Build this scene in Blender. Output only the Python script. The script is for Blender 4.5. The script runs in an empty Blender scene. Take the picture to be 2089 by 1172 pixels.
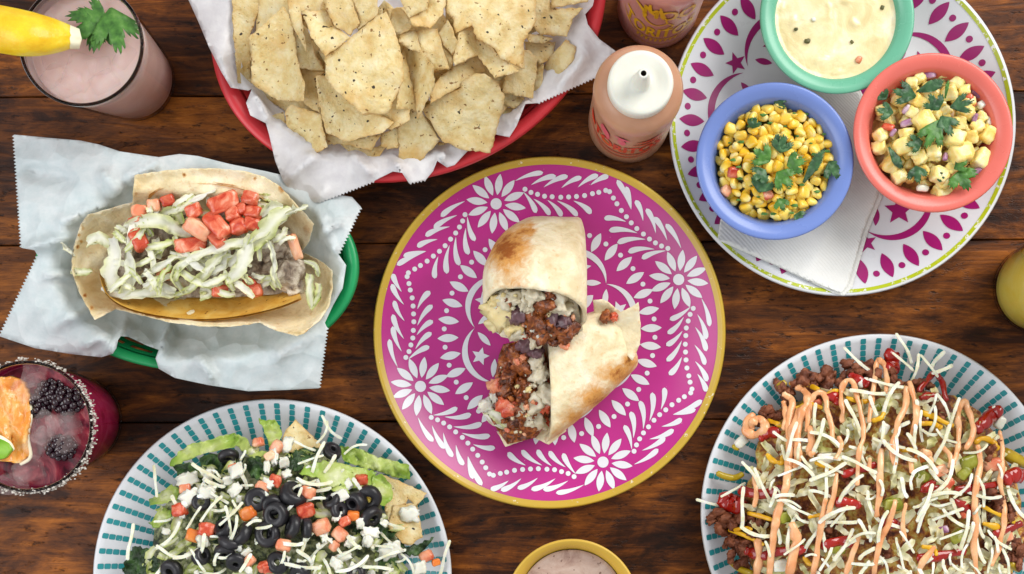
import bpy, math, random
from math import sin, cos, pi, radians, sqrt, atan2, hypot
from mathutils import Vector, Matrix, Euler, noise
from mathutils.geometry import delaunay_2d_cdt

random.seed(7)
SC = bpy.context.scene
COL = SC.collection

# ---------------------------------------------------------------- camera, world, lamps, exposure
PXW, PXH = 2089.0, 1172.0          # size of the photograph
S = 0.7457 / PXW                   # metres per photograph pixel on the table top
NX, NY = 1130.0, 745.0             # the point straight below the lens
cam_d = bpy.data.cameras.new("camera")
cam_d.sensor_width = 36.0
cam_d.lens = 36.0 / 0.7457
cam_d.shift_x = (PXW / 2 - NX) / PXW
cam_d.shift_y = (NY - PXH / 2) / PXW
cam_d.clip_start, cam_d.clip_end = 0.05, 50
cam = bpy.data.objects.new("camera", cam_d)
cam.location = (0, 0, 1.0)
COL.objects.link(cam)
SC.camera = cam

wd = bpy.data.worlds.new("World")
SC.world = wd
wd.use_nodes = True
wd.node_tree.nodes["Background"].inputs[0].default_value = (0.96, 0.975, 1.0, 1)
wd.node_tree.nodes["Background"].inputs[1].default_value = 0.58


def area(name, loc, target, sx, sy, power, col):
    l = bpy.data.lights.new(name, 'AREA')
    l.shape = 'RECTANGLE'
    l.size, l.size_y = sx, sy
    l.energy = power
    l.color = col
    o = bpy.data.objects.new(name, l)
    o.location = loc
    o.rotation_euler = (Vector(target) - Vector(loc)).to_track_quat('-Z', 'Y').to_euler()
    COL.objects.link(o)
    return o


area("window_light", (1.25, 1.15, 1.25), (0.0, 0.0, 0.0), 1.5, 1.2, 44, (1.0, 0.97, 0.93))
area("room_fill_light", (-1.5, -0.3, 1.5), (0, 0, 0), 1.8, 1.4, 24, (0.97, 0.98, 1.0))  # added fill lamp, lifts the sides facing away from the window

SC.view_settings.view_transform = 'Standard'
SC.view_settings.look = 'None'
SC.view_settings.exposure = 0.0
SC.view_settings.gamma = 1.0
SC.render.engine = 'CYCLES'
SC.cycles.use_denoising = True
SC.cycles.max_bounces = 8
SC.cycles.transparent_max_bounces = 12


# ---------------------------------------------------------------- helpers: places
def W(px, py, z=0.0):
    k = S * (1 - z)
    return Vector(((px - NX) * k, (NY - py) * k, z))


def T(pts, ox, oy, s):
    return [(ox + p[0] / s, oy + p[1] / s) + tuple(p[2:]) for p in pts]


def nz(x, y, z=0.0):
    return noise.noise(Vector((x, y, z)))


# ---------------------------------------------------------------- helpers: materials
def lin(c):
    r = []
    for v in c[:3]:
        v = v / 255.0
        r.append(v / 12.92 if v <= 0.04045 else ((v + 0.055) / 1.055) ** 2.4)
    return (*r, 1.0)


class NT:
    def __init__(s, name):
        s.m = bpy.data.materials.new(name)
        s.m.use_nodes = True
        s.t = s.m.node_tree
        s.t.nodes.clear()
        s.out = s.n('ShaderNodeOutputMaterial')

    def n(s, typ, **kw):
        nd = s.t.nodes.new(typ)
        for k, v in kw.items():
            if k.startswith('i_'):
                key = k[2:]
                nd.inputs[int(key) if key.isdigit() else key.replace('_', ' ')].default_value = v
            else:
                setattr(nd, k, v)
        return nd

    def l(s, a, b):
        s.t.links.new(a, b)

    def ramp(s, fac, stops):
        r = s.n('ShaderNodeValToRGB')
        el = r.color_ramp.elements
        while len(el) < len(stops):
            el.new(0.5)
        for e, (p, c) in zip(el, stops):
            e.position = p
            e.color = lin(c)
        s.l(fac, r.inputs[0])
        return r.outputs[0]

    def fac(s, f, lo, hi):
        r = s.n('ShaderNodeMapRange')
        r.inputs[1].default_value, r.inputs[2].default_value = lo, hi
        s.l(f, r.inputs[0])
        return r.outputs[0]

    def mix(s, f, a, b):
        x = s.n('ShaderNodeMix', data_type='RGBA')
        if hasattr(f, 'links'):
            s.l(f, x.inputs[0])
        else:
            x.inputs[0].default_value = f
        for sock, v in ((x.inputs[6], a), (x.inputs[7], b)):
            if hasattr(v, 'links'):
                s.l(v, sock)
            else:
                sock.default_value = lin(v)
        return x.outputs[2]

    def math(s, op, a, b=None):
        x = s.n('ShaderNodeMath', operation=op)
        for i, v in enumerate((a, b)):
            if v is None:
                continue
            if hasattr(v, 'links'):
                s.l(v, x.inputs[i])
            else:
                x.inputs[i].default_value = v
        return x.outputs[0]

    def vec(s, kind='Object', stretch=None, rand=True):
        c = s.n('ShaderNodeTexCoord').outputs[kind]
        if rand:
            oi = s.n('ShaderNodeObjectInfo')
            a = s.n('ShaderNodeVectorMath', operation='ADD')
            sc = s.n('ShaderNodeVectorMath', operation='SCALE')
            cb = s.n('ShaderNodeCombineXYZ')
            for i in range(3):
                s.l(oi.outputs['Random'], cb.inputs[i])
            s.l(cb.outputs[0], sc.inputs[0])
            sc.inputs['Scale'].default_value = 7.3
            s.l(c, a.inputs[0])
            s.l(sc.outputs[0], a.inputs[1])
            c = a.outputs[0]
        if stretch:
            mp = s.n('ShaderNodeMapping')
            mp.inputs['Scale'].default_value = stretch
            s.l(c, mp.inputs[0])
            c = mp.outputs[0]
        return c

    def noise(s, v, scale, detail=4, rough=0.55, dist=0.0):
        x = s.n('ShaderNodeTexNoise')
        x.inputs['Scale'].default_value = scale
        x.inputs['Detail'].default_value = detail
        x.inputs['Roughness'].default_value = rough
        x.inputs['Distortion'].default_value = dist
        s.l(v, x.inputs['Vector'])
        return x.outputs[0]

    def attr(s, name):
        return s.n('ShaderNodeAttribute', attribute_name=name)

    def finish(s, col, rough=0.5, spec=0.5, bump=None, bstr=0.3, bdist=0.001, sss=0.0, srad=(0.004, 0.002, 0.001),
               transl=0.0, tcol=None, clear=0.0, coat=0.0, coatr=0.1, metal=0.0):
        p = s.n('ShaderNodeBsdfPrincipled')
        if hasattr(col, 'links'):
            s.l(col, p.inputs['Base Color'])
        else:
            p.inputs['Base Color'].default_value = lin(col)
        if hasattr(rough, 'links'):
            s.l(rough, p.inputs['Roughness'])
        else:
            p.inputs['Roughness'].default_value = rough
        p.inputs['Specular IOR Level'].default_value = spec
        p.inputs['Metallic'].default_value = metal
        p.inputs['Coat Weight'].default_value = coat
        p.inputs['Coat Roughness'].default_value = coatr
        if sss:
            p.inputs['Subsurface Weight'].default_value = sss
            p.inputs['Subsurface Radius'].default_value = (1, 0.6, 0.35)
            p.inputs['Subsurface Scale'].default_value = srad[0]
        if bump is not None:
            b = s.n('ShaderNodeBump')
            b.inputs['Strength'].default_value = bstr
            b.inputs['Distance'].default_value = bdist
            s.l(bump, b.inputs['Height'])
            s.l(b.outputs[0], p.inputs['Normal'])
        sh = p.outputs[0]
        if transl:
            tr = s.n('ShaderNodeBsdfTranslucent')
            c = tcol if tcol is not None else col
            if hasattr(c, 'links'):
                s.l(c, tr.inputs[0])
            else:
                tr.inputs[0].default_value = lin(c)
            mx = s.n('ShaderNodeMixShader')
            mx.inputs[0].default_value = transl
            s.l(sh, mx.inputs[1])
            s.l(tr.outputs[0], mx.inputs[2])
            sh = mx.outputs[0]
        if clear:
            tr = s.n('ShaderNodeBsdfTransparent')
            mx = s.n('ShaderNodeMixShader')
            if hasattr(clear, 'links'):
                s.l(clear, mx.inputs[0])
            else:
                mx.inputs[0].default_value = clear
            s.l(sh, mx.inputs[1])
            s.l(tr.outputs[0], mx.inputs[2])
            sh = mx.outputs[0]
        s.l(sh, s.out.inputs[0])
        return s.m


def food(name, stops, scale=120, detail=4, dist=0.0, rough=0.45, spec=0.5, bump=0.3, bscale=300, bdist=0.0008, vary=0.12,
         specks=None, **kw):
    """mottled stuff: a colour ramp over noise, a little different on every piece"""
    n = NT(name)
    v = n.vec()
    c = n.ramp(n.noise(v, scale, detail, dist=dist), stops)
    if specks:
        for sc, lo, hi, scol in specks:
            c = n.mix(n.fac(n.noise(v, sc, 2), lo, hi), c, scol)
    if vary:
        oi = n.n('ShaderNodeObjectInfo')
        h = n.n('ShaderNodeHueSaturation')
        n.l(n.fac(oi.outputs['Random'], 0, 1), h.inputs['Value'])
        mr = h.inputs['Value'].links[0].from_node
        mr.inputs[3].default_value, mr.inputs[4].default_value = 1 - vary, 1 + vary * 0.6
        n.l(c, h.inputs['Color'])
        c = h.outputs[0]
    b = n.noise(v, bscale, 3) if bump else None
    return n.finish(c, rough, spec, b, bump, bdist, **kw)


# ---------------------------------------------------------------- helpers: geometry
class G:
    def __init__(s):
        s.v, s.f, s.a = [], [], {}

    def add(s, v, f):
        o = len(s.v)
        s.v += [tuple(p) for p in v]
        s.f += [tuple(i + o for i in q) for q in f]
        return o

    def lathe(s, prof, n=48, c=(0, 0), sx=1.0, sy=1.0, rot=0.0, skip=None):
        rings, v, f = [], [], []
        for r, z in prof:
            if r <= 1e-7:
                rings.append([len(v)])
                v.append((c[0], c[1], z))
            else:
                rings.append(list(range(len(v), len(v) + n)))
                for i in range(n):
                    a = 2 * pi * i / n
                    x, y = r * cos(a) * sx, r * sin(a) * sy
                    v.append((c[0] + x * cos(rot) - y * sin(rot), c[1] + x * sin(rot) + y * cos(rot), z))
        for k in range(len(rings) - 1):
            A, B = rings[k], rings[k + 1]
            for i in range(n):
                j = (i + 1) % n
                if skip and skip(k, i):
                    continue
                if len(A) == 1 and len(B) == 1:
                    break
                if len(A) == 1:
                    f.append((A[0], B[j], B[i]))
                elif len(B) == 1:
                    f.append((A[i], A[j], B[0]))
                else:
                    f.append((A[i], A[j], B[j], B[i]))
        s.add(v, f)
        return s

    def tube(s, pts, rads, n=8, flat=1.0):
        pts = [Vector(p) for p in pts]
        m = len(pts)
        if not hasattr(rads, '__len__'):
            rads = [rads] * m
        v, f = [], []
        up = Vector((0, 0, 1))
        for i, p in enumerate(pts):
            d = (pts[min(i + 1, m - 1)] - pts[max(i - 1, 0)]).normalized()
            x = d.cross(up)
            if x.length < 1e-4:
                x = d.cross(Vector((0, 1, 0)))
            x.normalize()
            y = x.cross(d)
            for k in range(n):
                a = 2 * pi * (k + 0.5) / n
                v.append(p + rads[i] * (cos(a) * x + sin(a) * flat * y))
        for i in range(m - 1):
            for k in range(n):
                j = (k + 1) % n
                f.append((i * n + k, i * n + j, (i + 1) * n + j, (i + 1) * n + k))
        v += [pts[0] - (pts[1] - pts[0]).normalized() * rads[0] * 0.6, pts[-1] + (pts[-1] - pts[-2]).normalized() * rads[-1] * 0.6]
        for k in range(n):
            j = (k + 1) % n
            f.append((k, len(v) - 2, j))
            f.append(((m - 1) * n + j, len(v) - 1, (m - 1) * n + k))
        s.add(v, f)
        return s


def smooth_path(pts, per=6):
    """Catmull-Rom through the points (any dimension)"""
    P = [pts[0]] + list(pts) + [pts[-1]]
    out = []
    for i in range(1, len(P) - 2):
        for k in range(per):
            t = k / per
            out.append(tuple(0.5 * (2 * b + (c - a) * t + (2 * a - 5 * b + 4 * c - d) * t * t + (3 * b - a - 3 * c + d) * t ** 3)
                             for a, b, c, d in zip(P[i - 1], P[i], P[i + 1], P[i + 2])))
    out.append(tuple(pts[-1]))
    return out


def mesh(name, g, m, smooth=True, loc=(0, 0, 0)):
    me = bpy.data.meshes.new(name)
    lx, ly, lz = loc
    me.from_pydata([(a - lx, b - ly, c - lz) for a, b, c in g.v], [], g.f)
    if smooth:
        me.polygons.foreach_set('use_smooth', [True] * len(me.polygons))
    for k, vals in g.a.items():
        at = me.attributes.new(k, 'FLOAT', 'POINT')
        at.data.foreach_set('value', vals)
    if m is not None:
        me.materials.append(m)
    me.update()
    return me


def put(name, me, loc=(0, 0, 0), rot=(0, 0, 0), scale=None, parent=None):
    o = bpy.data.objects.new(name, me)
    o.location = loc
    o.rotation_euler = rot
    if scale is not None:
        o.scale = (scale,) * 3 if not hasattr(scale, '__len__') else scale
    COL.objects.link(o)
    if parent is not None:
        o.parent = parent
    return o


def tag(o, label, cat, group=None, kind=None):
    if label:
        o['label'] = label
    if cat:
        o['category'] = cat
    if group:
        o['group'] = group
    if kind:
        o['kind'] = kind
    return o


def root(name, loc, label, cat, group=None):
    o = bpy.data.objects.new(name, None)
    o.empty_display_size = 0.01
    o.location = loc
    COL.objects.link(o)
    return tag(o, label, cat, group)


def part(r, name, g, m, smooth=True, kind=None, par=None):
    """a mesh in world coordinates hung under r"""
    base = Vector(r.location) if par is None else Vector(r.location)
    o = put(name, mesh(name, g, m, smooth, base), parent=par or r)
    if kind:
        o['kind'] = kind
    return o


def single(name, g, m, label, cat, group=None, smooth=True, kind=None):
    """a thing of one mesh, its origin at the middle of its base"""
    xs, ys, zs = zip(*g.v)
    c = ((min(xs) + max(xs)) / 2, (min(ys) + max(ys)) / 2, min(zs))
    return tag(put(name, mesh(name, g, m, smooth, c), c), label, cat, group, kind)


def inside(p, poly):
    x, y = p
    r = False
    j = len(poly) - 1
    for i in range(len(poly)):
        xi, yi = poly[i][:2]
        xj, yj = poly[j][:2]
        if (yi > y) != (yj > y) and x < (xj - xi) * (y - yi) / (yj - yi) + xi:
            r = not r
        j = i
    return r


def resample(poly, step, jag=0.0, seed=0, closed=True):
    rnd = random.Random(seed)
    out = []
    n = len(poly)
    for i in range(n if closed else n - 1):
        a, b = poly[i], poly[(i + 1) % n]
        L = hypot(b[0] - a[0], b[1] - a[1])
        k = max(1, int(round(L / step)))
        for q in range(k):
            t = q / k
            j = jag if q else jag * 0.3
            out.append((a[0] + (b[0] - a[0]) * t + rnd.uniform(-j, j), a[1] + (b[1] - a[1]) * t + rnd.uniform(-j, j)))
    return out


def zigzag(a, b, pitch=7.5, amp=5.0):
    """pinked paper edge from a to b"""
    L = hypot(b[0] - a[0], b[1] - a[1])
    n = max(1, int(L / pitch))
    nx, ny = -(b[1] - a[1]) / L, (b[0] - a[0]) / L
    out = []
    for i in range(n):
        for t, s_ in ((i / n, 0), ((i + 0.5) / n, amp)):
            out.append((a[0] + (b[0] - a[0]) * t + nx * s_, a[1] + (b[1] - a[1]) * t + ny * s_))
    return out


def sheet(g, outline, zf, step, th=0.0, place=W, attrs=None, jit=0.25, seed=1):
    """fills an outline with a fine triangle mesh, lifts it by zf(x, y), and gives it thickness"""
    rnd = random.Random(seed)
    pts = [Vector(p[:2]) for p in outline]
    n = len(pts)
    x0, x1 = min(p.x for p in pts), max(p.x for p in pts)
    y0, y1 = min(p.y for p in pts), max(p.y for p in pts)
    y = y0 + step / 2
    k = 0
    while y < y1:
        x = x0 + step * (0.5 if k % 2 else 0.0)
        while x < x1:
            q = (x + rnd.uniform(-jit, jit) * step, y + rnd.uniform(-jit, jit) * step)
            if inside(q, outline):
                pts.append(Vector(q))
            x += step
        y += step * 0.87
        k += 1
    vs, es, fs, *_ = delaunay_2d_cdt(pts, [], [list(range(n))], 1, 1e-4)
    top = [place(v.x, v.y, zf(v.x, v.y)) for v in vs]
    tri = []
    edge = {}
    for f in fs:
        a, b, c = (top[i] for i in f[:3])
        if (b[0] - a[0]) * (c[1] - a[1]) - (b[1] - a[1]) * (c[0] - a[0]) < 0:
            f = f[::-1]
        tri.append(tuple(f))
        for i in range(len(f)):
            edge[(f[i], f[(i + 1) % len(f)])] = 1
    faces = list(tri)
    V = [tuple(p) for p in top]
    if th:
        m = len(V)
        V += [(p[0], p[1], p[2] - th) for p in top]
        faces += [tuple(i + m for i in f[::-1]) for f in tri]
        for (a, b) in edge:
            if (b, a) not in edge:
                faces.append((b, a, a + m, b + m))
    g.add(V, faces)
    for k_, fn in (attrs or {}).items():
        vals = [fn(v.x, v.y) for v in vs]
        g.a.setdefault(k_, []).extend(vals * (2 if th else 1))
    return g


def seg_d(px, py, a, b):
    ax, ay = a
    bx, by = b
    L2 = (bx - ax) ** 2 + (by - ay) ** 2 or 1e-9
    t = max(0, min(1, ((px - ax) * (bx - ax) + (py - ay) * (by - ay)) / L2))
    return hypot(px - ax - t * (bx - ax), py - ay - t * (by - ay)), t


def dice(sx, sy, sz, k=4.0, n=4, jag=0.1, seed=0, taper=0.0):
    """a cut cube with softened edges: half sizes sx, sy, sz"""
    rnd = Vector((seed * 3.7, seed * 1.3, seed * 2.9))
    idx, v, f = {}, [], []

    def vert(p):
        q = tuple(round(c, 5) for c in p)
        if q not in idx:
            d = Vector(p)
            r = (abs(d.x) ** k + abs(d.y) ** k + abs(d.z) ** k) ** (1 / k)
            d = d / r
            w = d * (1 + jag * noise.noise(d * 1.7 + rnd) + jag * 0.4 * noise.noise(d * 4.5 + rnd))
            tp = 1 + taper * w.y
            idx[q] = len(v)
            v.append((w.x * sx * tp, w.y * sy, w.z * sz * (0.5 + 0.5 * tp)))
        return idx[q]
    for ax in range(3):
        for sg in (-1, 1):
            for i in range(n):
                for j in range(n):
                    q = []
                    for (a, b) in ((i, j), (i + 1, j), (i + 1, j + 1), (i, j + 1)):
                        p = [0, 0, 0]
                        p[ax] = sg
                        p[(ax + 1) % 3] = -1 + 2 * a / n
                        p[(ax + 2) % 3] = -1 + 2 * b / n
                        q.append(vert(p))
                    f.append(tuple(q if sg > 0 else q[::-1]))
    g = G()
    g.add(v, f)
    return g


def ribbon(g, pts, wid, cup=0.3, ruffle=0.0, th=0.0006, seed=0, nw=6, twist=0.0):
    """a shred of leaf: centre line pts (world), widths wid, cupped across, its edges waving"""
    pts = [Vector(p) for p in pts]
    m = len(pts)
    V, F, A = [], [], []
    for i, p in enumerate(pts):
        d = (pts[min(i + 1, m - 1)] - pts[max(i - 1, 0)]).normalized()
        x = d.cross(Vector((0, 0, 1)))
        if x.length < 1e-4:
            x = Vector((1, 0, 0))
        x.normalize()
        up = x.cross(d).normalized()
        a = twist * (i / (m - 1) - 0.5)
        x, up = x * cos(a) + up * sin(a), up * cos(a) - x * sin(a)
        w = wid[i] if hasattr(wid, '__len__') else wid
        w *= max(0.25, sin(pi * (0.08 + 0.84 * i / (m - 1)))) ** 0.5
        for k in range(nw + 1):
            t = 2 * k / nw - 1
            rz_ = ruffle * t * t * nz(i * 0.55 + seed * 9.1, t * 1.6, seed) * 2.2
            ww = w * (1 + 0.35 * nz(i * 0.7, t * 3 + seed, 5.0))
            V.append(p + x * (t * ww * 0.5) + up * (cup * w * 0.5 * t * t + rz_))
            A.append(abs(t) * 0.7 + 0.3 * i / (m - 1))
    for i in range(m - 1):
        for k in range(nw):
            a = i * (nw + 1) + k
            F.append((a, a + 1, a + nw + 2, a + nw + 1))
    n0 = len(V)
    V2 = [v - Vector((0, 0, th)) for v in V]
    g.add(V + V2, F + [tuple(i + n0 for i in f[::-1]) for f in F] + [])
    g.a.setdefault('edge', []).extend(A + A)
    return g


NUMS = ["zero", "one", "two", "three", "four", "five", "six", "seven", "eight", "nine", "ten", "eleven", "twelve"]
HOURS = ["twelve", "one", "two", "three", "four", "five", "six", "seven", "eight", "nine", "ten", "eleven"]


def hour(dx, dy):
    return HOURS[int(round(atan2(dx, -dy) / (pi / 6))) % 12]


def clock(px, py, c, R):
    d = hypot(px - c[0], py - c[1]) / R
    ring = "near the middle" if d < 0.36 else ("half way out" if d < 0.7 else "near the edge")
    return hour(px - c[0], py - c[1]) + " o'clock " + ring

# ---------------------------------------------------------------- materials
def wood():
    n = NT("stained_wood")
    v = n.vec()
    grain = n.noise(n.vec(stretch=(4.5, 30, 20)), 3.4, 8, 0.72, 0.8)
    big = n.noise(n.vec(stretch=(1.0, 2.0, 1)), 8.0, 6, 0.65, 1.0)
    c = n.ramp(n.math('ADD', n.math('MULTIPLY', grain, 0.46), n.math('MULTIPLY', big, 0.56)),
               [(0.34, (18, 8, 4)), (0.45, (54, 26, 10)), (0.53, (104, 56, 18)), (0.62, (156, 90, 30)), (0.75, (204, 130, 54))])
    dark = n.fac(n.noise(n.vec(stretch=(1.2, 3.4, 1)), 13, 5, 0.65, 0.4), 0.55, 0.70)
    c = n.mix(n.math('MULTIPLY', dark, 0.8), c, (18, 9, 6))
    fleck = n.fac(n.noise(n.vec(stretch=(1, 2.8, 1)), 84, 4, 0.65), 0.59, 0.70)
    c = n.mix(n.math('MULTIPLY', fleck, 0.85), c, (12, 6, 4))
    fine = n.fac(n.noise(n.vec(stretch=(9, 110, 20)), 9, 3, 0.6), 0.52, 0.72)
    c = n.mix(n.math('MULTIPLY', fine, 0.4), c, (26, 12, 6))
    rg = n.n('ShaderNodeMapRange')
    n.l(n.noise(v, 16, 4), rg.inputs[0])
    rg.inputs[1].default_value, rg.inputs[2].default_value = 0.3, 0.7
    rg.inputs[3].default_value, rg.inputs[4].default_value = 0.28, 0.52
    b = n.math('ADD', grain, n.math('MULTIPLY', fleck, -0.6))
    return n.finish(c, rg.outputs[0], 0.18, b, 0.45, 0.0014)


M = {}
M['wood'] = wood()


def plain(name, col, rough=0.4, spec=0.5, **kw):
    n = NT(name)
    v = n.vec()
    w = n.fac(n.noise(v, 26, 4), 0.2, 0.8)
    d = tuple(c * 0.93 for c in col)
    c = n.mix(w, d, col)
    sm = n.n('ShaderNodeMapRange')
    n.l(n.noise(v, 40, 5), sm.inputs[0])
    sm.inputs[3].default_value, sm.inputs[4].default_value = max(0.02, rough - 0.09), rough + 0.09
    return n.finish(c, sm.outputs[0], spec, **kw)


def chipped(name, col, under, lo=0.665, hi=0.68, rough=0.3):
    """worn print: specks rubbed away to what lies under it"""
    n = NT(name)
    v = n.vec(rand=False)
    ch = n.fac(n.noise(v, 210, 4, 0.7), lo, hi)
    c = n.mix(ch, n.mix(n.fac(n.noise(v, 30, 4), 0.25, 0.75), tuple(x * 0.92 for x in col), col), under)
    return n.finish(c, rough, 0.5)


M['melamine'] = plain("white_melamine", (222, 225, 229), 0.30)
M['magenta'] = chipped("magenta_glaze", (186, 40, 134), (214, 175, 200), 0.72, 0.74, 0.27)
M['gold'] = chipped("gold_rim_paint", (200, 166, 58), (222, 212, 184), 0.65, 0.68)
M['white_print'] = plain("white_print", (226, 229, 235), 0.28)
M['berry_print'] = chipped("berry_print", (160, 22, 108), (215, 170, 195), 0.74, 0.76)
M['lime'] = chipped("lime_rim_paint", (182, 196, 32), (225, 228, 215), 0.57, 0.60)
M['teal_print'] = chipped("teal_print", (44, 146, 152), (200, 220, 220), 0.68, 0.70)
M['blue'] = plain("blue_melamine", (112, 136, 202), 0.27)
M['green'] = plain("green_melamine", (106, 180, 148), 0.27)
M['coral'] = plain("coral_melamine", (222, 110, 98), 0.27)
M['red'] = plain("red_plastic", (214, 52, 60), 0.36)
M['basketgreen'] = plain("green_plastic", (20, 156, 90), 0.36)
M['mug'] = plain("yellow_melamine", (216, 176, 66), 0.30)

# ---------------------------------------------------------------- the table: planks with open joints
table = root("table", (0, 0, 0), "dark stained wooden plank table under all the dishes", "table")
seams = [-520, -150, 192, 495, 858, 1205, 1560]
for a, b in zip(seams, seams[1:]):
    y1, y0 = (NY - a) * S - 0.0002, (NY - b) * S + 0.0002
    g = G()
    bv = 0.0006
    nx_ = 60
    V, F = [], []
    prof = [(y0, -0.03), (y0, -bv), (y0 + bv, 0), (y1 - bv, 0), (y1, -bv), (y1, -0.03)]
    for i in range(nx_ + 1):
        x = -0.62 + 1.24 * i / nx_
        for j, (y, z) in enumerate(prof):
            e = 0.0009 * nz(x * 40, b * 0.7 + (3 if j < 3 else 9)) if j in (1, 2, 3, 4) else 0
            V.append((x, y + (abs(e) if j < 3 else -abs(e)), z))
    for i in range(nx_):
        for j in range(6):
            k = (j + 1) % 6
            F.append((i * 6 + k, i * 6 + j, (i + 1) * 6 + j, (i + 1) * 6 + k))
    F.append(tuple(range(6)))
    F.append(tuple(nx_ * 6 + j for j in reversed(range(6))))
    g.add(V, F)
    cy = (y0 + y1) / 2
    me = mesh("plank", g, M['wood'], False, (0, cy, 0))
    put("plank", me, (0, cy, 0), parent=table)
g = G()
g.add([(x, y, z) for z in (-.045, -.0302) for x, y in ((-.62, -.32), (.62, -.32), (.62, .47), (-.62, .47))], [(3, 2, 1, 0), (4, 5, 6, 7), (0, 1, 5, 4), (1, 2, 6, 5), (2, 3, 7, 6), (3, 0, 4, 7)])
part(table, "light_block_board", g, M['wood'], False)  # unseen board added to block light leaking up through the plank joints
table.rotation_euler.z = radians(0.35)


# ---------------------------------------------------------------- plates
class Plate:
    def __init__(s, name, pc, rpx, label, body, group=None, z_rim=0.021):
        s.zr = z_rim
        s.c = W(pc[0], pc[1], z_rim)
        s.pc = pc
        s.R = rpx * S * (1 - z_rim)
        s.root = root(name, (s.c.x, s.c.y, 0.0), label, "plate", group)
        g = G()
        R = s.R
        prof = [(R * i / 30, s.h(R * i / 30)) for i in range(31)]
        under = [(R + 0.0012, s.h(R) - 0.0011), (R * 0.995, s.h(R) - 0.0026), (R * 0.85, s.h(R * 0.85) - 0.003), (R * 0.66, 0.0016), (R * 0.64, 0.0002),
                 (R * 0.60, 0.0002), (R * 0.59, 0.0014), (0, 0.0014)]
        g.lathe(list(reversed([(r, z) for r, z in prof] + under)), 120, (s.c.x, s.c.y))
        part(s.root, "dish", g, body)

    def h(s, r):
        t = max(0.0, (r / s.R - 0.62) / 0.38)
        return 0.0045 + (s.zr - 0.0045) * (t ** 1.7)

    def at(s, x, y, lift=0.00035):
        """pattern pixels (x right, y down, from the plate's middle) to a point just proud of the glaze"""
        r = hypot(x, y)
        rw = r * S
        for _ in range(3):
            rw = r * S * (1 - s.h(min(rw, s.R)))
        k = rw / r if r > 1e-6 else 0
        return Vector((s.c.x + x * k, s.c.y - y * k, s.h(min(rw, s.R)) + lift))


class Print:
    """flat print laid on a plate: lens leaves, drops, dots, crescents, stars"""
    def __init__(s, plate):
        s.p, s.g = plate, G()

    def strip(s, L, Rr):
        V = []
        for a, b in zip(L, Rr):
            V += [s.p.at(*a), s.p.at((a[0] + b[0]) / 2, (a[1] + b[1]) / 2), s.p.at(*b)]
        F = []
        for i in range(len(L) - 1):
            for k in (0, 1):
                F.append((3 * i + k, 3 * i + k + 1, 3 * i + k + 4, 3 * i + k + 3))
        # face up
        v0, v1, v2 = V[F[len(F) // 2][0]], V[F[len(F) // 2][1]], V[F[len(F) // 2][2]]
        if (v1 - v0).cross(v2 - v1).z < 0:
            F = [f[::-1] for f in F]
        s.g.add(V, F)

    def leaf(s, a, b, w, fn=None, bend=0.0, n=12):
        fn = fn or (lambda t: max(0.0, sin(pi * t)) ** 0.85)
        dx, dy = b[0] - a[0], b[1] - a[1]
        Ln = hypot(dx, dy)
        ux, uy = dx / Ln, dy / Ln
        L, Rr = [], []
        for i in range(n + 1):
            t = i / n
            o = bend * sin(pi * t) * Ln
            cx, cy = a[0] + dx * t - uy * o, a[1] + dy * t + ux * o
            ww = w * fn(t) + 0.05
            L.append((cx - uy * ww, cy + ux * ww))
            Rr.append((cx + uy * ww, cy - ux * ww))
        s.strip(L, Rr)

    def drop(s, tip, head, w, bend=0.0):
        """pointed at tip, round at head"""
        def fn(t):
            return (t ** 0.8) * sqrt(max(0.0, 1 - max(0.0, (t - 0.72) / 0.28) ** 2))
        dx, dy = head[0] - tip[0], head[1] - tip[1]
        Ln = hypot(dx, dy)
        h2 = (head[0] + dx / Ln * w * 0.9, head[1] + dy / Ln * w * 0.9)
        s.leaf(tip, h2, w, fn, bend, 16)

    def dot(s, x, y, r, n=12):
        V = [s.p.at(x, y)] + [s.p.at(x + r * cos(2 * pi * i / n), y - r * sin(2 * pi * i / n)) for i in range(n)]
        s.g.add(V, [(0, 1 + i, 1 + (i + 1) % n) for i in range(n)])

    def star(s, x, y, r, ri, a0, n=5):
        V = [s.p.at(x, y)]
        for i in range(2 * n):
            a = a0 + pi * i / n
            q = r if i % 2 == 0 else ri
            V.append(s.p.at(x + q * cos(a), y - q * sin(a)))
        s.g.add(V, [(0, 1 + i, 1 + (i + 1) % (2 * n)) for i in range(2 * n)])

    def moon(s, a, half, r0, apex_o, apex_i):
        """crescent with its cusps at radius r0, angles a +- half, bulging outwards"""
        def arc(apex):
            c = r0 * sin(half)
            m = r0 * cos(half)
            sg = apex - m
            rad = (c * c + sg * sg) / (2 * sg)
            cc = apex - rad
            ph = atan2(c, m - cc)
            out = []
            for i in range(25):
                q = -ph + 2 * ph * i / 24
                u, v = cc + rad * cos(q), rad * sin(q)
                out.append((u * cos(a) - v * sin(a), -(u * sin(a) + v * cos(a))))
            return out
        s.strip(arc(apex_o), arc(apex_i))

    def ring(s, r0, r1, n=160):
        V, F = [], []
        for i in range(n):
            a = 2 * pi * i / n
            for r in (r0, (r0 + r1) / 2, r1):
                V.append(s.p.at(r * cos(a), r * sin(a)))
        for i in range(n):
            j = (i + 1) % n
            for k in (0, 1):
                F.append((3 * i + k, 3 * j + k, 3 * j + k + 1, 3 * i + k + 1))
        s.g.add(V, F)

    def done(s, name, m):
        part(s.p.root, name, s.g, m)


def rt(p, a):
    """turn a pattern point by a (counter-clockwise in the picture)"""
    x, y = p
    return (x * cos(a) + y * sin(a), -x * sin(a) + y * cos(a))


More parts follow.
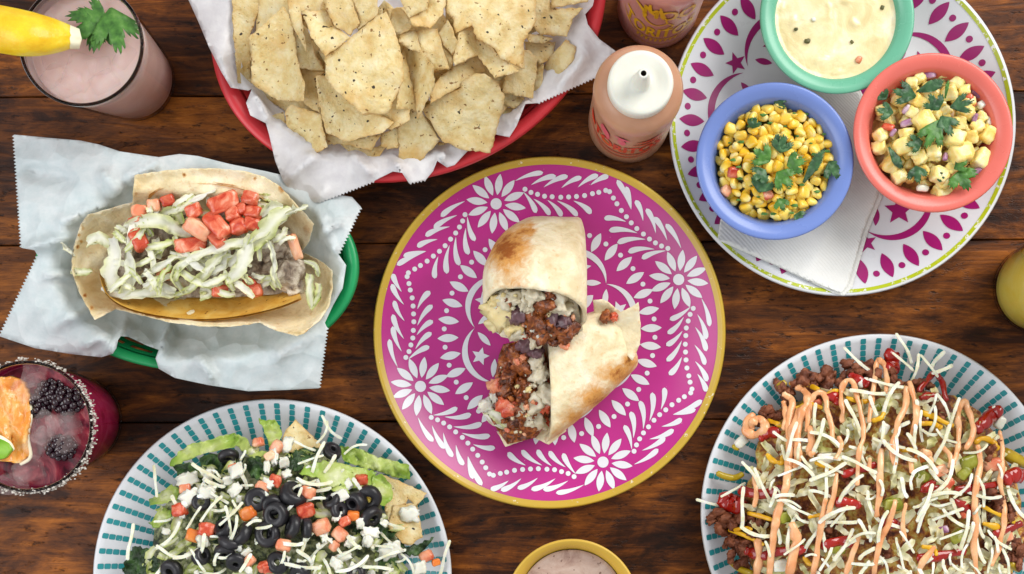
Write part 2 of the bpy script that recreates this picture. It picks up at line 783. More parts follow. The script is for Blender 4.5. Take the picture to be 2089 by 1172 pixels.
# the magenta plate in the middle
pink = Plate("dinner_plate", (1121, 679), 356, "magenta plate with white floral print and worn gold rim under the cut burrito", M['magenta'])
pr = Print(pink)
z1 = lambda p: (p[0] / 3.8685 - 171, p[1] / 3.8685 - 359)
for q in range(4):
    A = q * pi / 2
    f = z1((240, 370))
    c = rt(f, A)
    pr.dot(c[0], c[1], 11.5, 16)
    for k in range(12):
        t = radians(8 + 30 * k)
        d = (sin(t), -cos(t))
        pr.leaf(rt((f[0] + d[0] * 18, f[1] + d[1] * 18), A), rt((f[0] + d[0] * 61, f[1] + d[1] * 61), A), 7.6)
    for p in [(468, 255), (515, 280), (567, 295), (622, 310), (682, 314), (750, 318), (812, 316), (874, 312), (938, 305), (1000, 290), (1050, 280), (1105, 265),
              (1135, 275), (1165, 325), (1193, 370), (1228, 423), (1268, 472), (1306, 520), (1350, 565), (1402, 608), (1450, 648), (1497, 678), (1545, 703), (1595, 722)]:
        x, y = rt(z1(p), A)
        pr.dot(x, y, 5.1)
    for t, h, w, b in [((390, 190), (590, 130), 6.5, .05), ((515, 222), (690, 158), 7, .06), ((615, 240), (785, 160), 7, .06), ((755, 245), (895, 170), 6.5, .06),
                       ((885, 240), (1025, 155), 7, .06), ((985, 222), (1105, 160), 7, .05), ((1305, 415), (1205, 205), 7, -.04), ((1306, 415), (1270, 255), 6, -.04),
                       ((1400, 505), (1350, 365), 7, -.06), ((1500, 602), (1435, 430), 7, -.06), ((1590, 660), (1500, 495), 7, -.05), ((1700, 722), (1592, 550), 7, -.05),
                       ((455, 275), (545, 420), 7, .05), ((535, 330), (650, 440), 7, .06), ((645, 340), (745, 450), 7, .06), ((720, 345), (865, 450), 7, .06),
                       ((850, 345), (972, 430), 7.5, .06), ((1265, 510), (1115, 485), 7, -.06), ((1355, 600), (1155, 580), 7.5, -.07), ((1420, 650), (1220, 672), 7.5, -.07),
                       ((1490, 728), (1305, 745), 7.5, -.07), ((1580, 740), (1410, 792), 7, -.06)]:
        pr.drop(rt(z1(t), A), rt(z1(h), A), w, -b)
for k in range(36):
    a = radians(2.8 + 10 * k)
    u = (cos(a), -sin(a))
    pr.leaf((u[0] * 186, u[1] * 186), (u[0] * 229, u[1] * 229), 8.2)
    a += radians(4.9)
    pr.dot(215 * cos(a), -215 * sin(a), 5.1)
for k in range(8):
    a = radians(63.5 + 45 * k)
    pr.moon(a, radians(22.3), 153, 185, 172.5)
    pr.star(149 * cos(a), -149 * sin(a), 19, 9, a + 0.35)
    for s_ in (-1, 1):
        b = a + s_ * radians(13.5)
        d = b + s_ * 0.9
        x, y = 134 * cos(b), -134 * sin(b)
        pr.leaf((x - 19 * cos(d), y + 19 * sin(d)), (x + 19 * cos(d), y - 19 * sin(d)), 6)
    a += radians(22.5)
    pr.dot(60 * cos(a), -60 * sin(a), 9)
    pr.leaf((70 * cos(a), -70 * sin(a)), (118 * cos(a), -118 * sin(a)), 11)
pr.done("floral_print", M['white_print'])
g = G()
R = pink.R
g.lathe([(R + .0012, pink.h(R) - .0011), (R + .0013, pink.h(R) - .0009), (R + .0006, pink.h(R) + .0001), (R, pink.h(R) + .0005), (R * .985, pink.h(R * .985) + .0004), (R * .975, pink.h(R * .975) + .0004), (R * .966, pink.h(R * .966) + .0004)], 160, (pink.c.x, pink.c.y))
part(pink.root, "gold_rim", g, M['gold'])

# the white plate with the three bowls
white = Plate("serving_plate", (1719, 250), 351, "white plate with berry print and lime rim under the three sauce bowls", M['melamine'])
pr = Print(white)
for k in range(36):
    a = radians(8.4 + 10 * k)
    u = (cos(a), -sin(a))
    pr.leaf((u[0] * 275, u[1] * 275), (u[0] * 331, u[1] * 331), 12)
    a += radians(5)
    pr.dot(314 * cos(a), -314 * sin(a), 6.9)
for k in range(8):
    a = radians(80.9 + 45 * k)
    pr.moon(a, radians(20.5), 221, 270, 255)
    pr.star(212 * cos(a), -212 * sin(a), 31, 14, a)
    for s_ in (-1, 1):
        b = a + s_ * radians(13)
        d = b + s_ * 0.5
        x, y = 201 * cos(b), -201 * sin(b)
        pr.leaf((x - 18 * cos(d), y + 18 * sin(d)), (x + 18 * cos(d), y - 18 * sin(d)), 6.5)
    a += radians(22.5)
    pr.star(245 * cos(a), -245 * sin(a), 23, 10, a + 0.6)
    pr.leaf((60 * cos(a), -60 * sin(a)), (150 * cos(a), -150 * sin(a)), 20)
pr.done("berry_print", M['berry_print'])
pr = Print(white)
pr.ring(340, 347.5)
pr.done("lime_rim", M['lime'])

# the two plates with rows of teal squares
SALAD, NACHO = (555, 1181), (1796, 1048)


def square_plate(pc, label, a0):
    p = Plate("striped_plate", pc, 363, label, M['melamine'], "white plates with teal square print", 0.022)
    q = Print(p)
    n = 70
    for k in range(n):
        a = 2 * pi * k / n + a0
        u, v = (cos(a), -sin(a)), (sin(a), cos(a))
        for j in range(8):
            r = 351.5 - 12.9 * j
            w = 5.5
            pts = []
            for ex, ey in ((1, .72), (.72, 1), (-.72, 1), (-1, .72), (-1, -.72), (-.72, -1), (.72, -1), (1, -.72)):
                ex, ey = ex * (w + .35), ey * w
                pts.append(q.p.at(u[0] * (r + ex) + v[0] * ey, u[1] * (r + ex) + v[1] * ey))
            c = q.p.at(u[0] * r, u[1] * r)
            q.g.add([c] + pts, [(0, 1 + (i + 1) % 8, 1 + i) for i in range(8)])
    q.done("square_print", M['teal_print'])
    return p


p_salad = square_plate(SALAD, "white plate with teal squares around its rim under the olive salad", radians(1.2))
p_nacho = square_plate(NACHO, "white plate with teal squares around its rim under the sauce drizzled pile", radians(2.9))


# ---------------------------------------------------------------- bowls on the white plate
def bowl(pc, rpx, zr, m, label, base, inner=0.80):
    c = W(pc[0], pc[1], zr)
    R = rpx * S * (1 - zr)
    r = root("bowl", (c.x, c.y, base), label, "bowl", None)
    g = G()
    h = zr - base
    outer = [(0, base), (R * .5, base), (R * .53, base + .001), (R * .62, base + h * .25), (R * .76, base + h * .6), (R * .86, base + h * .84), (R * .955, base + h * .93), (R * .99, base + h * .965), (R, base + h * .985)]
    top = [(R * .992, zr), (R * .97, zr + .0006), (R * .90, zr - .0006), (R * (inner + .03), zr - .0022), (R * inner, zr - .0036), (R * (inner - .03), zr - .008), (R * .68, base + h * .5), (R * .55, base + h * .2), (R * .42, base + .0065), (0, base + .006)]
    g.lathe(outer + top, 96, (c.x, c.y))
    part(r, "dish", g, m)
    return c, R


B_BLUE = bowl((1581, 329), 161, 0.050, M['blue'], "periwinkle blue bowl heaped with corn salsa", 0.0095)
B_GREEN = bowl((1708, 34), 158, 0.049, M['green'], "mint green bowl full of creamy cheese dip", 0.0095)
B_CORAL = bowl((1904, 271), 163, 0.056, M['coral'], "coral red bowl heaped with pineapple salsa", 0.0150)

# ---------------------------------------------------------------- folded paper napkin between the plate and the bowls
n = NT("napkin_paper")
v = n.vec(rand=False)
wv = n.n('ShaderNodeTexWave', wave_type='BANDS', bands_direction='DIAGONAL')
wv.inputs['Scale'].default_value = 260
n.l(v, wv.inputs['Vector'])
M['napkin'] = n.finish(n.mix(n.fac(n.noise(v, 30, 3), .3, .7), (226, 228, 224), (240, 241, 237)), 0.85, 0.2, n.math('ADD', n.math('MULTIPLY', wv.outputs[0], .5), n.noise(v, 120, 3)), 0.45, 0.0006, transl=0.12)
nap = [(1464, 490), (1470, 448), (1500, 400), (1560, 300), (1592, 205), (1640, 180), (1755, 184), (1790, 250), (1800, 402), (1772, 470), (1738, 588), (1722, 604), (1700, 598), (1650, 574), (1580, 541), (1520, 515)]
nr = root("napkin", (W(1640, 400).x, W(1640, 400).y, 0.006), "folded white paper napkin lying on the berry print plate under the bowls", "napkin")


def nap_z(lift):
    def f(px, py):
        w = W(px, py, .02)
        r = hypot(w.x - white.c.x, w.y - white.c.y)
        z = white.h(min(r, white.R)) + 0.0012 + lift
        z += 0.0011 * nz(px * 0.016, py * 0.011) + 0.0012 * max(0, 1 - seg_d(px, py, (1560, 505), (1640, 430))[0] / 26) + 0.0016 * max(0, 1 - seg_d(px, py, (1655, 545), (1700, 440))[0] / 30)
        return z
    return f


g = G()
sheet(g, resample(nap, 9), nap_z(0.0004), 9, 0.0008)
part(nr, "lower_fold", g, M['napkin'])
nap2 = [(1464, 488), (1470, 448), (1500, 400), (1560, 300), (1592, 205), (1640, 180), (1750, 186), (1784, 250), (1791, 398), (1762, 468), (1729, 584), (1716, 598), (1650, 572), (1580, 539), (1520, 513)]
g = G()
sheet(g, resample(nap2, 9), nap_z(0.0026), 9, 0.0008, seed=4)
part(nr, "upper_fold", g, M['napkin'])


# ---------------------------------------------------------------- plastic baskets with slotted walls
def basket(name, pc, ax, by, rot, zr, m, label, lip):
    c = W(pc[0], pc[1], zr)
    a, b = ax * S * (1 - zr), by * S * (1 - zr)
    r = root(name, (c.x, c.y, 0), label, "basket")
    n_ = 108
    g = G()
    l = lip * S / a
    pr_ = [(1.0, zr - .007), (1.0, zr - .001), (.992, zr + .0006), (1 - l * .5, zr + .0004), (1 - l, zr - .003), (1 - l - .012, zr - .006)]
    inn = [(1 - l - .006, zr - .0085), (1 - l + .002, zr - .005), (1 - l * .5, zr - .0026), (.985, zr - .003), (.99, zr - .007)]
    g.lathe([(a * q, z) for q, z in reversed(pr_ + [(pr_[-1][0], pr_[-1][1])] + inn[0:] + [(1.0, zr - .007)])], n_, (c.x, c.y), 1, b / a, rot)
    part(r, "rim", g, m)
    g = G()
    lv = [(1 - l - .006, zr - .007), (1 - l - .03, zr - .0105), (1 - l - .05, zr - .0145), (1 - l - .07, zr - .0185), (1 - l - .09, zr - .0225), (1 - l - .12, zr - .028), (1 - l - .15, zr - .034), (1 - l - .18, .004), (1 - l - .24, .002), (.4, .002), (0, .002)]
    half = len(lv)
    lv2 = [(q - .008, z + .0012) for q, z in lv]
    lv2[-1] = (0, .0032)

    def hole(k, i):
        j = k if k < half else 2 * half - 2 - k
        if j in (1, 3, 5):
            return (i + (2 if j == 3 else 0)) % 4 in (0, 1, 2)
        return False
    g.lathe([(a * q, z) for q, z in lv2], n_, (c.x, c.y), 1, b / a, rot, lambda k, i: hole(k, i))
    g2 = G()
    g.lathe(list(reversed([(a * q, z) for q, z in lv])), n_, (c.x, c.y), 1, b / a, rot, lambda k, i: hole(half - 2 - k, i))
    part(r, "slotted_wall", g, m)
    return c, a, b


RED_ROT = radians(22.7)
RB = basket("food_basket", (833, 22), 415, 336, RED_ROT, .050, M['red'], "red plastic basket lined with paper and full of tortilla chips", 30)
GB = basket("food_basket", (400, 545), 330, 213, 0.0, .046, M['basketgreen'], "green plastic basket lined with paper under the taco", 27)

# ---------------------------------------------------------------- waxed paper liners
n = NT("waxed_paper")
v = n.vec(rand=False)
fib = n.noise(v, 260, 5, .7)
blot = n.noise(v, 28, 5, .6, .6)
def paper(name, c0, c1, clear):
    n = NT(name)
    v = n.vec(rand=False)
    rd = n.n('ShaderNodeTexNoise', noise_type='RIDGED_MULTIFRACTAL')
    rd.inputs['Scale'].default_value = 38
    rd.inputs['Detail'].default_value = 3
    rd.inputs['Distortion'].default_value = .5
    n.l(v, rd.inputs['Vector'])
    vo = n.n('ShaderNodeTexVoronoi')
    vo.inputs['Scale'].default_value = 55
    n.l(v, vo.inputs['Vector'])
    blot = n.noise(v, 40, 5, .6, .6)
    fib = n.noise(v, 300, 5, .7)
    c = n.mix(n.fac(n.math('ADD', blot, n.math('MULTIPLY', n.math('SUBTRACT', fib, .5), .5)), .3, .7), c0, c1)
    # greasy spots let more through
    grease = n.fac(n.noise(v, 22, 3), .62, .72)
    cl = n.math('ADD', n.math('MULTIPLY', grease, .10), clear)
    b = n.math('ADD', n.math('MULTIPLY', rd.outputs[0], 1.0), n.math('ADD', n.math('MULTIPLY', vo.outputs['Distance'], 2.2), n.math('MULTIPLY', fib, .12)))
    return n.finish(c, .4, .45, b, .55, .0032, transl=.28, clear=cl)


M['paper'] = paper("waxed_paper", (234, 233, 236), (249, 249, 249), .07)
M['paper2'] = paper("waxed_paper_cool", (222, 234, 236), (243, 248, 249), .09)


def ell(px, py, pc, a, b, rot):
    dx, dy = px - pc[0], -(py - pc[1])
    u, v_ = dx * cos(rot) + dy * sin(rot), -dx * sin(rot) + dy * cos(rot)
    return hypot(u / a, v_ / b)


def creases(lst):
    def f(px, py):
        z = 0
        for a, b, w, h in lst:
            d, t = seg_d(px, py, a, b)
            if d < w:
                q = 1 - d / w
                z += 1.3 * h * q ** 1.3 * min(1, 5 * min(t, 1 - t) + .25)
        return z
    return f


tc = lambda l: T(l, 0, 260, 2.131)
o = tc([(62, 32), (200, 45), (350, 58), (430, 75), (520, 105), (690, 130), (780, 116), (860, 125), (1000, 160), (1150, 190), (1260, 215), (1340, 250), (1480, 295), (1530, 303), (1568, 345)])
o += zigzag(*tc([(1568, 345), (1470, 550)]), 7, -5) + tc([(1470, 550), (1505, 600), (1490, 700), (1450, 770), (1412, 850)])
o += zigzag(*tc([(1420, 868), (1385, 1135)]), 7, -5)
o += tc([(1385, 1135), (1250, 1142), (1080, 1148), (900, 1120), (760, 1090), (690, 1050), (676, 1005), (690, 968), (640, 950), (560, 912), (525, 908), (512, 925), (506, 960), (490, 985), (440, 1000), (300, 985), (150, 960), (0, 910)])
o += zigzag(*tc([(0, 910), (165, 560)]), 7, -5) + tc([(165, 560), (150, 535)])
o += zigzag(*tc([(95, 525), (62, 32)]), 7, -5)
fold = creases([(*tc([(100, 530), (330, 470)]), 26, .010), (*tc([(520, 300), (440, 180)]), 22, .008), (*tc([(240, 420), (480, 330)]), 20, .009), (*tc([(180, 640), (330, 640)]), 16, .007),
                (*tc([(740, 860), (690, 1000)]), 16, .010), (*tc([(860, 1000), (930, 1100)]), 18, .010), (*tc([(470, 990), (560, 850)]), 16, .009), (*tc([(200, 880), (420, 760)]), 24, .007),
                (*tc([(1390, 380), (1460, 560)]), 14, .008), (*tc([(1180, 1010), (1350, 900)]), 22, .006), (*tc([(100, 190), (330, 230)]), 24, -.007), (*tc([(540, 230), (700, 150)]), 18, .007),
                (*tc([(1500, 400), (1380, 470)]), 12, .007), (*tc([(350, 950), (480, 900)]), 16, .006)])


def paper_z(px, py):
    e = ell(px, py, (400, 545), 330, 213, 0)
    if e < .9:
        z = .010 + .041 * (e / .9) ** 2.2
    else:
        z = .051 - .05 * max(0, e - .97) ** 1.3
    z = max(z, .012 + .006 * nz(px * .01, py * .01, 4))
    return z + fold(px, py) + .0022 * nz(px * .014, py * .017, 2) + .0010 * nz(px * .045, py * .04, 7) + .0016 * abs(nz(px * .024 + 4, py * .02, 3.3))


g = G()
sheet(g, resample(o, 12), paper_z, 9, 0.0004)
single("paper_liner", g, M['paper2'], "crinkled waxed paper sheet with pinked edges lining the green basket under the taco", "paper")

cc = lambda l: T(l, 380, 0, 2.374)
o = cc([(0, -60), (10, 0), (60, 110), (110, 230), (170, 350), (215, 425), (300, 440), (318, 430), (290, 500), (310, 560), (385, 598), (400, 650), (430, 780), (470, 880), (520, 950), (562, 985)])
o += zigzag(*cc([(640, 982), (912, 876)]), 7, 4) + cc([(912, 876), (1000, 832), (1045, 838)]) + zigzag(*cc([(1078, 888), (1162, 870)]), 7, 4)
o += cc([(1162, 870), (1195, 830), (1215, 780)]) + cc([(1262, 812), (1300, 800), (1360, 735), (1420, 690), (1500, 652), (1565, 666), (1600, 610), (1642, 505)])
o += zigzag(*cc([(1700, 500), (1985, 372)]), 7, 4) + cc([(2012, 310), (2082, 250), (2000, 190), (1945, 120), (1932, 70), (1968, 30), (1990, -60), (1900, -160), (1000, -200), (100, -160)])
fold2 = creases([(*cc([(330, 450), (400, 600)]), 16, .010), (*cc([(210, 420), (150, 250)]), 20, .008), (*cc([(480, 880), (640, 740)]), 26, .008), (*cc([(900, 860), (800, 740)]), 22, .009),
                 (*cc([(1060, 860), (1000, 760)]), 14, .010), (*cc([(1200, 830), (1250, 740)]), 10, .009), (*cc([(1600, 600), (1660, 480)]), 14, .010), (*cc([(1800, 430), (1950, 250)]), 26, .008),
                 (*cc([(700, 900), (620, 980)]), 20, .005), (*cc([(1900, 100), (2000, 220)]), 20, -.006)])


def paper2_z(px, py):
    e = ell(px, py, (833, 22), 415, 336, RED_ROT)
    z = .008 + .047 * (min(e, .92) / .92) ** 2.4
    if e > .97:
        z -= .045 * (e - .97) ** 1.2
    z = (max(z, .034) if e > .9 else z) + fold2(px, py) + .0022 * nz(px * .013, py * .016, 12) + .0009 * nz(px * .045, py * .04, 17)
    return max(z, .0525) if .86 < e < 1.04 else z


g = G()
sheet(g, resample(o, 12), paper2_z, 9.5, 0.0004)
single("paper_liner", g, M['paper'], "waxed paper sheet with pinked edges lining the red chip basket", "paper")

# ---------------------------------------------------------------- glasses
def glassm(name, tint, edge):
    n = NT(name)
    lw = n.n('ShaderNodeLayerWeight')
    lw.inputs[0].default_value = 0.45
    tr = n.n('ShaderNodeBsdfTransparent')
    n.l(n.mix(n.fac(lw.outputs['Facing'], 0.6, 1.0), tint, edge), tr.inputs[0])
    gl = n.n('ShaderNodeBsdfGlossy')
    gl.inputs['Roughness'].default_value = 0.04
    fr = n.n('ShaderNodeFresnel')
    fr.inputs[0].default_value = 1.2
    mx = n.n('ShaderNodeMixShader')
    n.l(fr.outputs[0], mx.inputs[0])
    n.l(tr.outputs[0], mx.inputs[1])
    n.l(gl.outputs[0], mx.inputs[2])
    n.l(mx.outputs[0], n.out.inputs[0])
    return n.m


M['glass'] = glassm("clear_glass", (254, 254, 254), (236, 234, 232))
M['ice'] = food("ice", [(.3, (200, 150, 150)), (.7, (248, 236, 232))], 90, rough=.05, bump=.25, bscale=120, bdist=.003, vary=0, clear=.87)
M['rimglass'] = glassm("thick_glass_rim", (150, 142, 138), (78, 72, 68))


def liquid(name, stops, scale, rough=0.15, sss=0.6, rad=0.025, dist=1.5, tl=.4):
    n = NT(name)
    v = n.vec()
    c = n.ramp(n.noise(v, scale, 5, .6, dist), stops)
    return n.finish(c, rough, 0.3, n.noise(v, 60, 2), 0.12, 0.001, sss=sss, srad=(rad, rad, rad), transl=tl)


M['pinkade'] = liquid("pink_drink", [(.3, (238, 204, 194)), (.55, (247, 218, 210)), (.75, (250, 230, 224))], 26)
M['berryade'] = liquid("berry_drink", [(.3, (70, 12, 30)), (.46, (130, 30, 54)), (.6, (176, 64, 78)), (.78, (214, 132, 126))], 34, dist=3)
M['berryside'] = liquid("berry_drink_depth", [(.3, (150, 22, 66)), (.5, (196, 44, 96)), (.75, (214, 78, 122))], 22, dist=2)
M['yellowade'] = liquid("lemon_drink", [(.3, (252, 226, 96)), (.55, (255, 236, 124)), (.75, (255, 244, 168))], 22, tl=.2)


def tumbler(name, base_px, r0, r1, h, fill, m_side, m_top, label, lbl_l):
    c = W(base_px[0], base_px[1], 0)
    r = root(name, (c.x, c.y, 0), label, "glass")
    xy = (c.x, c.y)
    rr = lambda z, o=0.0: r0 + (r1 - r0) * (z / h) ** 0.85 - o
    g = G()
    zs = [.0, .002, .006, .014] + [.014 + (h - .014) * i / 14 for i in range(1, 15)]
    out = [(0, 0), (r0 * .8, 0.0008)] + [(rr(z) - (.0015 if z < .001 else 0), z + .0002) for z in zs[:-1]] + [(rr(h), h - .0012)]
    inn = [(rr(h) - .0003, h), (rr(h, .0012), h + .0003), (rr(h, .0022), h - .0008)] + [(rr(z, .0024), z) for z in reversed(zs[3:-1])] + [(r0 * .9, .0024), (0, .0022)]
    g.lathe(out + inn, 72, xy)
    part(r, "body", g, M['glass'])
    g = G()
    g.tube([(c.x + rr(h, .0011) * cos(2 * pi * i / 72), c.y + rr(h, .0011) * sin(2 * pi * i / 72), h) for i in range(73)], .0013, 8)
    part(r, "rim", g, M['rimglass'])
    g = G()
    lz = [.004] + [.007 + (fill - .007) * i / 10 for i in range(11)]
    g.lathe([(0, .0032), (r0 * .88, .0034)] + [(rr(z, .0016), z) for z in lz[1:]] + [(rr(fill, .0026), fill)], 72, xy)
    l = part(r, "drink", g, m_side)
    g = G()
    V, F = [(c.x, c.y, fill + .0005)], []
    nr_, na = 12, 72
    for i in range(1, nr_ + 1):
        q = rr(fill, .0022) * i / nr_
        for k in range(na):
            a = 2 * pi * k / na
            V.append((c.x + q * cos(a), c.y + q * sin(a), fill + .0005 + .0016 * nz(q * cos(a) * 70, q * sin(a) * 70, r0 * 999) * (i < nr_)))
    for k in range(na):
        F.append((0, 1 + k, 1 + (k + 1) % na))
        for i in range(nr_ - 1):
            a, b = 1 + i * na, 1 + (i + 1) * na
            F.append((a + k, b + k, b + (k + 1) % na, a + (k + 1) % na))
    g.add(V, F)
    part(r, "drink_surface", g, m_top)
    return r, c, rr


PINK = tumbler("drinking_glass", (277, 166), .0290, .0402, .115, .101, M['pinkade'], M['pinkade'], "tall glass of milky pink drink with a lemon wedge and cilantro", "")
BERRY = tumbler("drinking_glass", (163, 858), .0312, .0432, .100, .086, M['berryside'], M['berryade'], "salt rimmed glass of dark berry drink with blackberries and ice", "")
YEL = tumbler("drinking_glass", (2113, 590), .0318, .0405, .118, .105, M['yellowade'], M['yellowade'], "glass of pale yellow drink standing past the white plate's edge", "")

# ice in the pink drink: slivers breaking the surface
rnd = random.Random(3)
for i, (px, py, a, s) in enumerate([(120, 118, .3, .010), (165, 150, 1.2, .013), (216, 168, .5, .009), (112, 158, .9, .008), (258, 118, 1.0, .008), (205, 135, .2, .008), (146, 176, .4, .009)]):
    g = dice(s, s * .75, .006, 6, 4, .12, i + 2)
    me = mesh("ice_cube", g, M['ice'])
    w = W(px, py, .099)
    put("ice_cube", me, w - Vector(PINK[0].location), (rnd.uniform(-.25, .25), rnd.uniform(-.25, .25), a), parent=PINK[0])

# lemon wedge over the rim
n = NT("lemon_peel")
v = n.vec(rand=False)
M['lemon'] = n.finish(n.ramp(n.noise(v, 60, 4), [(.3, (234, 184, 10)), (.55, (247, 210, 40)), (.75, (252, 228, 100))]), .38, .5, n.noise(v, 420, 2), .5, .0008, sss=.4, srad=(.006, .005, .002))
M['pith'] = food("lemon_pith", [(.3, (240, 232, 190)), (.7, (252, 248, 224))], 80, rough=.6)
M['pulp'] = food("lemon_pulp", [(.3, (230, 200, 90)), (.7, (244, 226, 140))], 200, rough=.25, sss=.3)
lw_ = root("lemon_wedge", W(50, 66, .118), "yellow lemon wedge perched on the rim of the pink drink", "lemon wedge")
rows = 26
g, g2 = G(), G()
V, F, V2, F2 = [], [], [], []
a0, b0 = (-60, 46), (143, 76)
for i in range(rows + 1):
    t = i / rows
    cx, cy = a0[0] + (b0[0] - a0[0]) * t, a0[1] + (b0[1] - a0[1]) * t + 6 * sin(pi * t)
    hw = 49 * (1 - .50 * max(0, (t - .35) / .65) ** 2.2)
    zc = .118 + .012 * sin(pi * t)
    for k in range(15):
        u = -1 + 2 * k / 14
        z = zc + .017 * (1 - u * u) ** .5 * (1 - .5 * t ** 3)
        V.append(W(cx + (3 * nz(t * 9, u * 3)), cy + u * hw, z))
    V2 += [W(cx, cy - hw, zc), W(cx, cy, zc - .014), W(cx, cy + hw, zc)]
for i in range(rows):
    for k in range(14):
        q = i * 15 + k
        F.append((q, q + 15, q + 16, q + 1)[::-1])
    for k in (0, 1):
        q = i * 3 + k
        F2.append((q, q + 3, q + 4, q + 1))
g.add(V, F)
part(lw_, "peel", g, M['lemon'])
g2.add(V2, F2)
part(lw_, "pulp", g2, M['pulp'])
g = G()
e = V[-15:]
mid = sum(e, Vector()) / 15 + Vector((.0055, 0, -.006))
tip = [p + Vector((.0042, -.0006, -.0016)) + (mid - p) * .16 for p in e]
g.add(list(e) + tip + [mid], [(k, k + 1, 15 + k + 1, 15 + k)[::-1] for k in range(14)] + [(15 + k, 16 + k, 30)[::-1] for k in range(14)])
part(lw_, "pith", g, M['pith'])

# ---------------------------------------------------------------- leaf of cilantro
n = NT("cilantro_leaf")
v = n.vec()
c = n.ramp(n.noise(v, 150, 4), [(.3, (52, 98, 38)), (.55, (88, 142, 58)), (.75, (124, 172, 86))])
M['cilantro'] = n.finish(c, .42, .5, n.noise(v, 420, 3), .5, .0007, transl=.22)
n = NT("dark_cilantro_leaf")
v = n.vec()
c = n.ramp(n.noise(v, 150, 4), [(.3, (34, 66, 40)), (.55, (62, 106, 62)), (.75, (104, 146, 96))])
M['cilantro2'] = n.finish(c, .42, .5, n.noise(v, 420, 3), .5, .0007, transl=.15)


def leaf_outline(L, seed=0, lobes=3, spread=2.3):
    """fan of toothed lobes grown from (0, 0) upwards (-y)"""
    rnd = random.Random(seed)
    pts = [(0.03 * L, 0.02 * L)]
    N = 46
    for i in range(N + 1):
        t = i / N
        a = -spread / 2 + spread * t
        lob = abs(cos(pi * lobes * (t - 0.5) + (0 if lobes % 2 else pi / 2)))
        r = L * (0.50 + 0.42 * lob ** .7) * (1 - .18 * abs(2 * t - 1))
        r *= 1 + 0.10 * sin(i * 2.09 + seed) + rnd.uniform(-.03, .03)
        pts.append((-r * sin(a) * 1.0, -r * cos(a)))
    pts.append((-0.03 * L, 0.02 * L))
    return pts


def herb(name, px, py, z, L, ang, seed, label, group, m, bend=.25, lobes=3, stem=0.0, tilt=0.0, spread=2.3):
    """leaf of L pixels whose stalk end is at (px, py), pointing at ang (0 = up in the photo, clockwise)"""
    g = G()
    o_ = leaf_outline(L, seed, lobes, spread)
    ca, sa = cos(ang), sin(ang)

    def pl(x, y, zz):
        return W(px + x * ca - y * sa, py + x * sa + y * ca, zz)

    def zf(x, y):
        q = hypot(x, y) / L
        return z + bend * L * S * (sin(q * 2.2) * .6 - .35 * (x / L) ** 2 * 2) + .0014 * nz(x * .11 + seed, y * .11) + .001 * nz(x * .3, y * .3 + seed) + tilt * -y * S
    sheet(g, o_, zf, max(3.2, L / 9), .00035, pl, seed=seed)
    if stem:
        g.tube([pl(0, 0, z), pl(L * .06, stem * .5, z - .001), pl(0, stem, z - .004)], .0007, 6)
    return single(name, g, m, label, "herb leaf", group)


herb("cilantro_sprig", 214, 30, .1075, 92, radians(-128), 4, "bright green cilantro sprig leaf next to the lemon wedge on the pink drink", "cilantro on the pink drink", M['cilantro'], .2, 3, 0, .08, 1.9)
herb("cilantro_sprig", 226, 18, .109, 98, radians(168), 9, "bright green cilantro sprig leaf hanging over the middle of the pink drink", "cilantro on the pink drink", M['cilantro'], .24, 3, 0, .02, 1.9)
herb("cilantro_sprig", 196, 34, .106, 74, radians(-172), 13, "small cilantro leaf tucked under the sprig on the pink drink", "cilantro on the pink drink", M['cilantro'], .2, 3, 0, 0, 2.0)
herb("cilantro_sprig", 216, 42, .1085, 66, radians(-70), 21, "dark topmost cilantro leaf turned towards the lemon wedge", "cilantro on the pink drink", M['cilantro'], .2, 3, 30, 0, 2.0)

# ---------------------------------------------------------------- the berry drink's salt, ice, fruit
r_, c_, rr_ = BERRY
M['salt'] = food("salt_crust", [(.3, (168, 160, 150)), (.7, (222, 216, 206))], 600, rough=.6, bump=.5, bscale=900)
g = G()
rnd = random.Random(11)
for i in range(1100):
    a = rnd.uniform(0, 2 * pi)
    if nz(cos(a) * 3, sin(a) * 3, 1.7) < -.28 and rnd.random() < .8:
        continue
    q = rr_(.1) + rnd.gauss(.0003, .0010)
    s_ = rnd.uniform(.00025, .0008)
    z = .1 + rnd.uniform(-.004, .0012)
    d = dice(s_, s_ * rnd.uniform(.6, 1), s_, 6, 1, .3, i)
    g.add([(c_.x + q * cos(a) + v_[0], c_.y + q * sin(a) + v_[1], z + v_[2]) for v_ in d.v], d.f)
part(r_, "salt_rim", g, M['salt'], False, "stuff")
for i, (px, py, s, a) in enumerate([(64, 792, .011, .4), (92, 872, .011, 1.0), (132, 868, .0105, .2), (80, 905, .010, .8), (60, 960, .010, 0.4), (70, 765, .008, 1.2), (140, 905, .008, .6), (30, 985, .009, .2)]):
    g = dice(s, s * .8, .007, 5, 5, .2, i + 20)
    w = W(px, py, .087 + .001 * (i % 3))
    put("ice_cube", mesh("ice_cube", g, M['ice']), w - Vector(r_.location), (.2 * sin(i), .25 * cos(i * 2), a), parent=r_)

n = NT("blackberry_skin")
M['black'] = n.finish(n.ramp(n.noise(n.vec(), 160, 3), [(.3, (14, 5, 12)), (.7, (48, 12, 30))]), .16, .6, coat=.3)


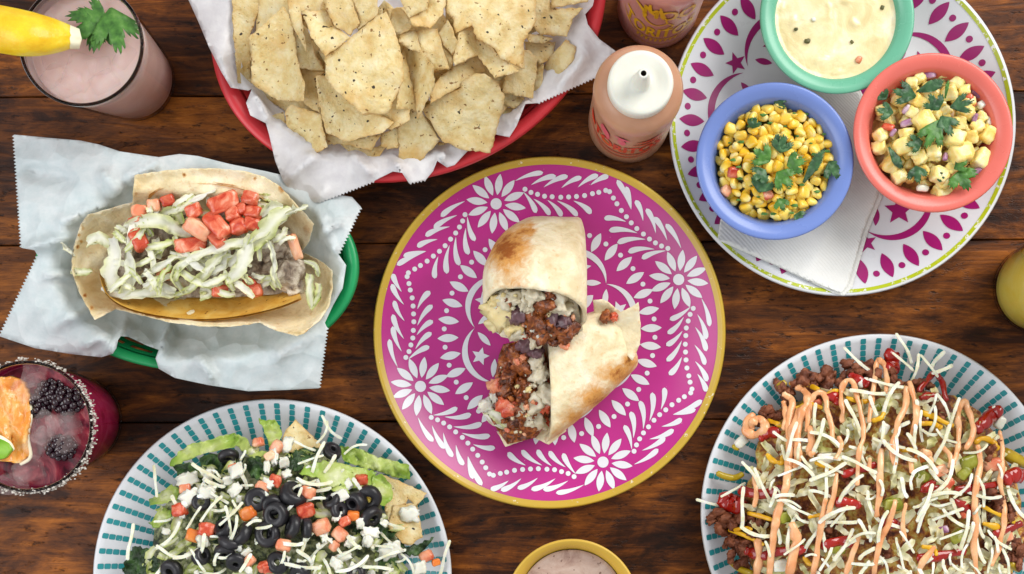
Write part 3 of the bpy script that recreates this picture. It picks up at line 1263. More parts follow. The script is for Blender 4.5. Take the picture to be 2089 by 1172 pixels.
def blackberry(px, py, z, R, label, seed):
    r = root("blackberry", W(px, py, z), label, "blackberry", "blackberries in the berry drink")
    rnd = random.Random(seed)
    base = None
    k = 0
    for i in range(34):
        t = (i + .5) / 34
        ph = math.acos(1 - 1.5 * t)
        a = i * 2.39996
        d = Vector((sin(ph) * cos(a) * 1.12, sin(ph) * sin(a) * .9, cos(ph) * .8))
        if base is None:
            g = G()
            g.lathe([(0, -1), (.5, -.87), (.87, -.5), (1, 0), (.87, .5), (.5, .87), (0, 1)], 10)
            base = mesh("drupelet", g, M['black'])
        put("drupelet", base, d * R, scale=R * .30 * rnd.uniform(.85, 1.12), parent=r)
    g = dice(R * .95, R * .78, R * .68, 2.0, 4, 0, 1)
    put("core", mesh("core", g, M['black']), parent=r)


blackberry(125, 913, .0872, .0080, "whole dark blackberry floating alone in the berry drink", 1)
blackberry(138, 818, .0868, .0088, "biggest dark blackberry by the salted rim of the berry drink", 2)
blackberry(106, 800, .0858, .0080, "blackberry half under ice in the berry drink", 3)
blackberry(80, 826, .0850, .0080, "blackberry beside the orange slice in the berry drink", 4)
M['orange'] = food("orange_flesh", [(.25, (226, 130, 40)), (.5, (240, 168, 80)), (.75, (248, 208, 140))], 70, dist=1.5, rough=.2, sss=.3, bump=.5, bscale=160, bdist=.002)
M['orangepeel'] = food("orange_peel", [(.3, (230, 120, 20)), (.7, (245, 150, 40))], 60, rough=.4)
sl = root("orange_slice", W(10, 850, .09), "orange fruit chunk standing in the berry drink", "orange slice")
g = G()
oo = [(-40, 775), (20, 768), (48, 780), (58, 812), (60, 850), (52, 890), (60, 930), (40, 945), (-10, 940), (-50, 900)]
sheet(g, resample(oo, 6, 1.5, 3), lambda x, y: .0925 + .004 * nz(x * .05, y * .02) + .002 * nz(x * .15, y * .04, 3) + .0025 * (1 if x < 20 else 0.4), 5, .007)
part(sl, "flesh", g, M['orange'])
g = G()
g.tube(smooth_path([W(x, y, .0905) for x, y in [(60, 815), (63, 850), (56, 890), (62, 932), (42, 947)]], 5), .0013, 6)
part(sl, "pale_pith", g, M['pith'])
M['limepeel'] = food("lime_peel", [(.3, (96, 150, 20)), (.7, (140, 190, 50))], 90, rough=.35)
lm = root("lime_wedge", W(0, 920, .097), "green lime wedge poking into view at the berry drink's rim", "lime wedge")
g = G()
sheet(g, resample([(-40, 880), (0, 893), (18, 905), (24, 918), (10, 935), (-40, 950)], 5), lambda x, y: .098 + .004 * max(0, 1 - ((y - 915) / 30) ** 2), 5, .005)
part(lm, "peel", g, M['limepeel'])
g = G()
g.tube(smooth_path([W(-20, 884, .0992), W(4, 894, .0995), W(20, 906, .0995), W(26, 918, .098)], 5), .0014, 6)
part(lm, "pith", g, M['pith'])

# ---------------------------------------------------------------- squeeze bottles
n = NT("sauce_in_soft_plastic")
v = n.vec(rand=False)
M['bottle'] = n.finish(n.ramp(n.noise(v, 30, 3), [(.3, (176, 128, 98)), (.7, (198, 150, 120))]), .30, .5, sss=.35, srad=(.006, .003, .002))
n = NT("pink_sauce_in_soft_plastic")
v = n.vec(rand=False)
M['bottle2'] = n.finish(n.ramp(n.noise(v, 30, 3), [(.3, (184, 120, 112)), (.7, (208, 150, 140))]), .28, .5, sss=.35, srad=(.006, .003, .002))
M['cap'] = plain("white_plastic_cap", (228, 228, 216), .38, sss=.25, srad=(.004, .004, .004))
M['hole'] = plain("nozzle_hole", (70, 64, 52), .6)
M['ink_red'] = chipped("red_ink", (222, 62, 36), (200, 120, 90), .70, .74, .35)
M['ink_pink'] = chipped("pink_ink", (226, 90, 110), (205, 130, 110), .58, .64, .35)
M['ink_yellow'] = chipped("yellow_ink", (226, 176, 24), (190, 130, 100), .66, .70, .35)
M['ink_orange'] = chipped("orange_ink", (232, 130, 50), (200, 140, 100), .58, .64, .35)


def bottle(px, py, m, label):
    c = W(px, py, 0)
    r = root("squeeze_bottle", (c.x, c.y, 0), label, "squeeze bottle", "squeeze bottles of sauce")
    xy = (c.x, c.y)
    R = .0292
    g = G()
    g.lathe([(0, .001), (R * .8, 0), (R * .93, .0012), (R * .99, .005), (R, .012), (R * .985, .05), (R * .975, .09), (R * .97, .112), (R * .99, .118), (R * .985, .124), (R * .93, .1295), (R * .84, .1325), (R * .74, .1345), (R * .66, .136), (R * .62, .142)], 72, xy)
    part(r, "body", g, m)
    g = G()
    q = .0203
    g.lathe([(q * .99, .1350), (q * 1.01, .1365), (q * 1.01, .146), (q * .985, .1478), (q * .93, .1488), (q * .8, .1484), (q * .6, .1478), (q * .34, .1478), (q * .30, .1486), (q * .27, .156), (q * .19, .170), (q * .15, .1745), (q * .115, .1752), (q * .085, .1748)], 56, xy)
    cp = part(r, "cap", g, M['cap'])
    g = G()
    g.lathe([(q * .09, .1747), (q * .07, .170), (0, .168)], 20, xy)
    h_ = put("nozzle_hole", mesh("nozzle_hole", g, M['hole'], True, r.location), parent=cp)
    return r, c, R


def wrap(c, R, a0, z0, x, z):
    """ink point x across, z up, on the side of a bottle facing a0"""
    a = a0 + x / R
    q = R * (.99 if z0 + z < .05 else .98) + .0005
    return Vector((c.x + q * cos(a), c.y + q * sin(a), z0 + z))


def ink(g, c, R, a0, z0, pts, w):
    """a brush stroke on the side of the bottle"""
    P = smooth_path(pts, 5)
    V, F = [], []
    for i, p in enumerate(P):
        a, b = P[max(0, i - 1)], P[min(len(P) - 1, i + 1)]
        d = hypot(b[0] - a[0], b[1] - a[1]) or 1
        ww = (p[2] if len(p) > 2 else w) / 2
        ox, oz = -(b[1] - a[1]) / d * ww, (b[0] - a[0]) / d * ww
        V += [wrap(c, R, a0, z0, p[0] + ox, p[1] + oz), wrap(c, R, a0, z0, p[0] - ox, p[1] - oz)]
    for i in range(len(P) - 1):
        F.append((2 * i, 2 * i + 1, 2 * i + 3, 2 * i + 2))
    g.add(V, F)


def text_on(g, c, R, a0, z0, txt, size, width, arch=0.0, vs=2.0):
    cu = bpy.data.curves.new("lettering", 'FONT')
    cu.body = txt
    cu.size = size
    cu.align_x = 'CENTER'
    cu.resolution_u = 3
    cu.space_character = 1.02
    to = bpy.data.objects.new("lettering", cu)
    COL.objects.link(to)
    bpy.context.view_layer.update()
    me = bpy.data.meshes.new_from_object(to.evaluated_get(bpy.context.evaluated_depsgraph_get()))
    bpy.data.objects.remove(to)
    xs = [v_.co.x for v_ in me.vertices]
    k = width / (max(xs) - min(xs))
    off = 0.0006 * 0.12
    for dx, dz in ((0, 0), (size * .035, 0), (-size * .035, 0), (0, size * .03)):   # heavier strokes
        V = []
        for v_ in me.vertices:
            x = v_.co.x * k + dx
            V.append(wrap(c, R, a0, z0, x, v_.co.y * vs + dz + arch * ((x / width * 2) ** 2)) + Vector((0, 0, 0)))
        g.add(V, [tuple(p.vertices) for p in me.polygons])
    bpy.data.meshes.remove(me)


B1 = bottle(1281, 254, M['bottle'], "squeeze bottle of brown sauce with white cap and red lettering")
B2 = bottle(1340, 21, M['bottle2'], "squeeze bottle of pinkish sauce with yellow bull lettering, cut by the photo's top edge")
mm = .001
r, c, R = B2
A0 = radians(-96)
g = G()
text_on(g, c, R, A0 + .15, .086, "MOO", .015, .036, .002)
text_on(g, c, R, A0 - .02, .040, "TORITOS", .0145, .052, .016)
part(r, "lettering", g, M['ink_yellow'], False)
g = G()
for pts, w in [([(-24, 70, 1.2), (-17, 66, 2.6), (-12, 58, 2.2), (-13, 52, 1)], 2), ([(-10, 76, 1), (-9, 66, 2.8), (-3, 60, 1.6)], 2), ([(-3, 76, .8), (-1, 66, 2.4), (2, 60, 1.2)], 2),
               ([(-14, 58, 1), (-9, 48, 1.6), (-2, 45, 1.4), (4, 50, 1), (3, 56, 1.3), (9, 58, 1), (14, 53, .8)], 1.5), ([(5, 50, .8), (9, 45, 1.4), (6, 41, 1.2), (9, 37, .7)], 1),
               ([(-31, 40, .6), (-18, 26, .9), (0, 21, 1), (18, 24, .9), (29, 34, .5)], .9), ([(-20, 14, .5), (0, 9, .7), (20, 13, .5)], .6)]:
    ink(g, c, R, A0, .004, [(p[0] * mm, p[1] * 1.45 * mm, p[2] * 1.3 * mm) for p in pts], w * mm)
for i in range(9):
    x = -14 + 3.4 * i
    ink(g, c, R, A0, 0, [(x * mm, (27 + .02 * x * x) * mm), ((x + .4) * mm, (33 + .02 * x * x) * mm)], 1.5 * mm)
part(r, "bull_emblem", g, M['ink_yellow'], False)
r, c, R = B1
A1 = radians(-108)
g = G()
text_on(g, c, R, A1 + .10, .050, "TORITOS", .015, .052, .016)
for pts, w in [([(-30, 60, 1), (-27, 48, 3.4), (-24, 40, 1)], 2), ([(10, 55, 1), (20, 58, 3.2), (31, 63, 1)], 2), ([(8, 48, 1), (18, 50, 2.6), (26, 54, .8)], 2), ([(-30, 36, .8), (-16, 25, 1.4), (2, 22, 1.6), (18, 26, 1.4), (30, 35, .7)], 1.4),
               ([(-24, 24, .6), (-8, 15, 1.1), (8, 15, 1.1), (24, 22, .6)], 1)]:
    ink(g, c, R, A1, .012, [(p[0] * mm, p[1] * 1.45 * mm, p[2] * 1.5 * mm) for p in pts], w * mm)
part(r, "lettering", g, M['ink_red'], False)
g = G()
for pts, w in [([(-16, 66, 1), (-14, 58, 5), (-11, 50, 3), (-10, 44, 1)], 4), ([(-6, 62, 1), (0, 61, 3), (5, 58, 1)], 3), ([(-1, 60, 2), (0, 52, 4), (1, 46, 1)], 3)]:
    ink(g, c, R, A1, .012, [(p[0] * mm, p[1] * 1.45 * mm, p[2] * 1.5 * mm) for p in pts], w * mm)
part(r, "bull_emblem", g, M['ink_pink'], False)
g = G()
for pts, w in [([(-18, 40, 1), (-10, 34, 3), (0, 31, 3), (8, 32, 1)], 3)]:
    ink(g, c, R, A1, .013, [(p[0] * mm, p[1] * 1.4 * mm, p[2] * 1.3 * mm) for p in pts], w * mm)
part(r, "orange_banner", g, M['ink_orange'], False)

# ---------------------------------------------------------------- yellow mug
c = W(1167, 1237, .088)
mg = root("mug", (c.x, c.y, 0), "yellow mug of frothy brown drink peeking in at the photo's bottom edge", "mug")
Rm = 137 * S * .912
g = G()
g.lathe([(0, .002), (Rm * .6, .0), (Rm * .7, .003), (Rm * .78, .03), (Rm * .88, .06), (Rm * .985, .085), (Rm, .0872), (Rm * .99, .0885), (Rm * .965, .0885), (Rm * .80, .073), (Rm * .72, .05), (Rm * .6, .01), (0, .008)], 80, (c.x, c.y))
part(mg, "body", g, M['mug'])
n = NT("frothy_drink")
v = n.vec(rand=False)
fc = n.ramp(n.noise(v, 60, 5, .65, .8), [(.3, (150, 118, 106)), (.5, (184, 156, 142)), (.72, (204, 182, 168))])
fc = n.mix(n.fac(n.noise(v, 240, 2), .66, .72), fc, (120, 92, 80))
M['froth'] = n.finish(fc, .4, .4, n.noise(v, 260, 3), .4, .0008)
g = G()
V, F = [(c.x, c.y, .0745)], []
for i in range(1, 17):
    for k in range(80):
        a = 2 * pi * k / 80
        q = Rm * .80 * i / 16
        V.append((c.x + q * cos(a), c.y + q * sin(a), .0745 + .0009 * nz(q * cos(a) * 160, q * sin(a) * 160) + (.0014 if i == 15 else 0)))
for k in range(80):
    F.append((0, 1 + k, 1 + (k + 1) % 80))
    for i in range(15):
        a, b = 1 + i * 80, 1 + (i + 1) * 80
        F.append((a + k, b + k, b + (k + 1) % 80, a + (k + 1) % 80))
g.add(V, F)
part(mg, "drink_surface", g, M['froth'])

# ---------------------------------------------------------------- tortilla chips in the red basket
n = NT("corn_chip")
v = n.vec()
c = n.ramp(n.noise(v, 120, 5, .65, .3), [(.28, (218, 188, 122)), (.45, (236, 214, 154)), (.6, (244, 228, 180)), (.78, (249, 240, 206))])
c = n.mix(n.fac(n.noise(v, 50, 3), .52, .78), c, (222, 180, 100))
c = n.mix(n.fac(n.noise(v, 330, 2, .5), .67, .71), c, (150, 112, 62))
c = n.mix(n.fac(n.noise(v, 260, 1, .5), .725, .75), c, (62, 52, 36))
c = n.mix(n.math('MULTIPLY', n.attr('rim').outputs['Fac'], .55), c, (208, 158, 84))
oi = n.n('ShaderNodeObjectInfo')
h = n.n('ShaderNodeHueSaturation')
n.l(n.fac(oi.outputs['Random'], 0, 1), h.inputs['Value'])
mr = h.inputs['Value'].links[0].from_node
mr.inputs[3].default_value, mr.inputs[4].default_value = .86, 1.06
n.l(c, h.inputs['Color'])
M['chip'] = n.finish(h.outputs[0], .5, .4, n.math('ADD', n.math('MULTIPLY', n.noise(v, 95, 4, .6), 1.6), n.math('MULTIPLY', n.noise(v, 480, 2), .35)), .7, .0022, transl=.22, sss=.15, srad=(.003, .002, .001))

CH_C = (833, 60)


def chip_z(px, py):
    e = ell(px, py, (833, 22), 350, 275, RED_ROT)
    return .047 + .036 * max(0, 1 - e * e)


def chip(pts, lev, label, tilt=(0, 0), curl=0.0, axis=0.0, th=.0011, name="tortilla_chip", group="tortilla chips in the red basket", base=chip_z, seed=0, jag=1.5):
    """one chip: outline in photograph pixels, stacking level, tilt (metres per 100 px in x and y), curl about an axis"""
    cx = sum(p[0] for p in pts) / len(pts)
    cy = sum(p[1] for p in pts) / len(pts)
    zc = base(cx, cy) + lev * .0056
    tilt = (tilt[0] * 1.5, tilt[1] * 1.5)
    ca, sa = cos(axis), sin(axis)

    def zf(x, y):
        dx, dy = (x - cx) / 100, (y - cy) / 100
        u = dx * ca + dy * sa
        q = .45 * (base(x, y) - base(cx, cy))
        return zc + q + tilt[0] * dx + tilt[1] * dy + 1.7 * curl * (u * u - .12) + .0022 * nz(x * .016 + seed * 3, y * .016, seed) + .0013 * nz(x * .03 + seed, y * .03) + .0006 * nz(x * .09, y * .09 + seed)
    g = G()
    oo_ = resample(pts, 7, jag, seed)
    sheet(g, oo_, zf, 8, th, seed=seed, attrs={'rim': lambda x, y: max(0, 1 - min(hypot(x - q_[0], y - q_[1]) for q_ in oo_) / 7) * (.5 + 1.2 * abs(nz(x * .03, y * .03, seed)))})
    return single(name, g, M['chip'], label, "tortilla chip", group)


ca_ = lambda l: T(l, 450, 0, 3.4475)
cb_ = lambda l: T(l, 800, 0, 3.4465)
CH = [
    # (outline, level, tilt, curl, axis, label)
    (ca_([(150, 380), (560, 380), (760, 700), (760, 1000), (420, 760), (180, 600)]), -1.6, (0, 0), 0, 0, "chip buried under the chip that stands by the paper's corner"),
    (ca_([(280, -60), (525, -60), (560, 120), (500, 260), (430, 330), (240, 330), (250, 120)]), -.6, (.004, 0), .004, 0, "shaded chip behind the long strip at the basket's paper wall"),
    (ca_([(440, 100), (610, 200), (665, 370), (733, 500), (550, 480), (520, 330)]), -.2, (-.006, .004), 0, 0, "narrow chip pointing down between the two biggest pale chips"),
    (ca_([(548, 478), (738, 500), (690, 545), (700, 800), (590, 735), (560, 600)]), -.1, (.002, .003), 0, 0, "flat chip corner under the speckled sail shaped chip"),
    (ca_([(75, -70), (285, -70), (262, 80), (205, 262), (216, 592), (122, 583), (88, 240)]), 1.0, (-.010, 0), .016, 0, "long narrow chip strip standing against the paper wall"),
    (ca_([(360, 815), (440, 788), (470, 890), (580, 1028), (440, 985), (362, 900)]), .4, (0, -.004), .01, .8, "small rounded chip peeking from under its curled neighbour at the paper flap"),
    (ca_([(492, 738), (700, 800), (752, 1035), (662, 1084), (470, 892), (450, 802)]), 1.1, (.006, -.006), .016, .6, "curled chip with dark specks lying over the paper flap"),
    (ca_([(840, 1010), (1060, 1050), (1200, 985), (1090, 1132), (900, 1065)]), .1, (0, 0), .008, 0, "chip tip showing under the stacked rim chips by the paper"),
    (ca_([(745, 930), (900, 985), (1130, 945), (1060, 1062), (845, 1012), (750, 1018)]), .6, (0, .004), .01, 0, "thin chip edge on the pile above the white paper flap"),
    (ca_([(1125, 945), (1260, 880), (1245, 1045), (1128, 1033)]), .5, (.004, 0), 0, 0, "small upright chip fragment beside the broad lower chip"),
    (ca_([(1240, 600), (1330, 760), (1330, 850), (1200, 912), (980, 860), (1100, 700)]), .9, (.01, .008), -.01, .5, "cracked pale chip under the corner of the biggest chip"),
    (ca_([(670, 535), (760, 530), (960, 720), (1220, 860), (1140, 935), (880, 997), (740, 932), (690, 720)]), 1.3, (-.002, .004), .006, .4, "large chip slid half under the biggest square chip"),
    (ca_([(455, -70), (740, -70), (700, 90), (565, 70), (610, 370), (505, 180)]), .3, (0, 0), .004, .2, "chip at the photo's upper edge behind the bent strip"),
    (ca_([(900, -60), (1112, -60), (1100, 112), (962, 212), (970, 120)]), .6, (.006, .004), .01, 1.2, "chip leaning behind the biggest square chip's top"),
    (ca_([(740, -60), (905, -30), (978, 158), (912, 252), (800, 182), (735, 60)]), 1.1, (-.004, .002), .01, .4, "browned triangular chip above the biggest square chip"),
    (ca_([(562, 66), (680, 80), (742, 55), (802, 182), (912, 265), (736, 397), (642, 272)]), 1.7, (-.006, .006), .02, .9, "bent chip strip with a row of dark specks"),
    (ca_([(440, 45), (500, 150), (545, 430), (592, 600), (585, 714), (400, 706), (245, 612), (212, 578), (218, 430), (196, 266)]), 1.9, (-.004, -.002), .022, .25, "tall speckled chip shaped like a sail near the paper's fold"),
    (ca_([(1165, 80), (1215, 190), (1280, 390), (1287, 560), (1182, 797), (1000, 812), (780, 612), (735, 540), (733, 402), (900, 278), (1090, 120)]), 2.6, (.0, .003), -.006, .6, "biggest square golden chip on the pile"),
    # the half by the bottles
    (cb_([(-40, 60), (330, 40), (460, 300), (420, 520), (150, 500), (0, 330)]), -1.4, (0, 0), 0, 0, "chip buried under the heap of small broken pieces"),
    (cb_([(280, 500), (700, 430), (930, 620), (760, 820), (420, 800)]), -1.0, (0, 0), 0, 0, "chip underneath the round chip that carries large dark specks"),
    (cb_([(780, 760), (880, 755), (850, 835), (740, 882), (700, 800)]), -.4, (.006, 0), 0, 0, "shaded scrap of chip by the red rim's paper fold"),
    (cb_([(795, 675), (962, 690), (850, 765), (760, 720)]), .1, (0, .004), 0, 0, "small triangular scrap under the shaded square chip"),
    (cb_([(320, 1000), (510, 1045), (430, 1110), (330, 1070)]), -.2, (0, 0), 0, 0, "reddish scrap of chip beneath the round chip's lower edge"),
    (cb_([(925, 290), (1150, 295), (1130, 400), (1040, 450), (950, 380)]), -.4, (.004, .004), 0, 0, "dark hollow chip in the shade of the biggest round chip"),
    (cb_([(940, 245), (1040, 240), (1130, 275), (1062, 308), (960, 300)]), .4, (.003, 0), 0, 0, "thin chip slice between the two top chips by the red rim"),
    (cb_([(1022, 410), (1066, 450), (1046, 645), (985, 660)]), .1, (.012, 0), 0, 0, "narrow chip seen on edge beside the curled chip"),
    (cb_([(1220, 278), (1292, 330), (1282, 412), (1205, 500), (1150, 625), (1050, 620), (1060, 480), (1120, 390)]), .6, (.014, -.003), -.03, -.5, "curled brown chip leaning on the paper by the bottles"),
    (cb_([(790, 555), (900, 350), (962, 355), (1024, 415), (992, 692), (770, 655)]), .5, (.004, .002), .004, 0, "shaded square chip behind the curled chip"),
    (cb_([(700, 340), (925, 300), (932, 482), (850, 492), (745, 420)]), 1.0, (.003, .002), 0, 0, "square chip corner under the biggest round chip"),
    (cb_([(0, 65), (62, 58), (150, 160), (130, 205), (40, 245), (-20, 190)]), .7, (0, .004), .006, 0, "pale scrap of chip behind the biggest square chip"),
    (cb_([(38, 300), (60, 245), (165, 208), (205, 350), (190, 372), (70, 320)]), 1.1, (-.006, .006), .012, 0, "pale broken chip at the top of the folded chip"),
    (cb_([(250, -40), (392, -40), (352, 112), (272, 197), (142, 182), (120, 125), (240, 70)]), 1.2, (0, .003), .006, 0, "chip with a cut corner at the middle of the pile's top"),
    (cb_([(30, -60), (262, -60), (250, 62), (120, 127)]), 1.8, (0, 0), 0, 0, "smooth chip corner hanging over the cut chip at the photo's upper edge"),
    (cb_([(158, 215), (320, 200), (352, 330), (402, 480), (300, 502), (200, 352)]), .9, (.006, .006), .01, 0, "sunlit broken chip strip amid small pieces"),
    (cb_([(318, 240), (390, 138), (462, 292), (430, 392), (340, 292)]), 1.6, (.022, 0), .01, 0, "chip splinter standing on edge near the biggest round chip"),
    (cb_([(320, 400), (345, 320), (420, 400), (430, 440), (400, 490), (325, 470)]), 1.3, (.01, .004), 0, 0, "tiny bright chip splinter below the standing splinter"),
    (cb_([(600, 388), (660, 500), (490, 605), (270, 725), (262, 645), (330, 552), (440, 462)]), 1.3, (-.004, .01), .008, .6, "golden chip leaning behind the round chip with large dark specks"),
    (cb_([(470, 232), (565, 173), (592, 280), (680, 302), (760, 402), (892, 502), (720, 552), (600, 390), (440, 462), (428, 420)]), 1.9, (-.004, .004), .014, .4, "jagged white chip with a torn peak"),
    (cb_([(130, 770), (212, 788), (335, 985), (190, 1142), (50, 1172), (38, 912)]), 1.2, (.003, -.004), .006, .4, "broad lower chip pointing at the magenta plate"),
    (cb_([(-10, 905), (40, 900), (42, 1045), (-40, 1050)]), .4, (0, 0), 0, 0, "chip sliver between the lower chip and its upright neighbour"),
    (cb_([(80, 300), (205, 355), (292, 460), (302, 600), (272, 662), (180, 843), (165, 700), (110, 450)]), 2.0, (.034, .0), .02, 0, "tall golden chip folded over a dark gap"),
    (cb_([(40, 560), (80, 300), (100, 420), (165, 700), (182, 790), (110, 770), (30, 770)]), .9, (-.016, .004), 0, 0, "inner chip lining the dark gap of the folded chip"),
    (cb_([(487, 575), (592, 515), (652, 520), (742, 580), (792, 682), (780, 742), (692, 1077), (490, 1052), (350, 992), (213, 772), (290, 692), (482, 622)]), 2.4, (.002, -.003), -.004, .3, "round chip with large dark specks above the red rim"),
    (cb_([(1000, -70), (1112, -70), (1120, 60), (1342, 58), (1270, 132), (1232, 257), (1040, 247), (985, 180)]), 1.5, (.004, -.002), .006, 0, "jagged chip beside the red rim at the photo's upper edge"),
    (cb_([(385, -70), (1012, -70), (1012, 150), (922, 302), (915, 482), (760, 412), (720, 342), (592, 272), (560, 178), (440, 240), (430, 130), (382, 90)]), 2.7, (.0, .002), -.003, .2, "biggest round blistered chip under the photo's upper edge"),
    (cb_([(1105, -70), (1420, -70), (1375, 14), (1122, 60)]), 2.3, (.002, .002), 0, 0, "pale chip flap overlapping the jagged chip at the rim"),
]
for i, (pts, lev, tilt, curl, ax, lb) in enumerate(CH):
    chip(pts, lev, lb, tilt, curl, ax, seed=i + 1)
# crumbled chips that fill the heap underneath
g = G()
rnd = random.Random(21)
for i in range(90):
    a, q = rnd.uniform(0, 2 * pi), sqrt(rnd.random()) * .88
    u, v_ = 335 * q * cos(a), 262 * q * sin(a)
    px, py = 833 + u * cos(RED_ROT) - v_ * sin(RED_ROT), 22 - (u * sin(RED_ROT) + v_ * cos(RED_ROT))
    if py < -110:
        continue
    m_ = rnd.randint(3, 5)
    R0 = rnd.uniform(26, 52)
    a0 = rnd.uniform(0, 6)
    pts = [(px + R0 * cos(a0 + 2 * pi * k / m_) * rnd.uniform(.7, 1.1), py + R0 * sin(a0 + 2 * pi * k / m_) * rnd.uniform(.7, 1.1)) for k in range(m_)]
    zc = chip_z(px, py) - .010 - rnd.random() * .008
    t0, t1 = rnd.uniform(-.012, .012), rnd.uniform(-.012, .012)
    sheet(g, resample(pts, 14, 1.5, i), lambda x, y: zc + t0 * (x - px) / 100 + t1 * (y - py) / 100, 18, .0015, seed=i)
tag(single("broken_chips", g, M['chip'], "bed of broken chips under the pile in the red basket", "chip bed"), None, None, None, "stuff")

# ---------------------------------------------------------------- corn salsa in the blue bowl
n = NT("corn_kernel")
v = n.vec('Generated', rand=False)
sp = n.n('ShaderNodeSeparateXYZ')
n.l(v, sp.inputs[0])
c = n.ramp(sp.outputs[1], [(.0, (238, 226, 170)), (.25, (240, 214, 104)), (.55, (240, 196, 44)), (1.0, (234, 178, 24))])
v2 = n.vec()
c = n.mix(n.fac(n.noise(v2, 200, 3), .60, .8), c, (196, 160, 50))
oi = n.n('ShaderNodeObjectInfo')
c = n.mix(n.math('MULTIPLY', oi.outputs['Random'], .45), c, (246, 226, 128))
M['corn'] = n.finish(c, .25, .5, n.noise(v2, 260, 2), .2, .0006, sss=.3, srad=(.002, .0015, .001))
M['corndark'] = food("dark_gap_herb_bed", [(.3, (44, 44, 14)), (.55, (96, 92, 28)), (.8, (170, 146, 44))], 160, rough=.35, vary=0)  # filler under the kernels, coloured dark like the gaps, green for herbs
M['tomato'] = food("tomato_dice", [(.28, (178, 46, 28)), (.44, (206, 84, 54)), (.58, (222, 124, 92)), (.74, (240, 186, 156))], 110, dist=1.2, rough=.2, bump=.5, bscale=320, bdist=.001, sss=.25, srad=(.002, .002, .002), vary=.12)
M['tomatopale'] = food("pale_tomato_dice", [(.28, (210, 100, 70)), (.46, (228, 146, 108)), (.64, (236, 184, 146)), (.82, (244, 212, 178))], 75, dist=.8, rough=.22, bump=.3, bscale=260, sss=.25, srad=(.002, .002, .002), vary=.1)
M['redonion'] = food("red_onion", [(.3, (112, 40, 92)), (.5, (178, 132, 164)), (.7, (226, 208, 214))], 70, dist=.6, rough=.25, sss=.2, vary=.1)
M['onion'] = food("white_onion", [(.3, (214, 212, 192)), (.6, (234, 233, 220)), (.8, (244, 243, 236))], 90, rough=.25, sss=.3, srad=(.003, .003, .003), vary=.08)

rnd = random.Random(5)
KERN = []
for i in range(7):
    g = dice(.0031 + .0004 * (i % 3), .0042 + .0003 * (i % 2), .0023, 2.6 + .3 * (i % 3), 4, .12, i + 40, .28)
    KERN.append(mesh("corn_kernel", g, M['corn']))


def heap(name, c, R, base, top, m, label, cat, seed, amp=.003):
    g = G()
    V, F = [], []
    nr_, na = 16, 48
    V.append((c.x, c.y, top))
    for i in range(1, nr_ + 1):
        for k in range(na):
            a = 2 * pi * k / na
            q = R * i / nr_
            z = base + (top - base) * (1 - (i / nr_) ** 2.2)
            V.append((c.x + q * cos(a), c.y + q * sin(a), z + amp * nz(q * cos(a) * 200 + seed, q * sin(a) * 200)))
    for k in range(na):
        F.append((0, 1 + k, 1 + (k + 1) % na))
        for i in range(nr_ - 1):
            a, b = 1 + i * na, 1 + (i + 1) * na
            F.append((a + k, b + k, b + (k + 1) % na, a + (k + 1) % na))
    g.add(V, F)
    return single(name, g, m, label, cat, None, True, "stuff")


cB, RB_ = B_BLUE
heap("corn_relish_bed", cB, RB_ * .76, .030, .044, M['corndark'], "dark filler bed of herbs and corn in the blue bowl", "corn salsa", 3)
BP = (1581, 329)


def scatter(n_, rad, mind, rnd, pc, tries=9000):
    pts = []
    for _ in range(tries):
        a, q = rnd.uniform(0, 2 * pi), rad * sqrt(rnd.random())
        p = (pc[0] + q * cos(a), pc[1] + q * sin(a))
        if all((p[0] - s[0]) ** 2 + (p[1] - s[1]) ** 2 > mind * mind for s in pts):
            pts.append(p)
            if len(pts) >= n_:
                break
    return pts


def dome(px, py, pc, R, base, top):
    q = min(1, hypot(px - pc[0], py - pc[1]) / R)
    return base + (top - base) * (1 - q ** 2.2)


g = G()
rnd2 = random.Random(66)
for px, py in scatter(40, 116, 12, rnd2, BP):
    L0 = rnd2.uniform(4, 10)
    z0 = dome(px, py, BP, 122, .034, .046) + .0078
    a0 = rnd2.uniform(0, 6)
    sheet(g, [(px + L0 * cos(a0 + k * 1.05) * (1 if k % 2 else .6), py + L0 * sin(a0 + k * 1.05) * .38) for k in range(6)], lambda x, y: z0 + .0009 * nz(x * .2, y * .2), 4, .0003)
tag(single("herb_flecks", g, M['cilantro'], "tiny chopped herb flecks through the corn in the blue bowl", "herbs"), None, None, None, "stuff")
seen = set()
for layer, (cnt, md, lift) in enumerate([(120, 17, .0005), (128, 18.5, .0042)]):
    for k, (px, py) in enumerate(scatter(cnt, 117 - 4 * layer, md, rnd, BP)):
        if nz(px * .03, py * .03, 8) < -.35 and layer == 1:
            continue
        o_ = put("corn_kernel", rnd.choice(KERN), W(px, py, dome(px, py, BP, 122, .034, .046) + lift + rnd.uniform(-.001, .001)),
                 (rnd.uniform(-.9, .9), rnd.uniform(-.9, .9), rnd.uniform(0, 6.28)), rnd.uniform(.88, 1.14))
        tag(o_, ("plump upper corn kernel at " if layer else "lower corn kernel at ") + clock(px, py, BP, 120) + " of blue bowl, tip to " + hour(sin(o_.rotation_euler.z), cos(o_.rotation_euler.z)), "corn kernel", "corn kernels in the blue bowl")
for i, (px, py, s, m_, lb) in enumerate([(1496, 352, .0042, 'tomato', "dark red tomato piece among the corn"), (1480, 390, .0040, 'tomatopale', "pale red tomato cube at the rim of the blue bowl"), (1566, 398, .0035, 'tomato', "bright red pepper scrap under the corn near the cilantro")]):
    g = dice(s, s * .9, s * .8, 5, 4, .14, i + 60)
    put_ = put("tomato_cube", mesh("tomato_cube", g, M[m_]), W(px, py, dome(px, py, BP, 122, .034, .046) + .005), (.3, .2, i))
    tag(put_, lb, "tomato piece", None)
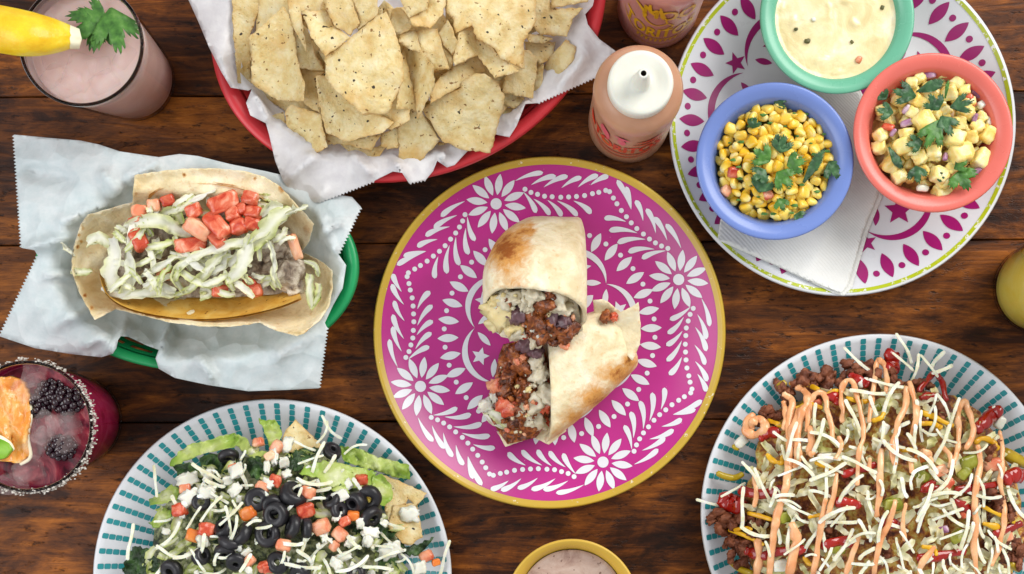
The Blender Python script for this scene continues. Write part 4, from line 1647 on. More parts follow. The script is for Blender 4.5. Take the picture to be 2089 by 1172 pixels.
for i, (px, py, L, a, m_, sd, lb) in enumerate([(1548, 392, 44, .4, 'cilantro2', 3, "dark cilantro leaf pointing at the tomato end of the corn"), (1640, 372, 84, .55, 'cilantro2', 5, "long dark chopped cilantro blade across the corn"), (1585, 352, 46, 2.3, 'cilantro', 7, "chopped cilantro leaf on the corn's middle, pointing down"),
                                                 (1570, 330, 44, -.9, 'cilantro', 8, "chopped cilantro leaf on the corn's middle, pointing to the bottles"), (1592, 312, 40, .2, 'cilantro2', 9, "small cilantro leaf on the corn's middle, pointing at the cheese dip"), (1606, 338, 42, 1.3, 'cilantro', 12, "cilantro leaf on the corn's middle, pointing at the coral bowl"),
                                                 (1582, 300, 34, .9, 'cilantro2', 14, "curled cilantro scrap above the corn's middle"), (1562, 348, 36, -2.2, 'cilantro2', 15, "cilantro scrap below the corn's middle"), (1692, 330, 44, 2.6, 'cilantro2', 17, "dark cilantro leaf by the blue bowl's wall facing the coral bowl"), (1535, 262, 26, .3, 'cilantro2', 18, "wet cilantro scrap stuck to corn near the cheese dip"),
                                                 (1580, 212, 30, 1.2, 'cilantro2', 19, "wet dark herb scrap on the topmost kernels"), (1620, 440, 30, 2, 'cilantro2', 20, "herb scrap low in the blue bowl"), (1590, 405, 30, 2.8, 'cilantro', 22, "pale green cilantro scrap below the long blade")]):
    herb("cilantro_leaf", px, py, dome(px, py, BP, 122, .034, .046) + .0085, L, a, sd, lb, "cilantro on the corn", M[m_], .3, 3 if i != 1 else 1, 0, .05, 2.2 if i != 1 else .55)

# ---------------------------------------------------------------- cheese dip in the green bowl
cG, RG = B_GREEN
n = NT("cheese_dip")
v = n.vec(rand=False)
c = n.ramp(n.noise(v, 40, 4, .6, 1), [(.3, (216, 198, 144)), (.5, (232, 220, 172)), (.7, (242, 235, 202))])
M['queso'] = n.finish(c, .18, .5, n.noise(v, 65, 5, .6, 1.5), .3, .002, sss=.3, srad=(.004, .003, .002))
g = G()
V, F = [(cG.x, cG.y, .0418)], []
for i in range(1, 31):
    for k in range(84):
        a = 2 * pi * k / 84
        q = RG * (.805 if i == 30 else .79 * i / 29.5)
        x, y = q * cos(a), q * sin(a)
        w_ = .0006 * nz(x * 70, y * 70, 2) + .0002 * nz(x * 300, y * 300, 9) + .0010 * max(0, nz(x * 120 + 5, y * 120, 4) - .25) ** 2 * 8
        V.append((cG.x + x, cG.y + y, .0418 + w_ * (i < 29) + (.0012 if i >= 29 else 0)))
for k in range(84):
    F.append((0, 1 + k, 1 + (k + 1) % 84))
    for i in range(29):
        a, b = 1 + i * 84, 1 + (i + 1) * 84
        F.append((a + k, b + k, b + (k + 1) % 84, a + (k + 1) % 84))
g.add(V, F)
single("cheese_dip", g, M['queso'], "pale creamy cheese dip with flecks of pepper in the green bowl", "cheese dip")
M['pepper'] = food("cooked_pepper", [(.3, (60, 66, 30)), (.7, (112, 104, 52))], 100)
for i, (px, py, s, m_, lb) in enumerate([(1647, 84, .0021, 'pepper', "dark green pepper fleck floating in the cheese dip"), (1752, 122, .0026, 'tomatopale', "pinkish tomato bit in the cheese dip near the coral bowl"), (1738, 86, .0013, 'pepper', "tiny pepper speck near the dip's middle"), (1624, 60, .0014, 'pepper', "tiny dark speck by the dip's edge towards the bottles"), (1800, 16, .0016, 'pepper', "green speck by the dip's edge near the photo's upper edge"), (1660, 40, .0017, 'onion', "pale onion bit raised out of the cheese dip")]):
    g = dice(s, s * .8, s * .5, 3, 3, .3, i + 90)
    tag(put("pepper_fleck" if m_ == 'pepper' else ("tomato_bit" if m_ == 'tomatopale' else "onion_bit"), mesh("fleck", g, M[m_]), W(px, py, .0424), (0, 0, i * 1.1)), lb, "dip fleck")

# ---------------------------------------------------------------- pineapple salsa in the coral bowl
M['pine'] = food("pineapple", [(.25, (228, 186, 78)), (.42, (242, 214, 122)), (.58, (248, 232, 164)), (.75, (251, 242, 202))], 90, dist=1.2, rough=.22, bump=.5, bscale=330, bdist=.001, sss=.5, srad=(.003, .002, .001), vary=.1)
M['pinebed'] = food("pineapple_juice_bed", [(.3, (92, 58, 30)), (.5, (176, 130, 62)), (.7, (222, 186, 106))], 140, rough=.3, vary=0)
cC, RC = B_CORAL
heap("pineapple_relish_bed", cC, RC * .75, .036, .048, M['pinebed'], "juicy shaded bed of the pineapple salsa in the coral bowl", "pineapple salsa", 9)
PP = (1904, 271)
tp = lambda l: T(l, 1740, 110, 3.6636)
rnd = random.Random(8)
PIN = [mesh("pineapple_cube", dice(.0040, .0035, .0034, 5 + i % 3, 5, .26, i + 70, .12 * (i % 2)), M['pine']) for i in range(8)]
taken = []
hand = tp([(680, 130, 1.15, .2), (440, 225, 1.0, .1), (500, 185, .9, .5), (780, 215, 1.2, .6), (720, 290, 1.3, .3), (830, 280, 1.05, .1), (350, 340, 1.3, 1.2), (480, 355, 1.3, -.6), (450, 445, 1.1, -.5), (520, 510, 1.8, -.9), (210, 605, 1.2, .6),
           (195, 705, 1.2, .1), (370, 690, 1.5, .4), (400, 600, 1.1, .2), (760, 640, 1.6, -.3), (800, 750, 1.9, .2), (960, 790, 1.7, 1.1), (1000, 605, 1.4, 1.0), (930, 550, 1.1, .4), (860, 440, 1.1, .8), (880, 620, 1.2, .2), (600, 745, 1.3, 0), (500, 780, 1.2, .5),
           (280, 830, 1.4, .9), (345, 925, 1.3, .5), (640, 910, 1.4, -.3), (665, 1040, 1.5, .1), (670, 970, 1.1, .2), (740, 850, 1.1, .6), (210, 420, 1.0, .3), (580, 310, 1.1, .6), (870, 360, .9, .2), (780, 520, 1.3, .3), (960, 480, 1.0, .9), (450, 720, 1.1, 0), (520, 880, 1.1, .3)])
for i, (px, py, s, a) in enumerate(hand):
    o_ = put("pineapple_cube", PIN[i % 8], W(px, py, dome(px, py, PP, 124, .040, .051) + .0052 + rnd.uniform(-.0008, .0012)), (rnd.uniform(-.5, .5), rnd.uniform(-.5, .5), a), s * 1.02)
    tag(o_, ("large " if s > 1.35 else ("small " if s < 1.06 else "mid sized ")) + "pineapple chunk on top at " + clock(px, py, PP, 120) + " of coral bowl", "pineapple chunk", "pineapple chunks in the coral bowl")
for k, (px, py) in enumerate(scatter(70, 112, 18, rnd, PP)):
    o_ = put("pineapple_cube", rnd.choice(PIN), W(px, py, dome(px, py, PP, 124, .038, .0495) + .001 + rnd.uniform(-.001, .001)), (rnd.uniform(-.8, .8), rnd.uniform(-.8, .8), rnd.uniform(0, 6)), rnd.uniform(.75, 1.05))
    tag(o_, "pineapple cube half buried at " + clock(px, py, PP, 120) + " of coral bowl", "pineapple chunk", "pineapple chunks in the coral bowl")
for i, (px, py, s, m_, nm, lb) in enumerate([(*tp([(570, 160)])[0], .0046, 'redonion', 'onion_piece', "purple onion piece beside the pale pineapple cube"), (*tp([(400, 415)])[0], .0036, 'redonion', 'onion_piece', "purple onion scrap left of the pineapple wedge's tip"), (*tp([(400, 520)])[0], .0042, 'redonion', 'onion_piece', "pale purple onion slice by the red tomato piece"),
                                               (*tp([(930, 295)])[0], .0052, 'redonion', 'onion_piece', "pinkish onion piece at the coral wall facing the lime rim"), (*tp([(970, 375)])[0], .0048, 'onion', 'onion_piece', "white onion shard sticking out over the coral wall"), (*tp([(300, 590)])[0], .0030, 'redonion', 'onion_piece', "violet onion scrap below the red tomato piece"),
                                               (*tp([(920, 885)])[0], .0046, 'redonion', 'onion_piece', "greyish onion piece by the big cilantro leaf"), (*tp([(520, 1005)])[0], .0042, 'onion', 'onion_piece', "white onion cube low in the coral bowl"), (*tp([(690, 770)])[0], .0030, 'redonion', 'onion_piece', "pink onion scrap between two pineapple chunks"),
                                               (*tp([(880, 350)])[0], .0050, 'tomato', 'tomato_cube', "long red tomato piece near the onion shards"), (*tp([(262, 550)])[0], .0044, 'tomato', 'tomato_cube', "shiny red tomato piece facing the blue bowl"), (*tp([(912, 480)])[0], .0032, 'redonion', 'onion_piece', "dark magenta onion sliver under the red tomato piece"),
                                               (*tp([(1020, 500)])[0], .0036, 'onion', 'onion_piece', "green tinged onion chip at the coral wall")]):
    g = dice(s, s * .55, s * .5, 4, 4, .2, i + 120)
    tag(put(nm, mesh(nm, g, M[m_]), W(px, py, dome(px, py, PP, 124, .040, .051) + .0062), (rnd.uniform(-.4, .4), rnd.uniform(-.4, .4), [.2, .9, .3, -.6, .5, 1, .3, 0, 1.3, -.9, -.2, 1.4, 1.2][i])), lb, "tomato piece" if 'tom' in nm else "onion piece")
for i, (zx, zy, L, a, m_, sd, lb, lob, spr) in enumerate([(470, 320, 52, radians(-75), 'cilantro2', 31, "cilantro leaf lying towards the cheese dip bowl", 3, 1.7), (480, 285, 66, radians(68), 'cilantro2', 33, "long cilantro leaf arm pointing at the pale pineapple cube", 1, .8), (640, 500, 66, radians(205), 'cilantro', 34, "big flat cilantro leaf over the pineapple's middle", 3, 1.5),
                                                            (660, 470, 48, radians(150), 'cilantro2', 36, "darker lobed cilantro leaf beside the big flat leaf", 3, 2.0), (640, 420, 40, radians(-30), 'cilantro2', 38, "cilantro leaf at the top of the middle cluster", 3, 2.2), (730, 400, 52, radians(75), 'cilantro2', 40, "curled dark cilantro leaf by the red tomato piece", 3, 1.4),
                                                            (790, 880, 46, radians(150), 'cilantro', 43, "round toothed cilantro leaf at the lower edge of the pineapple", 3, 2.9), (760, 860, 34, radians(60), 'cilantro', 44, "small bright cilantro leaf on top of the toothed one", 3, 1.8), (470, 840, 38, radians(170), 'cilantro2', 46, "dark cilantro leaf low in the coral bowl", 3, 2.2),
                                                            (270, 700, 56, radians(150), 'cilantro2', 48, "long dark cilantro strip along the shaded wall", 1, .7), (300, 440, 36, radians(-80), 'cilantro2', 50, "dark cilantro leaf near the blue bowl", 3, 2.0), (520, 660, 36, radians(-100), 'cilantro2', 52, "shaded cilantro leaf under the big flat leaf", 3, 2.0), (250, 340, 26, radians(-40), 'cilantro2', 53, "dark herb scrap at the upper shaded wall", 3, 2.2),
                                                            (690, 330, 40, radians(10), 'cilantro', 54, "thin green cilantro stalk end standing up", 1, .4), (620, 915, 20, radians(100), 'cilantro2', 56, "small green herb scrap on a pineapple cube", 3, 2.0)]):
    px, py = tp([(zx, zy)])[0]
    herb("cilantro_leaf", px, py, dome(px, py, PP, 124, .040, .051) + .0105, L, a, sd, lb, "cilantro on the pineapple", M[m_], .3, lob, 0, .03, spr)

# ---------------------------------------------------------------- the taco
def toasty(name, base, toast, dark):
    n = NT(name)
    v = n.vec(rand=False)
    c = n.ramp(n.noise(v, 55, 5, .6, .5), base)
    at = n.attr('toast').outputs['Fac']
    nn = n.noise(v, 150, 6, .75, .6)
    f = n.fac(n.math('ADD', at, n.math('MULTIPLY', n.math('SUBTRACT', nn, .5), 1.2)), .28, .80)
    c = n.mix(f, c, toast)
    c = n.mix(n.math('MULTIPLY', n.fac(n.noise(v, 240, 3, .6), .60, .70), .35), c, toast)
    f2 = n.fac(n.math('ADD', at, n.math('MULTIPLY', n.math('SUBTRACT', n.noise(v, 150, 4, .7), .5), 1.4)), .85, 1.15)
    c = n.mix(f2, c, dark)
    return n.finish(c, .62, .3, n.math('ADD', n.noise(v, 60, 5), n.math('MULTIPLY', n.noise(v, 260, 3), .35)), .8, .0028, sss=.12, srad=(.003, .002, .001))


M['tortilla'] = toasty("flour_tortilla", [(.3, (212, 190, 142)), (.5, (232, 216, 176)), (.7, (242, 232, 204))], (198, 150, 88), (140, 86, 40))
M['burrito'] = toasty("grilled_tortilla", [(.3, (212, 192, 148)), (.5, (234, 221, 186)), (.7, (244, 237, 214))], (208, 150, 80), (150, 84, 32))
M['shell'] = food("corn_shell", [(.3, (212, 152, 52)), (.55, (230, 180, 80)), (.8, (241, 205, 118))], 90, dist=.6, rough=.5, bump=.5, bscale=260, specks=[(300, .66, .72, (150, 96, 30))])
M['beef'] = food("grilled_beef", [(.28, (76, 62, 50)), (.40, (136, 118, 100)), (.52, (186, 172, 152)), (.68, (224, 214, 196))], 130, dist=.8, rough=.4, bump=.9, bscale=220, bdist=.002)

n = NT("lettuce")
v = n.vec()
at = n.attr('edge').outputs['Fac']
oi = n.n('ShaderNodeObjectInfo')
f = n.math('ADD', n.math('MULTIPLY', at, .45), n.math('ADD', n.math('MULTIPLY', n.noise(v, 55, 3, .6, .5), .5), n.math('MULTIPLY', oi.outputs['Random'], .35)))
c = n.ramp(f, [(.40, (251, 250, 242)), (.62, (247, 247, 228)), (.82, (232, 235, 180)), (1.02, (192, 208, 104))])
M['lettuce'] = lettuce_mat = n.finish(c, .28, .5, n.noise(v, 120, 4), .5, .0016, transl=.32)

n = NT("green_lettuce")
v = n.vec()
at = n.attr('edge').outputs['Fac']
f = n.math('ADD', n.math('MULTIPLY', at, .55), n.math('MULTIPLY', n.noise(v, 60, 4, .6, .5), .7))
M['greenlettuce'] = n.finish(n.ramp(f, [(.30, (238, 240, 206)), (.48, (208, 222, 130)), (.68, (170, 202, 84)), (.9, (120, 164, 56))]), .3, .5, n.noise(v, 120, 4), .6, .0018, transl=.3)

tz_ = lambda l: T(l, 0, 260, 2.131)
TACO = root("taco", W(400, 520, .012), "open taco in a flour tortilla around a yellow corn shell on the green basket's paper", "taco")
ol = tz_([(585, 208), (700, 190), (830, 178), (950, 178), (1060, 190), (1150, 215), (1220, 260), (1280, 325), (1330, 380), (1362, 420), (1345, 490), (1310, 540), (1400, 585), (1442, 620), (1445, 700), (1430, 780), (1390, 840), (1320, 897), (1290, 908), (1200, 885),
          (1130, 850), (1000, 868), (880, 866), (740, 850), (600, 815), (500, 790), (410, 837), (345, 720), (315, 640), (310, 580), (325, 500), (350, 420), (380, 380), (470, 355), (575, 325), (580, 260)])
SP = tz_([(470, 590), (700, 560), (1100, 590), (1240, 640)])


def spine(px, py):
    return min(seg_d(px, py, SP[i], SP[i + 1])[0] for i in range(3))


def tort_z(px, py):
    d = spine(px, py)
    z = .022 + .050 * min(1, d / 135) ** 1.35
    e = min(seg_d(px, py, ol[i], ol[(i + 1) % len(ol)])[0] for i in range(len(ol)))
    z += .004 * max(0, 1 - e / 14)
    if px < 250:
        z = max(z, .040 + .010 * nz(px * .02, py * .02)) + (250 - px) * .00008
    z = max(z, paper_z(px, py) + .004)
    return z + .003 * nz(px * .018, py * .018, 5) + .0012 * nz(px * .06, py * .06)


def spots(lst):
    def f(px, py):
        return max((h_ * max(0, 1 - hypot((px - x) / rx, (py - y) / ry)) for x, y, rx, ry, h_ in lst), default=0)
    return f


ts = spots([(p[0], p[1], 6, 6, 1.6) for p in tz_([(345, 470), (352, 495), (338, 520), (362, 440), (590, 285), (400, 790), (370, 730), (800, 205), (1105, 225)])] + [(575, 382, 12, 18, 1.5), (518, 664, 22, 6, 1.1), (632, 676, 14, 7, 1.2), (625, 470, 14, 22, .7), (640, 440, 10, 14, .8), (240, 440, 22, 30, .25), (300, 350, 60, 10, .25)])
g = G()
sheet(g, resample(ol, 7, .8, 2), tort_z, 7, .0022, attrs={'toast': ts})
part(TACO, "flour_tortilla", g, M['tortilla'])


def wall(front, low, back=None, n_=26, m_=9, zt=.066, zl=.030, wav=.002):
    """a curved shell wall between a lip and a lower line"""
    A, B = smooth_path(front, 6), smooth_path(low, 6)

    def at(P, t):
        q = t * (len(P) - 1)
        i = min(int(q), len(P) - 2)
        u = q - i
        return (P[i][0] + (P[i + 1][0] - P[i][0]) * u, P[i][1] + (P[i + 1][1] - P[i][1]) * u)
    V, F = [], []
    for i in range(n_ + 1):
        a, b = at(A, i / n_), at(B, i / n_)
        for k in range(m_ + 1):
            t = k / m_
            z = zt + (zl - zt) * t ** .7 + wav * nz(i * .35, t * 2, 3)
            V.append(W(a[0] + (b[0] - a[0]) * t, a[1] + (b[1] - a[1]) * t, z))
    for i in range(n_):
        for k in range(m_):
            q = i * (m_ + 1) + k
            F.append((q, q + 1, q + m_ + 2, q + m_ + 1))
    return V, F


g = G()
V, F = wall(tz_([(432, 640), (455, 715), (520, 770), (620, 805), (760, 828), (880, 834), (1000, 826), (1120, 805), (1230, 775), (1310, 742)]), tz_([(450, 620), (500, 690), (560, 715), (650, 720), (760, 722), (880, 722), (1000, 722), (1120, 712), (1210, 700), (1290, 690)]), zt=.071, zl=.044)
g.add(V, F)
g.add([Vector(p) - Vector((0, .0012, .0012)) for p in V], [f_[::-1] for f_ in F])
V, F = wall(tz_([(645, 300), (700, 268), (780, 250), (870, 244), (960, 250), (1050, 268), (1140, 310), (1240, 400)]), tz_([(640, 350), (700, 330), (780, 320), (870, 316), (960, 330), (1050, 350), (1130, 390), (1200, 450)]), zt=.073, zl=.045)
g.add(V, F)
g.add([Vector(p) - Vector((0, -.0012, .0012)) for p in V], [f_[::-1] for f_ in F])
part(TACO, "corn_shell", g, M['shell'])

# what fills it: a bed, then the pieces that can be told apart
g = G()
bed = tz_([(440, 620), (520, 430), (650, 310), (860, 300), (1050, 300), (1180, 360), (1290, 480), (1330, 640), (1290, 720), (1000, 740), (760, 740), (560, 730)])
sheet(g, resample(bed, 12), lambda x, y: .050 + .004 * nz(x * .05, y * .05) + .003 * nz(x * .12, y * .12, 6), 6, 0)
tag(single("meat_filling", g, M['beef'], "bed of grey grilled beef inside the taco under the lettuce", "meat filling"), None, None, None, "stuff")
rnd = random.Random(14)
for i, (x, y, s, a, lb) in enumerate([(1260, 640, .0115, 1.1, "large grey charred beef chunk at the open end of the taco"), (1185, 540, .0085, .3, "beef chunk under the long lettuce ribbon"), (700, 540, .008, .6, "grey beef chunk in the gap between lettuce shreds"), (640, 600, .0085, .2, "dark beef chunk beside the lone tomato cube"), (830, 650, .0075, .9, "small dark beef chunk in the hollow of the taco"),
                                       (930, 660, .009, .4, "dark brown beef chunk above the yellow shell"), (1290, 700, .006, .7, "little burnt beef tip at the shell's end"), (1000, 640, .008, 0, "beef chunk under the pale green lettuce fold")]):
    px, py = tz_([(x, y)])[0]
    g = dice(s, s * .75, s * .6, 3, 7, .35, i + 150)
    tag(put("beef_chunk", mesh("beef_chunk", g, M['beef']), W(px, py, .056), (.2, .1, a)), lb, "beef chunk", "beef chunks in the taco")


def lettuce(name, pts, w, label, group, ruffle=.003, cup=.4, seed=0, conv=None, m='lettuce', twist=0.6):
    P = [(*(conv([p])[0][:2] if conv else p[:2]), p[2]) for p in pts]
    P = smooth_path(P, 5)
    g = G()
    ribbon(g, [W(*p) for p in P], [w * S] * len(P), cup, ruffle, .0004, seed, 6, twist)
    return single(name, g, M[m], label, "lettuce shred", group)


LT = [
    ([(1290, 355, .074), (1200, 420, .076), (1110, 480, .078), (1010, 510, .078), (900, 540, .077), (800, 590, .074), (760, 650, .070), (800, 720, .066)], 26, "longest pale lettuce ribbon sweeping across the taco"),
    ([(1270, 360, .078), (1200, 400, .079), (1150, 460, .077), (1090, 520, .076)], 52, "broad pale lettuce leaf beside the tomato cubes"),
    ([(1230, 350, .077), (1180, 350, .078), (1140, 390, .076)], 24, "light green lettuce curl touching the tomato cubes"),
    ([(1100, 470, .078), (1070, 550, .079), (1040, 620, .077), (990, 660, .072)], 40, "white lettuce fold hanging over the beef"),
    ([(1170, 490, .075), (1195, 570, .076), (1190, 640, .074), (1220, 700, .068)], 16, "thin white lettuce strip over the charred beef"),
    ([(990, 540, .072), (940, 580, .074), (890, 640, .072), (830, 700, .068), (760, 735, .064)], 24, "yellow green lettuce strip in the taco's hollow"),
    ([(1060, 640, .070), (1090, 680, .071), (1060, 650, .070)], 18, "small yellow green lettuce tip by the paired tomato cubes"),
    ([(540, 440, .069), (620, 410, .072), (700, 410, .073), (760, 440, .071), (830, 470, .069)], 42, "crinkled white lettuce piece between tomato cubes"),
    ([(560, 430, .067), (610, 480, .069), (660, 450, .068)], 30, "translucent lettuce scrap over the tilted tomato cube"),
    ([(690, 390, .068), (760, 370, .070), (790, 420, .070)], 30, "light green lettuce curl below the red cubes"),
    ([(810, 330, .071), (880, 300, .073), (940, 270, .073)], 17, "slim lettuce strip pointing up at the back shell"),
    ([(490, 480, .067), (500, 560, .070), (480, 640, .069), (500, 710, .066)], 46, "green leafy lettuce edge at the taco's paper end"),
    ([(550, 520, .068), (570, 600, .071), (560, 680, .069), (540, 730, .066)], 40, "pale lettuce leaf curling down at the taco's paper end"),
    ([(440, 700, .062), (500, 725, .066), (600, 725, .066), (700, 720, .066), (780, 735, .064)], 28, "frilly green lettuce strip along the yellow shell"),
    ([(610, 650, .069), (690, 610, .071), (760, 570, .072), (830, 555, .073)], 19, "thin curved lettuce strip crossing the beef"),
    ([(640, 660, .066), (700, 690, .068), (760, 720, .066)], 26, "pale lettuce scrap at the shell's lower lip"),
    ([(380, 500, .056), (430, 480, .060), (480, 510, .062)], 34, "pale lettuce flap lying on the tortilla's side"),
    ([(310, 620, .054), (350, 630, .055), (400, 625, .056)], 22, "white lettuce scrap on the tortilla's folded end"),
    ([(270, 500, .056), (295, 530, .056), (325, 560, .056)], 10, "thin loose lettuce strip over the tortilla's edge"),
    ([(1320, 580, .062), (1370, 600, .064), (1385, 650, .063)], 16, "curled lettuce strip in the tortilla's open flap"),
    ([(1350, 640, .062), (1345, 700, .063), (1355, 780, .060)], 26, "lettuce strip hanging from the tortilla's open flap"),
    ([(1390, 680, .060), (1385, 730, .061), (1350, 790, .059)], 18, "small lettuce curl beside the hanging strip"),
    ([(870, 700, .066), (910, 720, .067), (870, 740, .064)], 26, "white lettuce scrap above the yellow shell's middle"),
    ([(1140, 690, .066), (1180, 660, .068), (1200, 700, .066)], 26, "shredded white lettuce bit under the charred beef"),
    ([(1240, 380, .080), (1290, 360, .081), (1340, 342, .081)], 12, "thin lettuce strip pointing at the chip basket's paper"),
    ([(690, 480, .066), (670, 540, .068), (700, 570, .066)], 20, "short white lettuce shred by the lone beef gap"),
    ([(860, 590, .070), (900, 600, .071), (960, 560, .071)], 16, "short lettuce shred under the longest ribbon"),
    ([(920, 640, .068), (960, 600, .070), (1010, 560, .072)], 26, "yellow green lettuce fold beside the white fold"),
]
for i, (pts, w, lb) in enumerate(LT):
    lettuce("lettuce_shred", pts, w * .68, lb, "lettuce shreds in the taco", .0042, .45, i, tz_)
rnd = random.Random(92)
for i in range(84):
    x0, y0 = rnd.uniform(470, 1240), rnd.uniform(300, 730)
    a = rnd.gauss(.2, .9)
    L = rnd.uniform(60, 150)
    zz = .067 + rnd.random() * .005
    b = rnd.uniform(-.6, .6)
    P = [(x0 + cos(a + b * t) * L * t, y0 - sin(a + b * t) * L * t, zz + .003 * sin(pi * t)) for t in (0, .33, .66, 1)]
    if any(not (455 < p[0] < 1300 and 290 < p[1] < 745) for p in P):
        continue
    lettuce("lettuce_shred", P, rnd.uniform(9, 15), ("thin" if L < 100 else "longer thin") + " lettuce thread at " + clock(*tz_([(x0, y0)])[0], (405, 505), 210) + " of the taco filling", "thin lettuce threads in the taco", .0015, .4, 50 + i, tz_)
TM = [(607, 365, 74, 60, .0, "pale rounded tomato cube at the taco's paper end"), (670, 340, 62, 62, .05, "square tomato cube in the pair by the back shell"), (730, 318, 64, 56, .3, "darker tomato cube of the pair by the back shell"), (970, 325, 145, 84, .42, "long tomato piece against the back shell"), (1088, 310, 76, 66, -.2, "tomato cube nearest the back shell's curve"),
      (1015, 380, 66, 70, .35, "tomato cube with a white edge in the cluster"), (1052, 356, 50, 56, .2, "small tomato cube wedged behind the cluster"), (1100, 370, 84, 60, -.1, "flat tomato cube next to the broad lettuce leaf"), (1040, 432, 80, 72, .35, "tomato cube at the lower corner of the cluster"), (1096, 420, 78, 64, -.15, "tomato cube under the flat one by the lettuce leaf"),
      (860, 440, 130, 78, -.55, "pale seeded tomato piece lying aslant"), (945, 430, 150, 86, -.85, "longest tomato strip in the middle of the taco"), (842, 362, 72, 66, .3, "tomato cube above the seeded piece"), (604, 490, 110, 78, -1.05, "tilted tomato cube above the beef gap"), (830, 512, 146, 76, .12, "long tomato piece above the curved lettuce"),
      (945, 490, 86, 66, -.8, "tomato piece under the longest strip"), (714, 640, 64, 60, .1, "lone tomato cube low in the taco"), (1080, 690, 82, 66, .75, "upper cube of the tomato pair above the yellow shell"), (1108, 712, 72, 60, .3, "lower cube of the tomato pair above the yellow shell"), (955, 712, 78, 58, 0, "dark tomato cube in the shade of the yellow shell"),
      (1282, 520, 44, 130, .25, "pinkish tomato slice at the tortilla's folded corner"), (585, 402, 64, 30, .2, "dark red tomato scrap under the rounded cube")]
for i, (x, y, w, h_, a, lb) in enumerate(TM):
    px, py = tz_([(x, y)])[0]
    k = S * .93 / 2.131 / 2
    z = (.076 if 290 < y < 500 and x > 780 else .070) if y < 600 else .066
    if i in (20,):
        z = .066
    g = dice(w * k * .9, h_ * k * .88, min(w, h_) * k * .8, 5.5, 6, .13, i + 170)
    tag(put("tomato_cube", mesh("tomato_cube", g, M['tomato' if i not in (0, 1, 10, 20, 16) else 'tomatopale']), W(px, py, z), (rnd.uniform(-.35, .35), rnd.uniform(-.35, .35), a)), lb, "tomato piece", "tomato dice on the taco")

# ---------------------------------------------------------------- the cut burrito
tb = lambda l: T(l, 960, 410, 2.254)
M['meat'] = food("saucy_meat", [(.25, (44, 18, 10)), (.42, (98, 46, 20)), (.58, (158, 84, 36)), (.74, (206, 132, 66))], 170, dist=.8, rough=.3, bump=.9, bscale=240, bdist=.002)
M['rice'] = food("rice_and_potato", [(.3, (190, 174, 140)), (.55, (222, 212, 186)), (.8, (238, 232, 214))], 120, rough=.4, bump=.6, bscale=220, bdist=.001, sss=.15)
M['cabbage'] = food("purple_onion_shred", [(.3, (70, 40, 48)), (.6, (124, 92, 98)), (.8, (186, 164, 160))], 80, rough=.3)
M['cheese_melt'] = food("melted_cheese", [(.3, (214, 190, 128)), (.6, (232, 214, 160)), (.8, (240, 230, 190))], 60, rough=.3, sss=.2)


def roll(r, name, rings, m, toast, n_=44, closed_end=True, sq=2.6, inner=True):
    """a wrapped roll: rings of (centre px, half width px, direction of the width, z bottom, z top, slant px along the axis at the top edge)"""
    R_ = []
    P = smooth_path([tuple(q) for q in rings], 5)
    g = G()
    V, F, A = [], [], []

    def ring(q, shrink=1.0):
        cx, cy, hw, ang, zb, zt, slx, sly = q
        out = []
        for k in range(n_):
            t = 2 * pi * k / n_
            u, w = cos(t), sin(t)
            m_ = (abs(u) ** sq + abs(w) ** sq) ** (1 / sq)
            u, w = u / m_ * shrink, w / m_ * shrink
            z = (zb + zt) / 2 + w * (zt - zb) / 2
            f = (w + 1) / 2
            px = cx + u * hw * cos(ang) + slx * (1 - f)
            py = cy + u * hw * sin(ang) + sly * (1 - f)
            px += 2.2 * nz(cx * .02 + u * 2, cy * .02 + w * 2, 3)
            py += 2.2 * nz(cx * .02 + u * 2 + 7, cy * .02 + w * 2, 3)
            z += .0034 * nz(px * .03, py * .012, w * 2) - .0022 * abs(nz(px * .04 + 3, py * .02, w * 3)) + .0010 * nz(px * .07, py * .07, w * 2)
            out.append((px, py, z))
        return out
    rr = [ring(q) for q in P]
    rr[-1] = [(x + 4 * nz(x * .07, z * 300, 2), y + 7 * nz(x * .06, z * 200, 5) + 4 * nz(x * .2, z * 500, 8), z) for x, y, z in rr[-1]]
    rr[-2] = [(x, y + 2 * nz(x * .06, z * 200, 5), z) for x, y, z in rr[-2]]
    for q in rr:
        for p in q:
            V.append(W(*p))
            A.append(toast(p[0], p[1]) * (1 if p[2] > .012 else .3))
    m_ = len(rr)
    for i in range(m_ - 1):
        for k in range(n_):
            j = (k + 1) % n_
            F.append((i * n_ + k, i * n_ + j, (i + 1) * n_ + j, (i + 1) * n_ + k))
    if closed_end:
        b = len(V)
        q = P[0]
        V.append(W(q[0], q[1], (q[4] + q[5]) / 2))
        A.append(.2)
        F += [((k + 1) % n_, k, b) for k in range(n_)]
    # the cut edge: wall thickness, then the inside
    b = len(V)
    for sc, back in ((.93, 0), (.90, .35), (.86, .7)):
        q = list(P[-1])
        q2 = P[-6]
        q = [x + (y - x) * back for x, y in zip(q, q2)]
        q[6], q[7] = P[-1][6], P[-1][7]
        for p in ring(q, sc):
            V.append(W(*p))
            A.append(0)
    prev = (m_ - 1) * n_
    for s_ in range(3):
        for k in range(n_):
            j = (k + 1) % n_
            F.append((prev + k, prev + j, b + s_ * n_ + j, b + s_ * n_ + k))
        prev = b + s_ * n_
    g.add(V, F)
    g.a['toast'] = A
    return part(r, name, g, m), rr


